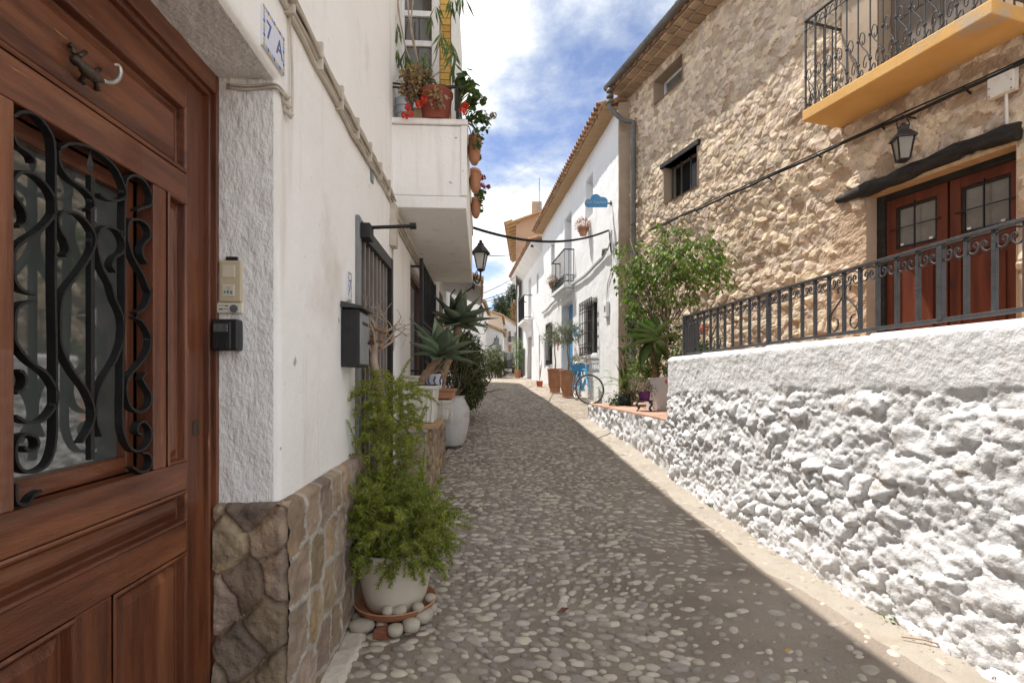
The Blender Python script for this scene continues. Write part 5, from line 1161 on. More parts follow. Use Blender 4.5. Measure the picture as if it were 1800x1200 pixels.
def tile_row(F, s0, s1, d_edge, z_edge, slope, parent, rows=2, step=.19, rng=random.Random(2), ln=.34):
    """barrel tiles laid up the roof from the eave edge: covers on top, channels between"""
    n = F.n; out = Vector((n.x, n.y, 0)); up = (-out * math.cos(slope) + Vector((0, 0, math.sin(slope)))); side = F.t
    R = Matrix((side, up, side.cross(up))).transposed()
    if R.determinant() < 0: R = Matrix((-side, up, (-side).cross(up))).transposed()
    k = 0; s = s0
    while s < s1:
        for r_ in range(rows):
            p = Vector(F(s, d_edge, z_edge)) + up * (r_ * ln) + Vector((0, 0, .03 + .012 * r_ + rng.uniform(-.008, .008)))
            o = put('roof_tile', TILE, parent, p); o.rotation_euler = (R.to_4x4() @ Matrix.Rotation(rng.uniform(-.06, .06), 4, 'Z')).to_euler()
            if r_ == 0:
                p = Vector(F(s + step / 2 / F.k, d_edge, z_edge)) - up * .02 + Vector((0, 0, .055 + rng.uniform(-.006, .006))); o = put('roof_tile', TILE_UP, parent, p); o.rotation_euler = (R.to_4x4() @ Matrix.Rotation(math.pi, 4, 'Y')).to_euler()
        s += step / F.k; k += 1
tile_row(FL, 8.32, 10.5, .74, 1.50, .38, cn, 2)
for s in (8.4, 10.4): mb = MB(); mb.tube(catmull([FL(s, .02, 1.1), FL(s, .3, 1.15), FL(s, .45, 1.35), FL(s, .62, 1.48)], 4), .016, 6); mb.tube(catmull([FL(s, .3, 1.42), FL(s, .22, 1.3), FL(s, .3, 1.22), FL(s, .36, 1.32)], 4), .012, 6); mb.build('bracket', iron, cn, smooth=True)
hc = thing('white_house', FL(17, -1, gz(17)), 'plain white house front on the shaded side further up the lane', 'house')
plaster('wall', FL, 14.0, 21.0, -.9, EAVE, [(16.4, 17.3, -.6, 1.5)], limewash, hc, step=.35, amp=.01); mb = MB(); mb.fbox(FL, 16.4, 17.3, -.1, -.09, -.6, 1.5); mb.build('door', wood_door, hc)
mb = MB(); mb.fbox(FL, 20.9, 21.0, -6, 0, -.9, EAVE); mb.build('end_wall', limewash, hc)
# ================================================================== retaining wall, terrace, landing
rg = random.Random(71)
rw = thing('retaining_wall', FW(3.6, 0, -1.3), 'whitewashed rubble retaining wall with smooth plastered top under the railing', 'wall')
wtop = lambda s: .205 + .0125 * (5.67 - s)
def band(s): return -.185 + .035 * (5.67 - s)
def batter(V): return .035 * np.clip((-.1 - V), 0, 1.4)
def lumps(U, V, amp=1.0):
    big = fbm(np.stack([U * 4.2, V * 6.0, U * 0 + 2], -1), 3); mid = fbm(np.stack([U * 13, V * 17, U * 0 + 5], -1), 3); fine = fbm(np.stack([U * 42, V * 42, U * 0], -1), 3)
    return amp * (.045 * big + .030 * (.35 - np.abs(mid)) * 2 - .012 + .010 * fine)
RW = lambda u, d, v: FW(u, d, v)
def band_k(U, V):
    b = band(U) + .035 * fbm(np.stack([U * 4, U * 0, U * 0 + 9], -1), 4); return sst((b - V) / .045 + .5)
def rw_base(U, V):
    k = band_k(U, V); sm = .045 + fbm(np.stack([U * 3, V * 3, U * 0], -1), 4) * .014 + .007 * np.abs(fbm(np.stack([U * 9, V * 14, U * 0 + 3], -1), 4)) - .05 * np.clip(1 - (wtop(U) - V) / .045, 0, 1) ** 2
    return sm * (1 - k) + (.036 + batter(V) + .020 * fbm(np.stack([U * 3.4, V * 5.0, U * 0 + 2], -1), 3) + .014 * (.3 - np.abs(fbm(np.stack([U * 15, V * 19, U * 0 + 5], -1), 3)))) * k
class Shear:      # rows follow the slightly rising top of the wall
    pass
sdd = scatter(1.2, 5.8, -1.45, .3, lambda u, v, r: .06 + .085 * r.random() ** 1.8 + .14 * max(0, min(1, (3.6 - u) / 1.4)) * r.random() ** 1.5, rg, 9000, 1.5, .5)
vals = lambda cu, cv: cv < wtop(cu)
relief(RW, lines(1.3, 5.67, .0125), lines(-1.42, .27, .0125), sdd, rg, rubble_white, rubble_white, rw, lambda r, u, v: r.choice((.008, .016, .024, .032, .042)) * r.uniform(.7, 1.15) if v < band(u) - .02 else 0.0, edge=.024, aniso=1.6, ang=-.35, warp=.06, wfreq=6, facet=.5,
       rough=.009, rfreq=18, base=rw_base, valid=vals, mortar_share=.30, crumb=.016, mortar_name='render', stone_ok=lambda u, v: v < band(u) - .03, noise_k=lambda U, V: .22 + .78 * band_k(U, V))
mb = MB(); mb.hexa([FW(1.3, -.30, -1.4), FW(5.66, -.30, -1.4), FW(5.66, -.02, -1.4), FW(1.3, -.02, -1.4), FW(1.3, -.30, wtop(1.3) - .002), FW(5.66, -.30, wtop(5.66) - .002), FW(5.66, -.012, wtop(5.66) - .002), FW(1.3, -.012, wtop(1.3) - .002)]); mb.build('capping', limewash, rw)
gs = sheet('gutter_strip', lambda u, d, v: FW(u, v, d), lines(1.2, 9.0, .03), lines(0., .52, .03), lambda U, V: street_z(FW(U, V, 0)[0], FW(U, V, 0)[1]) + .003 + .02 * np.clip(1 - V / .12, 0, 1) ** 2 - .045 * sst((V - .30 - .10 * fbm(np.stack([U * 1.7, U * 0, U * 0 + 6], -1), 4)) / .14),
           mat('pale_gutter_concrete', L(.30, .262, .218), L(.40, .36, .305), 3, .95, .6, 60, dirt=L(.30, .25, .20), dirt_scale=3, dirt_lo=.55, dirt_hi=.75, bump2=.4, bscale2=14)); tag(gs, 'pale worn concrete strip along the foot of the rubble wall', 'gutter', kind='structure')
# weeds, dead leaves and a twig in the gutter at its foot
leaf_m = leafm('weed_leaf', (.06, .14, .02), (.11, .2, .03))
for k, (px, py) in enumerate(((1602, 1098), (1265, 900))):
    s = FW.px(px); t = thing('weed', FW(s, .06, gz(s)), ['small green weed in the gutter at the near foot of the rubble wall', 'tiny weed at the foot of the rubble wall up the slope'][k], 'weed'); lv = Leaves(); c = Vector(FW(s, .075, gz(s) + .012))
    for q in range(26): a = rg.uniform(0, 6.28); lv.leaf(c + Vector((rg.gauss(0, .018), rg.gauss(0, .03), 0)), Vector((math.cos(a), math.sin(a), rg.uniform(.3, 1.4))), Vector((0, 0, 1)), rg.uniform(.018, .045), .014)
    lv.build('foliage', leaf_m, t)
for k, (px, py, m_, lab) in enumerate(((990, 1073, mat('dead_leaf', L(.10, .04, .028), L(.17, .075, .05), 20, .7), 'curled dark brown fallen leaf on the pebbles'), (1385, 1141, mat('yellow_leaf', L(.55, .30, .03), L(.62, .38, .06), 20, .6), 'small yellow fallen leaf on the shaded pebbles'), (1330, 945, MATS['yellow_leaf'], 'yellow petal lying in the gutter of the rubble wall'))):
    yy = 900 * 1.29 / (py - 660); xx = (px - 900) / 900 * yy; lv = Leaves(); z = float(street_z(np.array(xx), np.array(yy))) + .016; sz = (.075, .03, .03)[k]
    lv.leaf(Vector((xx - sz / 2, yy, z)), Vector((1, .2, .1)), Vector((0, -.3, 1)), sz, sz * .55, .35, -.25); o = lv.build('fallen_leaf', m_, None); tag(o, lab, 'leaf')
s = FW.px(1690); t = thing('twig', FW(s, .12, gz(s)), 'dry brown twig lying on the sunlit edge of the lane', 'twig'); mb = MB(); p = Vector(FW(s + .12, .20, gz(s) + .018)); mb.tube([p, p + Vector((.08, -.04, .006)), p + Vector((.15, -.10, .0)), p + Vector((.2, -.13, .004))], [.004, .005, .004, .002], 6); mb.build('stick', bark_dry, t, smooth=True)
lv = Leaves()
for _ in range(160):
    s = rg.uniform(2.0, 5.2); d = abs(rg.gauss(.04, .05)); c = Vector(FW(s, d + .05, gz(s) + .02)); a = rg.uniform(0, 6.28); lv.leaf(c, Vector((math.cos(a), math.sin(a), .2)), Vector((0, 0, 1)), rg.uniform(.008, .022), .008)
o = lv.build('leaf_litter', mat('litter', L(.20, .09, .06), L(.32, .16, .10), 30, .9, var=.4, hue=.03), None); tag(o, 'scatter of tiny dry petals in the gutter below the rubble wall', 'litter', kind='stuff')

# terrace behind it
tan_paving = mat('terrace_paving', L(.36, .22, .14), L(.44, .29, .20), 3, .9, .4, 30)
tr = MB(); zt = .165
P_ = [FW(.8, -.28, 0), FW(5.66, -.28, 0), (2.30, 7.05, 0), FS(9.0, .0, 0), FS(3.0, 0, 0)]
n = len(P_); tr.add([(p[0], p[1], zt) for p in P_] + [(p[0], p[1], -1.4) for p in P_], [tuple(range(n))] + [(i, (i + 1) % n, n + (i + 1) % n, n + i) for i in range(n)]); o = tr.build('terrace', tan_paving); tag(o, 'raised terrace floor before the stone house', 'terrace', kind='structure')
# landing with clay tiles and its low rubble front
ld = thing('landing', FW(7.3, -.3, -1.0), 'low landing with terracotta tiles and whitewashed rubble front beside the lane', 'landing')
lz_ = lambda s: -.505
LW = lambda u, d, v: FW(u, d, -1.3 + v * (-.515 + 1.3))
sdd = scatter(5.5, 9.4, -1.35, -.4, lambda u, v, r: .06 + .06 * r.random(), rg, 4000, 1.4, .5)
relief(FW, lines(5.62, 9.25, .02), lines(-1.3, -.512, .02), sdd, rg, rubble_white, rubble_white, ld, lambda r, u, v: r.uniform(.015, .05), edge=.03, aniso=1.4, warp=.04, rough=.012, mortar_share=.25, crumb=.012, limit=120, mortar_name='render', base=lambda U, V: .01 - .05 * np.clip((U - 8.9) / .35, 0, 1))
mb = MB(); P_ = [FW(5.68, -.01, 0), FW(9.2, -.01, 0), (2.17, 10.48, 0), (2.6, 10.4, 0), FS(9.5, -.1, 0), (2.5, 7.2, 0), FW(5.68, -.4, 0)]
n = len(P_); mb.add([(p[0], p[1], -.530) for p in P_] + [(p[0], p[1], -1.3) for p in P_], [tuple(range(n))] + [(i, (i + 1) % n, n + (i + 1) % n, n + i) for i in range(n)]); mb.build('fill', mortar_grey, ld)
for i in range(10):
    for j in range(3):
        s = 5.74 + i * .34; d0 = -.02 - j * .34
        if s > 8.9: continue
        mb = MB(); mb.fbox(FW, s, s + .33, d0 - .33, d0, -.528, -.497 + .002 * ((i + j) % 3)); mb.build('floor_tile', mat('pale_clay_tile', L(.42, .25, .18), L(.52, .34, .26), 5, .9, .4, 40, var=.15), ld, bevel=.004)
mb = MB(); mb.fbox(FW, 5.69, 5.735, -.5, -.02, -.52, -.46); mb.build('edge_board', wood_black, ld)
pw = thing('planter_wall', (2.1, 7.3, -.53), 'low white wall on the landing holding back the shrubs', 'wall'); mb = MB()
A, B = Vector((1.98, 7.58, 0)), Vector((2.34, 7.0, 0)); nn = Vector((-(B - A).y, (B - A).x, 0)).normalized() * .16
if nn.y < 0: nn = -nn
mb.hexa([(A.x, A.y, -.6), (B.x, B.y, -.6), (B + nn).to_tuple()[:2] + (-.6,), (A + nn).to_tuple()[:2] + (-.6,), (A.x, A.y, -.04), (B.x, B.y, .01), (B + nn).to_tuple()[:2] + (.01,), (A + nn).to_tuple()[:2] + (-.04,)]); mb.build('face', limewash, pw, bevel=.02, seg=3)
mb = MB(); mb.add([(A.x, A.y + .1, -.08), (B.x, B.y + .1, -.05), (3.1, 7.6, -.05), (2.55, 10.0, -.08), (2.2, 8.6, -.08)] , [(0, 1, 2, 3, 4)]); o = mb.build('planting_bed', soil, None); tag(o, 'dark soil bed between the landing and the stone house', 'soil', kind='structure')

# ---- railing on the retaining wall
rl = thing('iron_railing', FW(3.6, -.1, .22), 'low wrought iron railing with scrolls along the top of the white rubble wall', 'railing')
RD = -.10; zb = lambda s: .232 + .019 * (5.5 - s); ztp = lambda s: .64 + .0155 * (5.5 - s)
for zf, w, h in ((zb, .022, .022), (ztp, .034, .018)): mb = MB(); mb.bar(FW(1.2, RD, zf(1.2)), FW(5.56, RD, zf(5.56)), w, h); mb.build('rail', iron_grey, rl, bevel=.002)
k = 0; s = 1.33; bars = []
while s < 5.57:
    thick = .030 if k % 11 == 10 else .020
    mb = MB(); mb.bar(FW(s, RD, zb(s)), FW(s, RD, ztp(s) - .008), thick, thick, up=FW.n); mb.build('bar', iron_grey, rl, bevel=.002); bars.append(s); s += .1312; k += 1
def spiral(F, d, cu, cz, r, a0, turns, n=14, dirn=1): return [F(cu + r * (1 - .72 * i / n) * math.cos(a0 + dirn * turns * 6.283 * i / n) / F.k, d, cz + r * (1 - .72 * i / n) * math.sin(a0 + dirn * turns * 6.283 * i / n)) for i in range(n + 1)]
for a, b in zip(bars, bars[1:]):
    c = (a + b) / 2; top = ztp(c) - .010; r = .0262
    mb = MB(); w = (b - a) / 2
    for sg in (-1, 1):
        P1 = [(c + sg * w * .93, top - .012), (c + sg * w * .97, top - .045), (c + sg * w * .78, top - .078), (c + sg * w * .45, top - .086), (c + sg * w * .16, top - .070), (c + sg * w * .12, top - .045), (c + sg * w * .32, top - .034), (c + sg * w * .46, top - .050), (c + sg * w * .36, top - .060)]
        mb = MB(); mb.tube([FW(q.x, RD, q.y) for q in catmull([Vector((x, y, 0)) for x, y in P1], 3)], .0052, 5); mb.build('scroll', iron_grey, rl, smooth=True)
    mb = MB(); mb.tube([FW(c + w * .95 * math.cos(t_), RD, top - .034 + .026 * math.sin(t_)) for t_ in np.linspace(.1, 3.04, 9)], .0045, 5); mb.build('arch', iron_grey, rl, smooth=True)
for i0 in (14, 15, 26, 27):
    if i0 + 1 < len(bars):
        a, b = bars[i0], bars[i0 + 1]; c = (a + b) / 2; z0, z1 = zb(c) + .012, ztp(c) - .10; mb = MB(); sg = 1 if i0 % 2 == 0 else -1; x0, x1 = (a, b) if sg > 0 else (b, a)
        P1 = [(x0 + .3 * (x1 - x0), z0 + .10), (x0 + .55 * (x1 - x0), z0 + .085), (x0 + .6 * (x1 - x0), z0 + .04), (x0 + .35 * (x1 - x0), z0 + .012), (x0 + .1 * (x1 - x0), z0 + .05), (x0 + .2 * (x1 - x0), z0 + .13), (x0 + .9 * (x1 - x0), z1 - .06), (x0 + .85 * (x1 - x0), z1), (x0 + .6 * (x1 - x0), z1 - .005), (x0 + .62 * (x1 - x0), z1 - .035)]
        mb.tube([FW(q.x, RD, q.y) for q in catmull([Vector((x, y, 0)) for x, y in P1], 4)], .006, 5); mb.build('brace_scroll', iron_grey, rl, smooth=True)
E0 = Vector(FW(5.56, RD, 0)); E1 = E0 + Vector((.42, .75, 0))
mb = MB(); mb.bar(E0 + Vector((0, 0, .645)), E1 + Vector((0, 0, .645)), .03, .018); mb.build('rail', iron_grey, rl); mb = MB(); mb.bar(E0 + Vector((0, 0, .232)), E1 + Vector((0, 0, .232)), .022); mb.build('rail', iron_grey, rl)
mb = MB(); mb.bar(E0 + Vector((0, 0, .19)), E0 + Vector((0, 0, .65)), .042, .042); mb.build('end_post', iron_grey, rl, bevel=.003)
for q in range(1, 7): p = E0.lerp(E1, q / 6); mb = MB(); mb.bar(p + Vector((0, 0, .17)), p + Vector((0, 0, .64)), .020); mb.build('bar', iron_grey, rl)

# ================================================================== stone house
sh_ = thing('stone_house', FS(7, -.5, .1), 'tan rubble stone house with red brown double door, ochre balcony and zinc gutter', 'house')
SD, SW1, SW2, SB = (4.31, 5.58, .10, 1.98), (8.37, 9.28, 3.10, 3.76), (8.76, 9.60, 5.06, 5.50), (4.45, 5.45, 2.98, 5.05)
holes = [SD, SW1, SW2, SB]
def inhole(u, v, mg=0.0): return any(a - mg < u < b + mg and c - mg < v < e + mg for a, b, c, e in holes)
eu = [x for h in holes for x in h[:2]]; ev = [x for h in holes for x in h[2:]]
rough_low = lambda V: np.clip((4.2 - V) / 2.5, .35, 1.0)
rs_ = random.Random(81)
sdd = scatter(2.1, 10.6, -.8, 5.85, lambda u, v, r: (.062 + .085 * r.random() ** 2.0) * (1.0 if v > 2.4 else 1.25), rs_, 24000, 1.25, .5)
def s_ok(u, v):
    if inhole(u, v, .05): return False
    return not (4.05 < u < 5.85 and 2.95 < v < 5.3)
rough_low = lambda V: np.clip((4.6 - V) / 2.2, .65, 1.0)
relief(FS, lines(2.2, 10.52, .021, eu), lines(-.7, 5.78, .021, ev), sdd, rs_, rubble_tan, mortar_tan, sh_, lambda r, u, v: r.choice((.02, .032, .045, .055)) * r.uniform(.7, 1.2), edge=.016, aniso=1.3, ang=.25, warp=.05, wfreq=8, facet=.9, smooth=False,
       rough=.009, rfreq=17, mortar_share=lambda u, v: .14 if not (5.5 < u < 6.0 and v < 1.9) else .8, crumb=.010, stone_ok=s_ok, base=lambda U, V: -.012 + .03 * fbm(np.stack([U * 2.6, V * 3.2, U * 0], -1), 3),
       valid=lambda u, v: ~np.any([(u > a) & (u < b) & (v > c) & (v < e) for a, b, c, e in holes], axis=0), flat=lambda U, V: rough_low(V))
for h, dp in ((SD, .24), (SW1, .26), (SW2, .26), (SB, .2)): reveal('reveal', FS, h, dp, plaster_tan, sh_, r=-.02)
# plastered bay behind the balcony with a shuttered door
sheet('plaster_bay', FS, lines(4.05, 5.85, .05, (4.45, 5.45)), lines(2.9, 5.3, .05, (2.98, 5.05)), lambda U, V: .035 + fbm(np.stack([U * 3, V * 3, U * 0], -1), 3) * .008, plaster_tan, sh_, mask=lambda u, v: ~((u > 4.45) & (u < 5.45) & (v > 2.98) & (v < 5.05)))
sb_ = part_empty('balcony_door', FS(4.95, -.18, 2.98), sh_)
for a, b in ((4.46, 4.94), (4.96, 5.44)):
    mb = MB(); mb.fbox(FS, a, b, -.19, -.15, 2.99, 5.04); mb.build('leaf', mat('taupe_shutter', L(.15, .125, .105), L(.19, .16, .135), 4, .7), sb_, bevel=.006)
    for z in (3.1, 3.75, 4.4): mb = MB(); mb.fbox(FS, a + .08, b - .08, -.15, -.138, z, z + .55); mb.build('panel', MATS['taupe_shutter'], sb_, bevel=.01)
# double door
dd_ = part_empty('double_door', FS(4.95, -.2, .16), sh_); dd_['label'] = 'red brown wooden double door with barred window panes'
def sbox(name, s0, s1, d0, d1, z0, z1, m=wood_red, bev=.004, parent=dd_): mb = MB(); mb.fbox(FS, s0, s1, d0, d1, z0, z1); return mb.build(name, m, parent, bevel=bev)
sbox('frame', 5.50, 5.58, -.22, -.13, .16, 1.98, wood_black); sbox('frame', 4.31, 4.345, -.22, -.13, .16, 1.98, wood_black); sbox('frame', 4.345, 5.50, -.22, -.135, 1.88, 1.98, wood_black)
for a, b in ((4.35, 4.905), (4.925, 5.495)):
    sbox('stile', a, a + .09, -.21, -.16, .16, 1.88); sbox('stile', b - .09, b, -.21, -.16, .16, 1.88)
    for z0, z1 in ((.16, .32), (1.17, 1.34), (1.78, 1.88)): sbox('rail', a + .09, b - .09, -.21, -.161, z0, z1)
    sbox('panel', a + .09, b - .09, -.21, -.185, .32, 1.17); sbox('raised_panel', a + .13, b - .13, -.185, -.17, .38, 1.11, bev=.012)
    sbox('pane', a + .09, b - .09, -.205, -.195, 1.34, 1.78, curtain_g, 0)
    for z0, z1 in ((1.34, 1.365), (1.755, 1.78)): sbox('glazing_bead', a + .09, b - .09, -.195, -.175, z0, z1, wood_black)
    for s0 in (a + .09, b - .115): sbox('glazing_bead', s0, s0 + .025, -.195, -.176, 1.365, 1.755, wood_black)
    c = (a + b) / 2; mb = MB(); mb.bar(FS(c, -.15, 1.32), FS(c, -.15, 1.80), .012); mb.build('bar', iron, dd_); mb = MB(); mb.bar(FS(a + .05, -.148, 1.55), FS(b - .05, -.148, 1.55), .010); mb.build('bar', iron, dd_)
    for s0, z0 in ((a + .15, 1.37), (b - .15, 1.37)): sbox('white_clip', s0 - .015, s0 + .015, -.176, -.170, z0, z0 + .02, white_plastic, 0)
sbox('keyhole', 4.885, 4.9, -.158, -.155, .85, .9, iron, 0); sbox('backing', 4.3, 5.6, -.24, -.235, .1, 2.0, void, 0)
# beam over the door
bm_ = part_empty('lintel_beam', FS(5.0, .02, 2.0), sh_); mb = MB()
pts = [FS(s, .02 + .02 * math.sin(s * 5), 2.045 + .030 * math.sin((s - 4.3) * 4.2) - .03 * (s > 5.7)) for s in np.linspace(4.28, 5.93, 15)]
mb.tube(pts, [.075 + .012 * math.sin(i * 1.9) for i in range(12)] + [.062, .05, .038], 10, flat=1.0); mb.build('timber', wood_black, bm_, smooth=50)
mb = MB(); mb.fbox(FS, 4.31, 5.62, -.16, .02, 1.945, 1.985); mb.build('underboard', wood_tan, bm_, bevel=.006)
# barred small window and upper window
for h, nm in ((SW1, 'barred_window'), (SW2, 'attic_window')):
    w = part_empty(nm, FS((h[0] + h[1]) / 2, -.2, h[2]), sh_); a, b, c, e = h
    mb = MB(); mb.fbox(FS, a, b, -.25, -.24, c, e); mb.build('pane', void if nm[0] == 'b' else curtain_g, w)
    if nm[0] == 'b':
        mb = MB(); mb.fbox(FS, a - .05, b + .09, -.16, .045, e, e + .085); mb.build('lintel', wood_black, w, bevel=.008)
        mb = MB(); mb.fbox(FS, a - .02, b + .02, -.18, -.02, c - .05, c + .02); mb.build('sill', wood_black, w, bevel=.006)
        for q in range(4): s = a + (b - a) * (.08 + .28 * q); mb = MB(); mb.bar(FS(s, -.12, c), FS(s, -.12, e), .035, .02); mb.build('bar', iron_grey, w)
        mb = MB(); mb.fbox(FS, a + .18, a + .5, -.235, -.23, c + .05, e - .1); mb.build('curtain', mat('grey_curtain', L(.13, .13, .135), L(.17, .17, .18), 8, .9), w)
    else:
        for s in (a + .01, b - .04): mb = MB(); mb.fbox(FS, s, s + .03, -.24, -.20, c, e); mb.build('frame', limewash, w)
        mb = MB(); mb.fbox(FS, a + .04, b - .04, -.24, -.205, e - .04, e); mb.build('frame', limewash, w)
# ochre balcony slab and its railing
sl = part_empty('balcony', FS(5.05, .27, 2.846), sh_); b0, b1, bd = 4.18, 5.91, .54
mb = MB(); mb.fbox(FS, b0, b1, -.02, bd, 2.85, 2.97); mb.build('slab', yellow_m, sl, bevel=.012, seg=3)
nb = 14; zr0, zr1 = 2.975, 3.97
for s in (b0 + .02, b1 - .02): mb = MB(); mb.bar(FS(s, .0, zr1), FS(s, bd - .03, zr1), .03, .014); mb.build('rail', iron_grey, sl); mb = MB(); mb.bar(FS(s, .0, zr0 + .06), FS(s, bd - .03, zr0 + .06), .014); mb.build('rail', iron_grey, sl)
mb = MB(); mb.bar(FS(b0 + .01, bd - .03, zr1), FS(b1 - .01, bd - .03, zr1), .034, .014); mb.build('rail', iron_grey, sl); mb = MB(); mb.bar(FS(b0 + .02, bd - .03, zr1 - .11), FS(b1 - .02, bd - .03, zr1 - .11), .010); mb.build('rail', iron_grey, sl)
bs = [b0 + .02 + (b1 - b0 - .04) * q / nb for q in range(nb + 1)]
for q, s in enumerate(bs):
    w = .024 if q in (0, nb, nb - 1) else .015
    mb = MB(); mb.tube([FS(s, bd - .03, zr0 - .01), FS(s, bd - .03, zr1)], w / 2, 7)
    for z in (zr0 + .02, zr0 + .13, zr0 + .37, zr1 - .11): mb.lathe(Vector(FS(s, bd - .03, z)), [(.006, -.02), (.016, -.008), (.016, .008), (.006, .02)], 7)
    mb.build('bar', iron_grey, sl, smooth=40)
for a, b in zip(bs, bs[1:]):
    w = (b - a); mb = MB()
    for P1 in ([(.06, .13), (.25, .19), (.5, .16), (.55, .09), (.38, .07), (.32, .12)], [(.05, .14), (.30, .22), (.70, .30), (.95, .38)], [(.94, .37), (.75, .44), (.5, .41), (.46, .34), (.62, .31), (.7, .36)], [(.95, .02), (.7, .07), (.6, .02), (.75, -.0)], [(.05, .89), (.25, .95), (.5, .93), (.6, .88), (.45, .86)], [(.95, .89), (.8, .96), (.62, .95)]):
        mb = MB(); mb.tube([FS(q.x, bd - .03, q.y) for q in catmull([Vector((a + x * w, zr0 + z, 0)) for x, z in P1], 3)], .0055, 5); mb.build('scroll', iron_grey, sl, smooth=True)
for sside in (b0 + .02, b1 - .02):
    for q in range(1, 4):
        d = q * .125; mb = MB(); mb.tube([FS(sside, d, zr0 - .01), FS(sside, d, zr1)], .0075, 6); mb.build('bar', iron_grey, sl, smooth=40)
        mb = MB(); mb.tube(catmull([FS(sside, d, zr0 + .12), FS(sside, d + .05, zr0 + .2), FS(sside, d + .09, zr0 + .12), FS(sside, d + .05, zr0 + .07), FS(sside, d + .1, zr0 + .34)], 3), .0055, 5); mb.build('scroll', iron_grey, sl, smooth=True)
# eave, tiles, gutter, downpipe
rf = part_empty('roof', FS(6.5, .2, 5.76), sh_); slope = .33
def roofplane(F, s0, s1, d0, d1, z, slope, m, parent, th=.05):
    dz = math.tan(slope) * (d1 - d0); mb = MB(); mb.hexa([F(s0, d0, z + dz), F(s1, d0, z + dz), F(s1, d1, z), F(s0, d1, z), F(s0, d0, z + dz + th), F(s1, d0, z + dz + th), F(s1, d1, z + th), F(s0, d1, z + th)]); return mb.build('deck', m, parent)
roofplane(FS, 2.2, 10.52, -4, .40, 5.76, slope, roof_tile_m, rf)
for k in range(44): s = 2.3 + k * .188; mb = MB(); mb.fbox(FS, s, s + .172, .0, .24, 5.695, 5.725 + .004 * (k % 3)); mb.build('eave_brick', mat('pale_eave_brick', L(.37, .26, .18), L(.46, .35, .25), 6, .95, .6, 40, var=.2), rf)
for k in range(44): s = 2.3 + k * .188; mb = MB(); mb.fbox(FS, s, s + .172, .0, .38, 5.735, 5.757); mb.build('eave_brick', MATS['pale_eave_brick'], rf)
tile_row(FS, 2.4, 10.5, .45, 5.81, slope, rf, 2, .215)
gt = part_empty('gutter', FS(6.5, .46, 5.78), sh_); mb = MB(); R_ = .072
V_ = []
for s in (2.2, 10.56):
    for rr in (R_, R_ - .006):
        for k in range(13): a = math.pi + math.pi * k / 12; V_.append(FS(s, .475 + rr * math.cos(a), 5.855 + rr * math.sin(a)))
for k in range(12): mb.f += [(k, k + 1, 27 + k, 26 + k), (13 + k + 1, 13 + k, 39 + k, 40 + k), (k, k + 1, 14 + k, 13 + k), (26 + k, 27 + k, 40 + k, 39 + k)]; mb.mi += [0] * 4
mb.v = V_; mb.build('trough', zinc, gt, smooth=50)
mb = MB(); mb.tube([FS(10.555, .475, 5.845), FS(10.57, .475, 5.845)], .07, 16); mb.build('end_cap', zinc, gt, smooth=40)
for s in np.arange(3.0, 10.3, .85): mb = MB(); mb.tube([FS(s, .475 + (R_ + .004) * math.cos(a), 5.855 + (R_ + .004) * math.sin(a)) for a in np.linspace(math.pi, 2 * math.pi, 12)], .010, 6); mb.build('bracket', zinc, gt, smooth=True)
dp = part_empty('downpipe', FS(10.3, .1, -.4), sh_)
c0 = Vector(FS(10.42, .475, 5.77)); c1 = Vector(FS(10.20, .085, 4.95))
for q in range(3): mb = MB(); mb.lathe(c0 + Vector((0, 0, -.10 - q * .11)), [(.05, 0), (.075, .02), (.075, .05), (.05, .09)], 14); mb.build('collar', zinc, dp, smooth=40)
mb = MB(); mb.tube(catmull([c0 + Vector((0, 0, -.30)), c0 + Vector((.01, 0, -.40)), c0.lerp(c1, .55) + Vector((0, 0, -.22)), c1 + Vector((0, 0, .08)), c1 + Vector((0, 0, -.1))], 4), .045, 12); mb.build('swan_neck', zinc, dp, smooth=40)
for z0, z1 in ((4.9, 3.0), (2.98, .8), (.78, -.4)): mb = MB(); mb.tube([(c1.x, c1.y, z0), (c1.x, c1.y, z1)], .052, 14); mb.build('pipe', zinc, dp, smooth=40); mb = MB(); mb.tube([(c1.x, c1.y, z0), (c1.x, c1.y, z0 - .10)], .059, 14); mb.build('socket', zinc, dp, smooth=40)
# party wall strip towards the white house
mb = MB(); mb.box(2.175, 2.46, 10.44, 10.60, -.8, 5.58); mb.build('corner_strip', plaster_tan, sh_, bevel=.02)
mb = MB(); mb.add([FS(2.2, 0, -1.2), FS(2.2, -4, -1.2), FS(2.2, -4, 5.8), FS(2.2, 0, 5.8)], [(0, 1, 2, 3)]); mb.build('end_wall', mortar_tan, sh_)
# lantern, box and cable on the stone wall
ln = thing('porch_lantern', FS(5.1, .16, 2.14), 'four sided black iron lantern hanging over the red brown double door', 'lantern'); c = Vector(FS(5.1, .17, 2.13))
mb = MB(); mb.lathe(c, [(.058, 0), (.095, .20)], 4, rot=.5); mb.build('glass', mat('smoky_glass', L(.17, .15, .12), L(.22, .2, .16), 6, .1, spec=.8), ln)
for k in range(4): a = .5 + k * math.pi / 2; mb = MB(); mb.bar(c + Vector((.062 * math.cos(a), .062 * math.sin(a), 0)), c + Vector((.099 * math.cos(a), .099 * math.sin(a), .2)), .012); mb.build('corner_bar', iron, ln)
mb = MB(); mb.lathe(c, [(.03, -.03), (.07, -.012), (.068, 0), (.03, .004)], 4, rot=.5); mb.build('base', iron, ln)
mb = MB(); mb.lathe(c, [(.128, .20), (.128, .212), (.09, .25), (.05, .285), (.045, .33), (.03, .34), (.01, .36)], 4, rot=.5); mb.build('cap', iron_grey, ln)
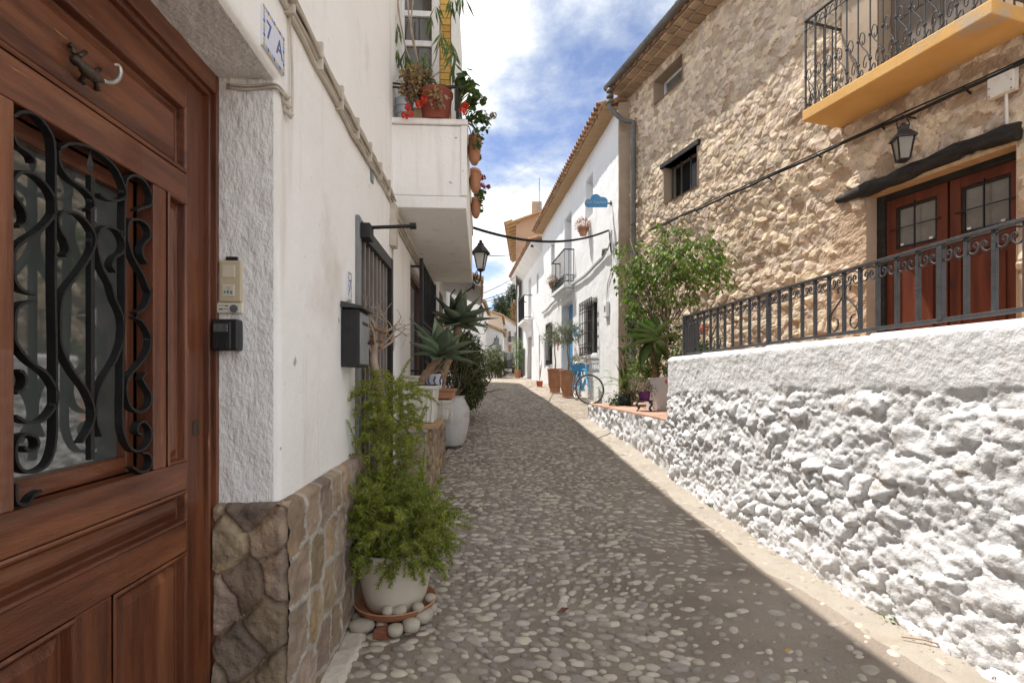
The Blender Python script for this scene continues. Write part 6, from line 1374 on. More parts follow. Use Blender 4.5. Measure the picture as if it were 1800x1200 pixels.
mb = MB(); mb.tube(catmull([c + Vector((-.05, 0, .30)), c + Vector((-.06, 0, .37)), c + Vector((0, 0, .43)), c + Vector((.06, 0, .37)), c + Vector((.05, 0, .30))], 4), .006, 6); mb.tube([c + Vector((0, 0, .43)), FS(5.1, 0, 2.56)], .008, 6); mb.build('hanger', iron, ln, smooth=True)
jb = thing('junction_box', FS(4.38, .03, 2.4), 'white plastic junction box with conduit on the stone wall', 'junction box'); mb = MB(); mb.fbox(FS, 4.29, 4.47, .02, .09, 2.39, 2.60); mb.build('case', white_plastic, jb, bevel=.006)
mb = MB(); mb.tube([FS(4.36, .05, 2.39), FS(4.36, .04, 2.13)], .012, 8); mb.build('conduit', white_plastic, jb, smooth=40)
for s, z in ((4.305, 2.405), (4.455, 2.405), (4.305, 2.475), (4.455, 2.475)): mb = MB(); mb.tube([FS(s, .088, z), FS(s, .094, z)], .007, 8); mb.build('screw', steel, jb)
cb = thing('wall_cable', FS(7, .07, 2.6), 'black cable stapled across the stone wall under the ochre balcony', 'cable'); rb = random.Random(4)
pts = [FS(s, .075 + rb.uniform(-.006, .012), 2.575 + .035 * (s - 4.3) / 1.2 * .9 + rb.uniform(-.008, .008)) for s in np.arange(3.0, 9.9, .35)]; mb = MB(); mb.tube(catmull(pts, 3), .016, 7); mb.build('cable', cable_black, cb, smooth=True)
pts = [FS(s, .09, 2.60 + .035 * (s - 4.3) / 1.2 * .9 + rb.uniform(-.008, .008)) for s in np.arange(3.0, 9.9, .35)]; mb = MB(); mb.tube(catmull(pts, 3), .008, 6); mb.build('cable', cable_black, cb, smooth=True)
for s in np.arange(3.9, 9.8, .74): mb = MB(); z = 2.575 + .035 * (s - 4.3) / 1.2 * .9; mb.tube([FS(s, .0, z - .03), FS(s, .10, z + .012)], .010, 6); mb.build('staple', iron, cb)
# ================================================================== plants by the landing
rg = random.Random(91)
tr_ = thing('ficus_tree', (2.15, 7.5, -.08), 'slender leafy small tree with glossy leaves before the stone wall', 'tree')
mb = MB(); tips = []
for d, p in (((-.15, .1, 1), (2.18, 7.6)), ((.12, -.1, 1), (2.24, 7.4)), ((.3, -.35, 1), (2.3, 7.35)), ((-.3, .15, 1), (2.10, 7.7)), ((.55, -.5, 1), (2.32, 7.3))): tips += branch(mb, Vector((p[0], p[1], -.1)), Vector(d), .62, .017, 2, rg, .42, 6, .28, (2, 3), .7, .12)
mb.build('trunk', bark, tr_, smooth=True)
blobs = [(bp(1165, 470, 7.5), (.42, .5, .36)), (bp(1215, 455, 7.1), (.40, .45, .34)), (bp(1255, 480, 6.9), (.22, .3, .26)), (bp(1110, 480, 7.8), (.20, .3, .42)), (bp(1130, 530, 7.7), (.28, .3, .30)), (bp(1185, 410, 7.3), (.20, .25, .16)), (bp(1195, 520, 7.2), (.26, .3, .22)), (bp(1100, 430, 7.8), (.14, .2, .12)), (bp(1265, 415, 6.9), (.14, .2, .10))]
lv = Leaves()
for p, u in crown_points(blobs, rg, 520, .5):
    ax = (Vector((u.x, u.y, .1)) + rnd_unit(rg) * .6).normalized()
    for k in range(5):
        q = p + ax * .035 * k + rnd_unit(rg) * .02; d = Vector((rg.gauss(0, .5), rg.gauss(0, .5), -.8)) + ax * .4; lv.leaf(q, d, rnd_unit(rg), rg.uniform(.065, .11), rg.uniform(.036, .05), .2, -.1)
lv.build('foliage', leaf_ficus, tr_)
mb = MB()
for p, u in crown_points(blobs, rg, 40, .3): q = Vector((2.2, 7.45, .45)); mb.tube([q.lerp(p, .35), q.lerp(p, .7) + rnd_unit(rg) * .04, p], [.007, .005, .003], 4)
mb.build('twigs', bark, tr_, smooth=True)
ag = thing('broad_agave', bp(1145, 600, 7.5), 'bright green broad leaved agave in front of the slender tree', 'agave'); c = bp(1148, 600, 7.45)
for i, (dx, dz, ln_, w) in enumerate(((-1, .35, .46, .15), (-1, .05, .50, .15), (-.85, -.35, .46, .15), (-.5, .8, .40, .14), (-.35, -.8, .42, .12), (.1, 1, .38, .13), (.5, .6, .42, .13), (.7, .0, .40, .13), (.4, -.6, .36, .12), (-.75, .6, .42, .14), (.15, -.9, .34, .10))): lance(ag, 'leaf', c, Vector((dx, -.45 + .3 * (i % 3), dz + .25)), ln_ * 1.1, w * 2.1, agave_b, rg, .55, .012)
mb = MB(); mb.tube([c + Vector((.05, .05, -.62)), c + Vector((.02, .02, -.25)), c], .04, 8); mb.build('trunk', bark_agave, ag, smooth=True)
b_ = thing('green_bush', (2.3, 7.6, -.08), 'dense round leaved bush behind the low planter wall', 'shrub'); crown('foliage', leaf_ficus, b_, [(bp(1140, 640, 7.6), (.22, .2, .20)), (bp(1165, 632, 7.5), (.18, .2, .22)), (bp(1125, 655, 7.8), (.18, .2, .14))], rg, 1500, .05, .032, .2); mb = MB()
for k in range(4): branch(mb, Vector((2.1 + .06 * k, 7.65, -.1)), Vector((rg.gauss(0, .3), 0, 1)), .14, .01, 1, rg)
mb.build('stems', bark, b_)
lp = thing('shade_shrub', bp(1125, 610, 8.2), 'shaded leafy shrub between downpipe and broad agave', 'shrub'); crown('foliage', leaf_ger, lp, [(bp(1110, 600, 8.3), (.16, .2, .35)), (bp(1120, 560, 8.2), (.18, .2, .3)), (bp(1165, 585, 7.9), (.3, .3, .25))], rg, 1000, .07, .04, .3); mb = MB(); branch(mb, Vector((1.95, 8.3, -.5)), Vector((0, 0, 1)), .5, .02, 2, rg); mb.build('stems', bark, lp)
fr = thing('sword_fern', bp(1095, 705, 8.6), 'bright sword fern with trailing ivy in a dark blue pot by the downpipe', 'fern'); c = bp(1098, 690, 8.6); lv = Leaves(); mb = MB()
for k in range(34):
    a = rg.uniform(0, 6.28); el = rg.uniform(.2, 1.4); d = Vector((math.cos(a) * math.cos(el), math.sin(a) * math.cos(el), math.sin(el) + .1)); q = c + Vector((rg.gauss(0, .08), rg.gauss(0, .08), rg.uniform(-.05, .2))); ln_ = rg.uniform(.3, .62); pts = [q.copy()]
    for i in range(14):
        d = (d + Vector((0, 0, -.10))).normalized(); q = q + d * ln_ / 14; pts.append(q.copy()); s = d.cross(Vector((0, 0, 1))).normalized() if abs(d.z) < .98 else Vector((1, 0, 0)); l_ = .07 * math.sin(.4 + 2.6 * i / 14)
        for sg in (-1, 1): lv.leaf(q, s * sg + d * .3 + Vector((0, 0, -.1)), Vector((0, 0, 1)), l_, .018, .1, .1)
    mb.tube(pts[::4], .003, 4)
lv.build('fronds', leaf_bright, fr); crown('ivy', leaf_ger, fr, [(bp(1090, 700, 8.5), (.16, .15, .10)), (bp(1080, 708, 8.5), (.10, .15, .08)), (bp(1105, 695, 8.4), (.14, .12, .14))], rg, 700, .04, .035, .4); mb.build('stems', MATS['green_stem'], fr)
mb = MB(); cc = bp(1100, 721, 8.5); mb.lathe((cc.x, cc.y, -.50), [(.05, 0), (.10, 0), (.13, .16), (.12, .16), (.03, .14)], 18); mb.build('pot', mat('dark_blue_glaze', L(.03, .035, .12), L(.05, .05, .17), 5, .3), fr, smooth=40)
tp = thing('upright_succulent', bp(1098, 640, 8.8), 'upright dark sword leaved plant by the downpipe', 'plant'); c = bp(1100, 668, 8.8)
for k in range(14): lance(tp, 'leaf', c + Vector((rg.gauss(0, .05), rg.gauss(0, .04), -.15)), Vector((rg.gauss(-.1, .28), rg.gauss(0, .2), 1)), rg.uniform(.35, .6), .06, leaf_ger, rg, .15, .004)
st_ = thing('cast_iron_stand', bp(1134, 720, 7.25), 'small dark cast iron plant stand with curled legs', 'plant stand'); c = Vector((1.865, 7.22, -.495))
mb = MB(); mb.lathe(c + Vector((0, 0, .135)), [(.02, 0), (.12, 0), (.125, .012), (.02, .014)], 20); mb.build('top', iron_grey, st_)
for k in range(4): a = .5 + k * math.pi / 2; u = Vector((math.cos(a), math.sin(a), 0)); mb = MB(); mb.tube(catmull([c + u * .10 + Vector((0, 0, .135)), c + u * .15 + Vector((0, 0, .09)), c + u * .10 + Vector((0, 0, .04)), c + u * .14], 4), [.013] * 9 + [.011] * 4, 7); mb.build('leg', iron_grey, st_, smooth=True)
pp = thing('purple_pot', c + Vector((0, 0, .15)), 'purple plastic pot with a dried grey plant on the iron stand', 'flower pot'); mb = MB(); mb.lathe(c + Vector((0, 0, .149)), [(.03, 0), (.07, 0), (.085, .12), (.088, .125), (.078, .126), (.02, .11)], 20); mb.build('bowl', purple_m, pp, smooth=40); crown('dried_foliage', leafm('dried_grey_leaf', (.16, .135, .09), (.25, .21, .15), .3, .02), pp, [(c + Vector((-.06, 0, .36)), (.17, .12, .11)), (c + Vector((.06, 0, .30)), (.1, .1, .08))], rg, 900, .035, .012, .2)
hf = thing('red_flower', bp(1172, 672, 6.9), 'single crimson flower drooping beside the low planter wall', 'flower'); lv = Leaves(); c = bp(1172, 671, 6.95)
for k in range(12): lv.round(c + rnd_unit(rg) * .02, rnd_unit(rg), .022, 5)
lv.build('petals', petal_crim, hf); mb = MB(); mb.tube([c, bp(1178, 655, 7.05), bp(1180, 640, 7.2)], .004, 5); mb.build('stem', MATS['green_stem'], hf)
for k, (px, py, Y) in enumerate(((1225, 598, 6.2), (1205, 602, 6.4), (1250, 600, 6.1))):
    q = thing('terrace_plant', bp(px, py + 20, Y), ['low leafy plant with small red blooms behind the railing end', 'leafy plant close behind the railing end post', 'short green plant against the stone wall behind the railing'][k], 'plant'); zb_ = .17; cc = Vector((bp(px, py, Y).x, Y, .30)); crown('foliage', leaf_ger, q, [(cc, (.14, .12, .12))], rg, 260, .05, .035, .1); mb = MB(); mb.lathe((cc.x, cc.y, zb_), [(.05, 0), (.07, .0), (.085, .1), (.02, .09)], 14); mb.build('pot', terracotta, q)
    if k == 0: lv = Leaves(); [lv.round(bp(1236, 578, 6.0) + rnd_unit(rg) * .03, rnd_unit(rg), .02, 5) for _ in range(10)]; lv.build('flower_head', petal_red, q)

# ================================================================== white house opposite
wh = thing('white_house', FH(14, -.5, -.5), 'long white house with blue door, tiled eave and small iron balcony', 'house')
W_up, W_gr, W_dr, W_bd, W_u2, W_l2 = (12.45, 13.15, 3.95, 4.95), (12.05, 13.2, .55, 1.80), (14.6, 16.15, -.7, 2.2), (14.75, 15.7, 2.6, 4.75), (17.3, 17.95, 3.85, 4.55), (17.75, 18.55, .4, 1.8)
plaster('wall', FH, 10.46, 19.8, -1.0, 5.52, [W_up, W_gr, W_dr, W_bd, W_u2, W_l2], limewash, wh, step=.09, amp=.018, nscale=1.8, r=.03)
for h, dp_ in ((W_up, .22), (W_gr, .14), (W_dr, .30), (W_bd, .24), (W_u2, .2), (W_l2, .15)): reveal('reveal', FH, h, dp_, limewash, wh, r=.03)
def hbox(name, s0, s1, d0, d1, z0, z1, m, bev=.0, parent=wh): mb = MB(); mb.fbox(FH, s0, s1, d0, d1, z0, z1); return mb.build(name, m, parent, bevel=bev)
bdr = part_empty('blue_door', FH(15.4, -.3, -.45), wh); hbox('leaf', 14.6, 15.36, -.29, -.25, -.6, 2.18, blue_paint, .004, bdr); hbox('leaf', 15.38, 16.15, -.29, -.25, -.6, 2.18, blue_paint, .004, bdr)
for a in (14.7, 15.48):
    for z in (-.4, .35, 1.25): hbox('panel', a, a + .56, -.25, -.235, z, z + .62, blue_paint, .012, bdr)
hbox('step', 14.55, 16.2, -.30, .12, -.75, -.40, limewash, .02)
mb = MB(); on_face(FH, 15.2, .006, 2.42, 'door_number', text_mesh('1', .22, cable_grey), wh)
for h, nm in ((W_up, limewash), (W_bd, limewash), (W_u2, glass_grey)): hbox('shutter', h[0], h[1], -.21, -.2, h[2], h[3], mat('shutter_white', L(.55, .56, .58), L(.6, .61, .63), 5, .7) if nm is limewash else nm)
def grille(F, parent, h, d, nbar, rings=True):
    a, b, c, e = h; g_ = part_empty('window_grille', F((a + b) / 2, d, c), parent)
    for z in np.linspace(c, e, 6): mb = MB(); mb.bar(F(a, d, z), F(b, d, z), .018); mb.build('rail', iron, g_)
    for s in np.linspace(a, b, nbar): mb = MB(); mb.bar(F(s, d, c), F(s, d, e), .016); mb.build('bar', iron, g_)
    for s in (a, b):
        for z in (c + .03, e - .03): mb = MB(); mb.bar(F(s, -.03, z), F(s, d, z), .016); mb.build('stay', iron, g_)
    if rings:
        for zz_ in (c + .12, e - .12):
            for s in np.linspace(a, b, nbar)[:-1]: w = (b - a) / (nbar - 1); mb = MB(); mb.tube([F(s + w / 2 + w * .42 * math.cos(t_), d + .008, zz_ + .09 * math.sin(t_)) for t_ in np.linspace(0, 6.283, 13)], .008, 5); mb.build('scroll', iron, g_, smooth=True)
for h in (W_gr, W_l2):
    w_ = part_empty('window', FH((h[0] + h[1]) / 2, -.1, h[2]), wh); hbox('pane', h[0], h[1], -.13, -.12, h[2], h[3], glass_grey, 0, w_); m_ = mat('dark_stain_frame', L(.06, .045, .035), L(.09, .07, .055), 5, .6)
    hbox('frame', h[0], h[0] + .06, -.12, -.08, h[2], h[3], m_, 0, w_); hbox('frame', h[1] - .06, h[1], -.12, -.08, h[2], h[3], m_, 0, w_); hbox('mullion', (h[0] + h[1]) / 2 - .03, (h[0] + h[1]) / 2 + .03, -.12, -.08, h[2], h[3], m_, 0, w_)
    grille(FH, wh, (h[0] - .03, h[1] + .03, h[2] - .04, h[3] + .04), .14 if h is W_gr else .07, 8)
hbox('wall_recess', 19.0, 19.3, .0, .012, .3, 1.4, mat('recess_grey', L(.3, .3, .31), L(.36, .36, .37), 4, .8))  # recess drawn as a flat plate, its shade put into the grey colour
# iron balcony
bb = part_empty('balcony', FH(15.35, .15, 2.5), wh); q0, q1, qd, z0, z1 = 14.4, 16.3, .30, 2.58, 3.55
hbox('slab', q0, q1, -.01, qd, z0 - .10, z0, limewash, .015, bb); hbox('slab_moulding', q0 + .06, q1 - .06, -.01, qd - .07, z0 - .18, z0 - .103, limewash, .02, bb)
for z, w in ((z1, .03), (z0 + .07, .018), (z0 + .26, .014)):
    mb = MB(); mb.bar(FH(q0, qd - .02, z), FH(q1, qd - .02, z), w); mb.build('rail', iron, bb)
    for s in (q0 + .01, q1 - .01): mb = MB(); mb.bar(FH(s, 0, z), FH(s, qd - .02, z), w); mb.build('rail', iron, bb)
for s in np.linspace(q0 + .01, q1 - .01, 14): mb = MB(); mb.bar(FH(s, qd - .02, z0), FH(s, qd - .02, z1), .014); mb.build('bar', iron, bb)
for s in (q0 + .01, q1 - .01):
    for d in (.02, .15): mb = MB(); mb.bar(FH(s, d, z0), FH(s, d, z1), .014); mb.build('bar', iron, bb)
for s in np.linspace(q0 + .08, q1 - .08, 11): mb = MB(); mb.tube([FH(s + .055 * math.cos(t_), qd - .012, z0 + .165 + .085 * math.sin(t_)) for t_ in np.linspace(0, 6.283, 11)], .007, 5); mb.build('scroll', iron, bb, smooth=True)
for d in (.07, .2): mb = MB(); mb.tube([FH(q0 + .004, d + .05 * math.cos(t_), z0 + .165 + .085 * math.sin(t_)) for t_ in np.linspace(0, 6.283, 11)], .007, 5); mb.build('scroll', iron, bb, smooth=True)
# tiled eave
rf = part_empty('roof', FH(15, .2, 5.5), wh); roofplane(FH, 10.5, 19.8, -4, .32, 5.52, .33, roof_tile_m, rf); mb = MB(); mb.fbox(FH, 10.5, 19.8, -.02, .30, 5.47, 5.515); mb.build('eave_board', wood_tan, rf)
tile_row(FH, 10.55, 19.75, .37, 5.53, .33, rf, 2, .20)
mb = MB(); mb.fbox(FH, 10.5, 19.8, -4.05, -4, -1, 6.9); mb.build('back_wall', limewash, wh); mb = MB(); mb.box(2.46, 6.2, 10.55, 10.62, -1, 5.5); mb.build('end_wall', limewash, wh)

# ---- things on and before the white house
sg = thing('cloud_sign', (1.80, 10.9, 3.57), 'blue cloud shaped hanging sign on an iron arm at the white house', 'sign')
def ss(px, py, Y=10.9): return Vector(((px - 900) / 900 * Y, 0, (660 - py) / 900 * Y))
outl = []
for (cx, cy, r_, a0, a1) in ((1034.5, 357, 6.8, 200, 65), (1047, 350.5, 9.0, 170, 28), (1060.5, 354.5, 7.6, 95, -10)):
    for a in np.linspace(math.radians(a0), math.radians(a1), 10): outl.append(ss(cx + r_ * math.cos(a), cy - r_ * math.sin(a)))
outl += [ss(1067.8, 362.5), ss(1067, 364.3), ss(1033, 364.3), ss(1028.6, 361)]
mb = MB(); n = len(outl); mb.add([(p.x, 10.885, p.z) for p in outl] + [(p.x, 10.915, p.z) for p in outl], [tuple(range(n)), tuple(range(2 * n - 1, n - 1, -1))] + [(i, (i + 1) % n, n + (i + 1) % n, n + i) for i in range(n)]); mb.build('plate', blue_paint, sg)
me = text_mesh('Can Gaçoon', .088, sign_ink); c = ss(1047, 355.5); o = put('lettering', me, sg, (c.x, 10.883, c.z)); o.rotation_euler = (math.radians(90), 0, 0)
p = ss(1068, 357.5); w = Vector(FH(10.92, 0, p.z)); mb = MB(); mb.bar((p.x - .02, 10.9, p.z), (w.x + .02, 10.9, p.z), .025); mb.bar((w.x - .02, 10.9, p.z - .05), (w.x - .02, 10.9, p.z + .05), .025); mb.build('arm', iron_grey, sg)
def hang_pot(name, label, s, z, lm, heads=None):
    t = thing(name, FH(s, .1, z), label, 'flower pot'); c = Vector(FH(s, .16, z)); mb = MB(); mb.lathe(c, [(.03, 0), (.08, 0), (.125, .17), (.135, .175), (.135, .20), (.12, .2), (.03, .18)], 18); mb.build('bowl', terracotta, t, smooth=40)
    mb = MB(); mb.tube([c + Vector((.135 * math.cos(a), .135 * math.sin(a), .12)) for a in np.linspace(0, 6.28, 17)], .006, 5); mb.tube([FH(s - .1, .0, z + .3), FH(s - .1, .06, z + .1), FH(s - .1, .06, z - .1)], .006, 5); mb.tube([FH(s + .1, .0, z + .3), FH(s + .1, .06, z + .1), FH(s + .1, .06, z - .1)], .006, 5); mb.build('wire_holder', iron, t)
    crown('foliage', lm, t, [(c + Vector((0, 0, .28)), (.17, .16, .12))], random.Random(3), 420, .06, .022, -.2); return t
hang_pot('hanging_pot', 'terracotta pot of dried orange plants in a wire holder under the cloud sign', 12.75, 3.48, leafm('dry_orange_leaf', (.34, .13, .06), (.45, .2, .1), .3, .02))
hang_pot('hanging_pot', 'small terracotta pot fixed to the wall beyond the iron balcony', 16.8, 2.85, leaf_dry)
rg = random.Random(13)
geranium('pink_geranium', 'pink flowered geranium on the small iron balcony', [(Vector(FH(15.7, .18, 2.80)), (.14, .3, .14))], 160, [Vector(FH(15.9, .22, 3.0)), Vector(FH(15.95, .25, 2.93)), Vector(FH(15.8, .24, 3.02))], petal_pink, rg, r=(.03, .05), stem_from=Vector(FH(15.7, .15, 2.62)))
mt = thing('meter_box', FH(11.2, .04, 1.25), 'small white meter box on the sunlit wall near the grille window', 'meter box'); mb = MB(); mb.fbox(FH, 11.08, 11.32, 0, .07, 1.28, 1.62); mb.build('case', limewash, mt, bevel=.008); mb = MB(); mb.fbox(FH, 11.14, 11.24, .07, .076, 1.40, 1.52); mb.build('window', glass_grey, mt)
bl = thing('bird_ornament', FH(13.95, .06, 1.05), 'light blue wall ornament shaped like a bird beside the blue door', 'ornament'); c = Vector(FH(13.95, .07, 1.18)); mb = MB(); mb.tube(catmull([c + Vector((.02, 0, -.12)), c + Vector((0, 0, -.02)), c + Vector((-.03, 0, .08)), c + Vector((-.09, 0, .10))], 4), [.05, .06, .065, .06, .055, .05, .05, .05, .05, .045, .035, .025, .012], 10); mb.build('body', blue_light, bl, smooth=True); mb = MB(); mb.lathe(c + Vector((.02, 0, .08)), [(.015, 0), (.02, .06), (.004, .09)], 6); mb.build('crest', blue_light, bl); mb = MB(); mb.fbox(FH, 13.92, 13.98, 0, .06, 1.06, 1.14); mb.build('bracket', blue_light, bl)
pg = thing('red_plaque', FH(16.8, .01, .9), 'small red strip plaque on the white wall beside the blue door', 'plaque'); mb = MB(); mb.fbox(FH, 16.6, 16.8, -.004, .012, .85, 1.35); mb.build('plate', mat('faded_red', L(.45, .10, .09), L(.5, .16, .14), 8, .6), pg)
ct = thing('wall_cable', FH(14, .05, 2.5), 'grey cables sagging along the white house front under the iron balcony', 'cable'); rb = random.Random(9)
for k in range(4):
    pts = [FH(10.75, .05, 3.05), FH(10.78, .06, 2.85), FH(11.1, .06, 2.68)] + [FH(s, .045 + .02 * (k % 2), 2.62 - .05 * (s - 11) * .55 - .05 * math.sin((s - 11.5) * 1.1) ** 2 + .018 * k) for s in np.arange(11.5, 19.7, .5)]; mb = MB(); mb.tube(catmull(pts, 3), .016, 6); mb.build('cable', limewash if k else cable_grey, ct, smooth=True)
mb = MB(); mb.tube([FH(11.2, .02, 1.64), FH(11.15, .02, 2.0), FH(10.85, .03, 2.2), FH(10.8, .04, 2.9)], .010, 5); mb.build('cable', cable_grey, ct, smooth=True)
mb = MB(); mb.tube([FH(11.35, .07, 2.66), FH(11.15, .10, 2.74), FH(10.95, .08, 2.70)], [.03, .045, .025], 8); mb.build('splice', mat('old_splice', L(.2, .19, .18), L(.3, .29, .27), 9, .8), ct, smooth=True)
oc = thing('overhead_cable', (0, 9.5, 2.5), 'thick black cable sagging across the lane from balcony to white house', 'cable'); a, b = Vector((-.58, 7.62, 2.19)), Vector(FH(11.05, .03, 3.12))
for k in range(2):
    pts = [a.lerp(b, t_) + Vector((0, 0, -.9 * t_ * (1 - t_) + .02 * k)) for t_ in np.linspace(0, 1, 22)] + [Vector(FH(10.92, .05, 3.08 - .03 * k)), Vector(FH(10.86 - .02 * k, .06, 2.9)), Vector(FH(10.8 - .02 * k, .05, 2.6))]; mb = MB(); mb.tube(pts, .0125, 6); mb.build('cable', cable_black, oc, smooth=True)
for k, (A, B, lab) in enumerate(((bp(862, 330, 20), bp(1010, 240, 30), 'single thin wire crossing the sky above the antenna'), (bp(826, 445, 9.2), bp(900, 447, 26), 'taut wire running from the lane lantern to the brown gable'), (bp(832, 522, 15), bp(908, 485, 26), 'upper slack wire to the far white house eave'), (bp(838, 530, 15), bp(910, 503, 27), 'middle slack wire below the far white house eave'), (bp(842, 532, 16), bp(908, 512, 28), 'lowest slack wire in front of the pine trees'))):
    t = thing('overhead_wire', A, lab, 'wire', 'wires over the lane'); mb = MB(); mb.tube([A.lerp(B, q) + Vector((0, 0, -.25 * q * (1 - q))) for q in np.linspace(0, 1, 9)], .012 if k else .008, 5); mb.build('strand', cable_grey if k == 0 else cable_black, t)

# ---- terracotta planters with olive trees
def olive(px, Y, sc, lab1, lab2, rng):
    x = (px - 900) / 900 * Y; z = gz(Y) + .02; t = thing('terracotta_planter', (x, Y, z), lab1, 'planter')
    mb = MB(); mb.lathe((x, Y, z), [(.10 * sc, 0), (.15 * sc, 0), (.155 * sc, .14 * sc), (.10 * sc, .142 * sc)], 28); mb.build('foot', terracotta, t, smooth=40)
    mb = MB(); mb.lathe((x, Y, z + .142 * sc), [(.12 * sc, 0), (.16 * sc, 0), (.185 * sc, .06 * sc), (.205 * sc, .40 * sc), (.215 * sc, .50 * sc), (.225 * sc, .515 * sc), (.222 * sc, .54 * sc), (.20 * sc, .54 * sc), (.05, .5 * sc)], 28); mb.build('bowl', terracotta, t, smooth=40)
    mb = MB(); mb.lathe((x, Y, z + .60 * sc), [(.05, .0), (.2 * sc, .0), (.2 * sc, .03), (.05, .035)], 16); mb.build('earth', soil, t)
    o = thing('olive_tree', (x, Y, z + .64 * sc), lab2, 'tree'); mb = MB(); p = Vector((x, Y, z + .62 * sc)); mb.tube([p, p + Vector((.02, 0, .25)), p + Vector((-.01, 0, .5)), p + Vector((.0, 0, .75))], [.022, .018, .017, .015], 7); tp = p + Vector((0, 0, .72))
    for d in ((.4, 0, 1), (-.5, .1, .9), (0, .4, 1), (.2, -.5, .8), (-.2, -.3, 1)): branch(mb, tp, Vector(d), .22, .01, 2, rng, .5, 5)
    mb.build('trunk', bark, o, smooth=True); crown('crown', leaf_olive, o, [(tp + Vector((-.12, 0, .18)), (.26, .26, .22)), (tp + Vector((.14, .05, .28)), (.26, .25, .24)), (tp + Vector((0, 0, .42)), (.22, .22, .16))], rng, 2300, .06, .016, .0)
rg = random.Random(17)
olive(998.5, 13.0, 1.0, 'round terracotta planter closest to the bicycle', 'clipped grey green olive tree in the planter closest to the bicycle', rg)
olive(975.5, 14.3, .98, 'round terracotta planter standing second from the bicycle', 'clipped grey green olive tree in the second planter from the bicycle', rg)
sp_ = thing('small_red_pot', ((948.5 - 900) / 900 * 17, 17, gz(17)), 'small red clay pot with bare bamboo sticks at the wall', 'flower pot'); c = Vector(((948.5 - 900) / 900 * 17, 17, gz(17) + .01)); mb = MB(); mb.lathe(c, [(.05, 0), (.09, 0), (.115, .19), (.10, .19), (.03, .17)], 16); mb.build('bowl', mat('bright_red_clay', L(.42, .08, .04), L(.5, .12, .06), 5, .7), sp_); mb = MB()
for k in range(7): mb.tube([c + Vector((0, 0, .17)), c + Vector((rg.gauss(0, .05), rg.gauss(0, .05), rg.uniform(.5, .9)))], .007, 4)
mb.build('sticks', bark_dry, sp_)

# ---- bicycle
bi = thing('blue_bicycle', (1.66, 11.8, gz(11.6)), 'old blue bicycle with pale saddle leaning against the white house', 'bicycle')
Wn = Vector((1.72, 11.35, gz(11.35) + .345)); Wf = Vector((1.545, 12.30, gz(12.3) + .345)); fwd = (Wn - Wf).normalized(); up = Vector((0, 0, 1)); lat = fwd.cross(up).normalized()
def wheel(name, c, dirn, R_=.335):
    w = part_empty(name, c, bi); dirn = Vector(dirn).normalized(); ring = lambda r_: [c + (dirn * math.cos(a) + up * math.sin(a)) * r_ for a in np.linspace(0, 2 * math.pi, 41)]
    mb = MB(); mb.tube(ring(R_ - .012), .016, 8, cap=False); mb.build('tyre', tyre_m, w, smooth=True); mb = MB(); mb.tube(ring(R_ - .034), .009, 6, cap=False); mb.build('rim', chrome, w, smooth=True)
    ax = dirn.cross(up); mb = MB(); mb.tube([c - ax * .04, c + ax * .04], .016, 8); mb.build('hub', chrome, w)
    for k in range(18): a = k * math.pi / 9; mb = MB(); mb.tube([c + ax * (.03 if k % 2 else -.03), c + (dirn * math.cos(a) + up * math.sin(a)) * (R_ - .036)], .0022, 3); mb.build('spoke', chrome, w)
steer = Matrix.Rotation(math.radians(52), 3, 'Z'); wheel('front_wheel', Wn, steer @ fwd); wheel('rear_wheel', Wf, fwd)
BBk = Wf + fwd * .44 + up * -.06; head_t = Wn - fwd * .26 + up * .42; head_b = Wn - fwd * .20 + up * .28; seat_t = BBk - fwd * .18 + up * .46
fr_ = MB(); [fr_.tube([a, b], r_ * 1.5, 8) for a, b, r_ in ((head_b, BBk, .021), (head_t, seat_t, .016), (BBk, seat_t, .018), (BBk, Wf + lat * .05, .011), (BBk, Wf - lat * .05, .011), (seat_t, Wf + lat * .05, .009), (seat_t, Wf - lat * .05, .009), (head_b - up * .02, head_t + up * .03, .022))]; fr_.build('frame', blue_light, bi, smooth=40)
mb = MB(); sl_ = steer @ lat; mb.tube([head_b, head_b + sl_ * .06 - up * .03, Wn + sl_ * .055], .012, 7); mb.tube([head_b, head_b - sl_ * .06 - up * .03, Wn - sl_ * .055], .012, 7); mb.build('fork', blue_light, bi, smooth=40)
mb = MB(); mb.tube([head_t, head_t + up * .14], .012, 7); mb.tube(catmull([head_t + up * .14 + sl_ * .29 - (steer @ fwd) * .18, head_t + up * .16 + sl_ * .24, head_t + up * .14, head_t + up * .16 - sl_ * .24, head_t + up * .14 - sl_ * .29 - (steer @ fwd) * .18], 4), .011, 7); mb.build('handlebar', chrome, bi, smooth=True)
mb = MB(); mb.tube([seat_t, seat_t + up * .16], .012, 7); mb.build('seat_post', chrome, bi)
st0 = seat_t + up * .18; mb = MB(); mb.tube([st0 - fwd * .13, st0 - fwd * .08, st0, st0 + fwd * .10, st0 + fwd * .16], [.05, .085, .075, .035, .02], 12, flat=.42); mb.build('saddle', mat('pale_saddle', L(.55, .53, .48), L(.62, .6, .55), 6, .6), bi, smooth=True)
mb = MB(); mb.tube([BBk - lat * .07, BBk + lat * .07], .022, 8); mb.tube([BBk + lat * .06, BBk + lat * .06 + fwd * .1 - up * .13], .009, 6); mb.tube([BBk - lat * .06, BBk - lat * .06 - fwd * .1 + up * .13], .009, 6); mb.build('crank', chrome, bi)
for sg, f in ((1, 1), (-1, -1)): p = BBk + lat * .09 * sg + (fwd * .1 - up * .13) * f; mb = MB(); mb.bar(p - lat * .04, p + lat * .04, .06, .02); mb.build('pedal', tyre_m, bi)
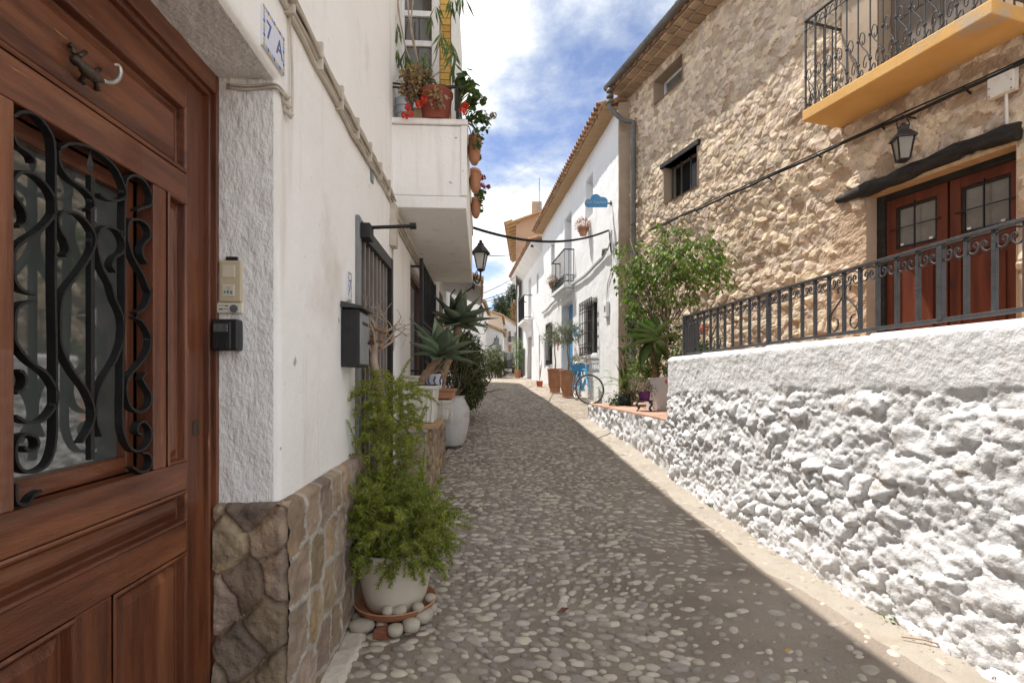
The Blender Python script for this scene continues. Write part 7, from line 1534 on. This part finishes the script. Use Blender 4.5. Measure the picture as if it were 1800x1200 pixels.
mb = MB(); mb.tube([Wf + fwd * .36 * math.cos(a) + up * .36 * math.sin(a) for a in np.linspace(.6, 2.9, 14)], .022, 6, flat=.3); mb.build('mudguard', blue_light, bi, smooth=True)
bx_ = thing('blue_planter_box', (1.55, 12.1, .1), 'blue wooden planter box with green plants carried over the bicycle rear', 'planter'); c = Vector(((1018 - 900) / 900 * 12.0, 12.0, (660 - 653) / 900 * 12.0)); mb = MB(); mb.hexa([c + Vector((-.18, -.10, 0)), c + Vector((.20, -.13, 0)), c + Vector((.22, .10, 0)), c + Vector((-.16, .13, 0)), c + Vector((-.20, -.11, .17)), c + Vector((.22, -.14, .17)), c + Vector((.24, .11, .17)), c + Vector((-.18, .14, .17))]); mb.build('box', blue_paint, bx_, bevel=.006)
crown('plants', leaf_hedge, bx_, [(c + Vector((-.02, 0, .25)), (.19, .14, .11))], rg, 500, .05, .02, -.2); mb = MB(); mb.bar(c + Vector((-.1, 0, -.12)), c + Vector((-.05, 0, 0)), .03); mb.bar(c + Vector((.1, 0, -.12)), c + Vector((.08, 0, 0)), .03); mb.build('carrier', blue_paint, bx_)

# ================================================================== houses further up the sunny side
h2 = thing('white_house', FH(23, -.5, -.2), 'white house with plastered eave and curved balcony next to the long white house', 'house')
plaster('wall', FH, 19.8, 27.5, -.6, 5.1, [(20.7, 21.2, 3.35, 4.15), (22.6, 23.9, -.5, 1.75), (24.7, 25.6, .0, 1.25), (22.7, 23.7, 2.45, 4.4), (20.3, 20.6, .5, 1.6)], limewash, h2, step=.25, amp=.02, r=.03)
for h in ((20.7, 21.2, 3.35, 4.15), (22.6, 23.9, -.5, 1.75), (24.7, 25.6, .0, 1.25), (22.7, 23.7, 2.45, 4.4), (20.3, 20.6, .5, 1.6)):
    reveal('reveal', FH, h, .2, limewash, h2, r=.03); mb = MB(); mb.fbox(FH, h[0], h[1], -.21, -.2, h[2], h[3]); mb.build('door' if h[2] < 0 else 'window', mat('grey_brown_door', L(.2, .16, .14), L(.26, .22, .19), 4, .8) if h[2] < 0 else (glass_grey if h[3] < 2 or h[0] < 21 else MATS['shutter_white']), h2)
grille(FH, h2, (24.65, 25.65, -.03, 1.3), .06, 6, False)
mb = MB(); mb.hexa([FH(19.8, -.05, 4.72), FH(27.5, -.05, 4.72), FH(27.5, .42, 5.08), FH(19.8, .42, 5.08), FH(19.8, -.05, 5.2), FH(27.5, -.05, 5.2), FH(27.5, .42, 5.2), FH(19.8, .42, 5.2)]); mb.build('eave_cove', limewash, h2); roofplane(FH, 19.8, 27.5, -4, .44, 5.21, .3, roof_tile_m, h2); rf = part_empty('roof', FH(23, .3, 5.2), h2); tile_row(FH, 19.85, 27.4, .5, 5.22, .3, rf, 1, .22)
mb = MB(); mb.fbox(FH, 19.82, 20.0, .0, .42, 5.0, 5.05); mb.build('tie_beam', wood_black, h2)
b2 = part_empty('balcony', FH(23.2, .2, 2.3), h2); mb = MB(); prof = [(.02, 1.75), (.05, 2.0), (.2, 2.25), (.4, 2.36), (.4, 2.46), (-.02, 2.46)]; V_ = [FH(s, d, z) for s in (22.3, 24.3) for d, z in prof]; k = len(prof); mb.add(V_, [tuple(range(k)), tuple(range(2 * k - 1, k - 1, -1))] + [(i, (i + 1) % k, k + (i + 1) % k, k + i) for i in range(k)]); mb.build('corbel', limewash, b2)
for z, w in ((3.5, .035), (2.55, .02)): mb = MB(); mb.bar(FH(22.3, .37, z), FH(24.3, .37, z), w); mb.build('rail', iron, b2); [(lambda m: (m.bar(FH(s, 0, z), FH(s, .37, z), w), m.build('rail', iron, b2)))(MB()) for s in (22.31, 24.29)]
for s in np.linspace(22.31, 24.29, 16): mb = MB(); mb.bar(FH(s, .37, 2.46), FH(s, .37, 3.5), .018); mb.build('bar', iron, b2)
F3 = Face(.2 - .035 * 25.6, .035, -1)
h3 = thing('brown_gabled_house', F3(29, -.5, 0), 'tall house with bare brown gable and wide tiled eave beyond the white houses', 'house'); brown = mat('brown_render', L(.36, .24, .165), L(.44, .31, .22), 1.2, .95, .3, 20, dirt=L(.5, .4, .31), dirt_scale=.8)
mb = MB(); mb.add([(.22, 25.62, 5.0), (2.6, 25.62, 5.0), (2.6, 25.62, 8.55), (1.15, 25.62, 8.2), (.22, 25.62, 7.55)], [(0, 1, 2, 3, 4)]); mb.build('gable', brown, h3, fix=False)
plaster('wall', F3, 25.6, 34, -.4, 7.5, [(27.2, 27.9, 4.3, 5.6), (29.5, 30.2, 4.3, 5.6), (28, 28.8, -.3, 1.8)], limewash, h3, step=.5, amp=.02, r=.03)
for h in ((27.2, 27.9, 4.3, 5.6), (29.5, 30.2, 4.3, 5.6), (28, 28.8, -.3, 1.8)): mb = MB(); mb.fbox(F3, h[0], h[1], -.16, -.15, h[2], h[3]); mb.build('window' if h[2] > 1 else 'door', glass_grey, h3)
mb = MB(); mb.hexa([F3(25.4, -2.6, 8.6), F3(34, -2.6, 8.6), F3(34, .5, 7.5), F3(25.4, .5, 7.5), F3(25.4, -2.6, 8.66), F3(34, -2.6, 8.66), F3(34, .5, 7.56), F3(25.4, .5, 7.56)]); mb.build('roof_deck', wood_tan, h3); rf = part_empty('roof', F3(29, .4, 7.5), h3); tile_row(F3, 25.5, 33.8, .58, 7.57, .34, rf, 1, .24)
for k in range(14): s = 25.7 + k * .6; mb = MB(); mb.bar(F3(s, 0, 7.60), F3(s, .45, 7.46), .08); mb.build('rafter', wood_tan, h3)
mb = MB(); mb.box(1.0, 1.5, 25.7, 26.2, 7.9, 8.75); mb.build('chimney', brown, h3, bevel=.03)
an = thing('roof_antenna', (1.36, 25.4, 8.2), 'thin aerial mast standing on the brown gabled house', 'antenna'); mb = MB(); mb.tube([(1.36, 25.5, 8.0), (1.36, 25.5, 9.85)], .02, 6); mb.tube([(1.36, 25.5, 8.1), (1.36, 25.5, 8.6)], .05, 8); mb.build('mast', steel, an)
# street lamp arm and pot before house 3
fp = thing('tall_terracotta_pot', bp(910.5, 660, 24), 'tall terracotta pot with a green bamboo beside the far white house', 'flower pot'); c = Vector((bp(910, 0, 24).x, 24, gz(24))); mb = MB(); mb.lathe(c, [(.08, 0), (.12, 0), (.17, .38), (.15, .4), (.05, .38)], 16); mb.build('bowl', terracotta, fp, smooth=40); crown('bamboo', leaf_bright, fp, [(c + Vector((0, 0, .75)), (.2, .2, .4)), (c + Vector((-.02, .1, 1.4)), (.2, .25, .5))], rg, 700, .12, .03, .2)

# ---- houses closing the lane
def gabled(name, label, Y, x0, x1, z0, zl, zr, m, depth=6, roofm=roof_tile_m):
    t = thing(name, ((x0 + x1) / 2, Y, z0), label, 'house'); mb = MB(); mb.add([(x0, Y, z0), (x1, Y, z0), (x1, Y, zr), (x0, Y, zl), (x0, Y + depth, z0), (x1, Y + depth, z0), (x1, Y + depth, zr), (x0, Y + depth, zl)], [(0, 1, 2, 3), (1, 5, 6, 2), (4, 0, 3, 7), (5, 4, 7, 6)]); mb.build('wall', m, t)
    mb = MB(); e = .18; mb.hexa([(x0 - e, Y - e, zl + .02), (x1 + e, Y - e, zr - .02), (x1 + e, Y + depth, zr - .02), (x0 - e, Y + depth, zl + .02), (x0 - e, Y - e, zl + .16), (x1 + e, Y - e, zr + .12), (x1 + e, Y + depth, zr + .12), (x0 - e, Y + depth, zl + .16)]); mb.build('roof', roofm, t); return t
P2 = lambda px, Y: (px - 900) / 900 * Y
Zp = lambda py, Y: (660 - py) / 900 * Y
g1 = gabled('white_house', 'small white gabled house end behind the first street lanterns', 27, P2(800, 27), P2(849, 27), -.2, Zp(503, 27), Zp(533, 27), limewash)
g2 = gabled('white_house', 'low white house with sloping tiled edge behind the hedge', 31, P2(835, 31), P2(884, 31), -.1, Zp(562, 31), Zp(585, 31), limewash, 4)
for px, py in ((873, 600), (877, 612)): x = P2(px, 31); mb = MB(); mb.box(x - .15, x + .15, 30.93, 30.99, Zp(py + 6, 31), Zp(py - 6, 31)); mb.build('meter_box', steel, g2)
mb = MB(); mb.tube([(P2(860, 31), 30.95, Zp(610, 31)), (P2(868, 31), 30.95, Zp(604, 31)), (P2(874, 31), 30.95, Zp(590, 31))], .03, 5); mb.build('cable', iron, g2)
g3 = gabled('beige_house', 'beige gabled house rising behind the low white house', 38, P2(838, 38), P2(882, 38), 0, Zp(540, 38), Zp(556, 38), mat('beige_render', L(.5, .41, .33), L(.56, .47, .39), 1.5, .95))
g4 = gabled('white_house', 'white house with small balcony closing the far end of the lane', 44, P2(881, 44), P2(915, 44), .2, Zp(552, 44), Zp(578, 44), limewash)
for (a, b, c, e, nm, m_) in ((887, 891, 578, 592, 'window', glass_grey), (894, 898, 582, 602, 'window', MATS['grey_brown_door']), (894, 899, 607, 640, 'door', mat('brick_red_door', L(.35, .2, .15), L(.4, .25, .2), 5, .8)), (905, 908, 584, 598, 'window', glass_grey)): mb = MB(); mb.box(P2(a, 44), P2(b, 44), 43.93, 43.99, Zp(e, 44), Zp(c, 44)); mb.build(nm, m_, g4)
b4 = part_empty('balcony', (P2(898, 44), 43.8, Zp(603, 44)), g4); mb = MB(); mb.box(P2(893, 44), P2(904, 44), 43.5, 43.98, Zp(604, 44), Zp(602, 44)); mb.build('slab', limewash, b4); mb = MB(); mb.bar((P2(893, 44), 43.5, Zp(593, 44)), (P2(904, 44), 43.5, Zp(593, 44)), .06); mb.build('rail', iron, b4)
for k in range(9): x = P2(893 + k * 1.37, 44); mb = MB(); mb.bar((x, 43.5, Zp(602, 44)), (x, 43.5, Zp(593, 44)), .03); mb.build('bar', iron, b4)
st_l = thing('street_light', (P2(909, 30), 29, 1), 'thin street light arm jutting from the far white house', 'street light'); mb = MB(); mb.tube([(F3(29, 0, 4.9)), (P2(902, 29), 29, Zp(489, 29))], .03, 6); mb.build('arm', steel, st_l); mb = MB(); mb.box(P2(901, 29) - .05, P2(907, 29), 28.93, 29.07, Zp(490, 29), Zp(488, 29)); mb.build('head', steel, st_l, bevel=.01)
# hedge, low wall, car, pines
rg = random.Random(23)
hd = thing('round_hedge', (P2(868, 24), 24.3, gz(24)), 'big rounded olive green bush at the bend of the lane', 'shrub'); crown('foliage', leaf_hedge, hd, [((P2(862, 24), 24.2, .75), (.5, .6, .6)), ((P2(874, 24), 24.6, .70), (.5, .6, .62)), ((P2(881, 24), 24.6, .4), (.3, .5, .5)), ((P2(853, 24), 24.0, .45), (.35, .5, .6))], rg, 4200, .10, .05, .2); mb = MB()
for k in range(5): branch(mb, Vector((P2(860 + k * 5, 24), 24.4, gz(24))), Vector((rg.gauss(0, .2), 0, 1)), .5, .05, 1, rg)
mb.build('stems', bark, hd)
lw_ = thing('garden_wall', (P2(878, 25), 25, gz(25)), 'low white garden wall stub beside the rounded bush', 'wall'); mb = MB(); mb.box(P2(875, 25), P2(881, 25), 24.9, 25.5, gz(25) - .1, Zp(639, 25)); mb.build('pier', limewash, lw_, bevel=.03)
car = thing('parked_car', (P2(887, 34), 35.5, gz(35)), 'dark grey small car parked behind the rounded bush', 'car'); cx, cy, cz = P2(884, 34), 34.2, gz(34.5); cp = mat('dark_car_paint', L(.05, .055, .06), L(.065, .07, .075), 4, .25, spec=.6)
prof = [(0, .35), (.05, .7), (.35, .80), (.75, 1.38), (1.2, 1.45), (2.4, 1.40), (3.0, .92), (3.8, .80), (3.95, .5), (3.9, .32)]; n = len(prof); mb = MB(); V_ = []
for x_, in_ in ((-.82, 0), (.82, 0)):
    for y_, z_ in prof: V_.append((cx + x_ * (1 if z_ < .95 else .84), cy + y_, cz + z_))
mb.add(V_, [tuple(range(n)), tuple(range(2 * n - 1, n - 1, -1))] + [(i, (i + 1) % n, n + (i + 1) % n, n + i) for i in range(n)]); mb.build('body', cp, car, bevel=.05)
mb = MB(); mb.add([(cx - .62, cy + .36, cz + .88), (cx + .62, cy + .36, cz + .88), (cx + .58, cy + .66, cz + 1.32), (cx - .58, cy + .66, cz + 1.32)], [(0, 1, 2, 3)]); mb.build('rear_window', glass_dark, car)
for x_ in (-.7, .7):
    for y_ in (.75, 3.1): mb = MB(); mb.tube([(cx + x_ - .1, cy + y_, cz + .31), (cx + x_ + .14 * (1 if x_ > 0 else 1), cy + y_, cz + .31)], .31, 18); mb.build('wheel', tyre_m, car)
    mb = MB(); mb.box(cx + x_ * .95 - .09, cx + x_ * .95 + .09, cy - .01, cy + .06, cz + .62, cz + .76); mb.build('tail_light', mat('tail_light_red', L(.3, .02, .02), L(.35, .03, .03), 4, .3), car)
def pine(label, px, Y, blobs, n):
    x = P2(px, Y); t = thing('pine_tree', (x, Y, gz(Y)), label, 'tree', 'pines behind the village'); mb = MB(); top = max(b[0][2] for b in blobs); mb.tube([(x, Y, gz(Y) - .2), (x + .1, Y, top * .5), (x, Y, top)], [.28, .2, .06], 8)
    for b in blobs: mb.tube([(x, Y, top * .6), ((x + b[0][0]) / 2, Y, (top * .6 + b[0][2]) / 2), b[0]], [.12, .08, .03], 5)
    mb.build('trunk', bark, t, smooth=True); crown('crown', leaf_pine, t, blobs, rg, n, .42, .11, .0, 4, .3, .4)
Yp = 62
def pb(px, py, r, Y=Yp): return ((P2(px, Y), Y + rg.uniform(-1, 1), Zp(py, Y)), (r / 900 * Y, r / 900 * Y, r * .85 / 900 * Y))
pine('rounded dark green pine on the slope behind the far houses', 880, Yp, [pb(878, 532, 8), pb(887, 530, 8), pb(874, 545, 7), pb(884, 548, 10), pb(893, 545, 8), pb(880, 565, 12)], 4200)
pine('taller dark pine partly hidden by the white houses', 905, Yp - 4, [pb(900, 518, 8, 58), pb(908, 508, 9, 58), pb(914, 520, 10, 58), pb(900, 535, 9, 58), pb(908, 548, 12, 58), pb(903, 572, 13, 58), pb(914, 590, 13, 58)], 5200)
cs = thing('autumn_tree', (P2(906, 50), 50, gz(50)), 'small rust coloured cypress beside the taller pine', 'tree'); mb = MB(); mb.tube([(P2(906, 50), 50, gz(50)), (P2(906, 50), 50, Zp(545, 50))], [.12, .05], 6); mb.build('trunk', bark, cs); crown('crown', leafm('rust_leaf', (.22, .11, .03), (.3, .17, .05)), cs, [((P2(906, 50), 50, Zp(548, 50)), (.4, .5, 1.1))], rg, 700, .2, .07, 0)
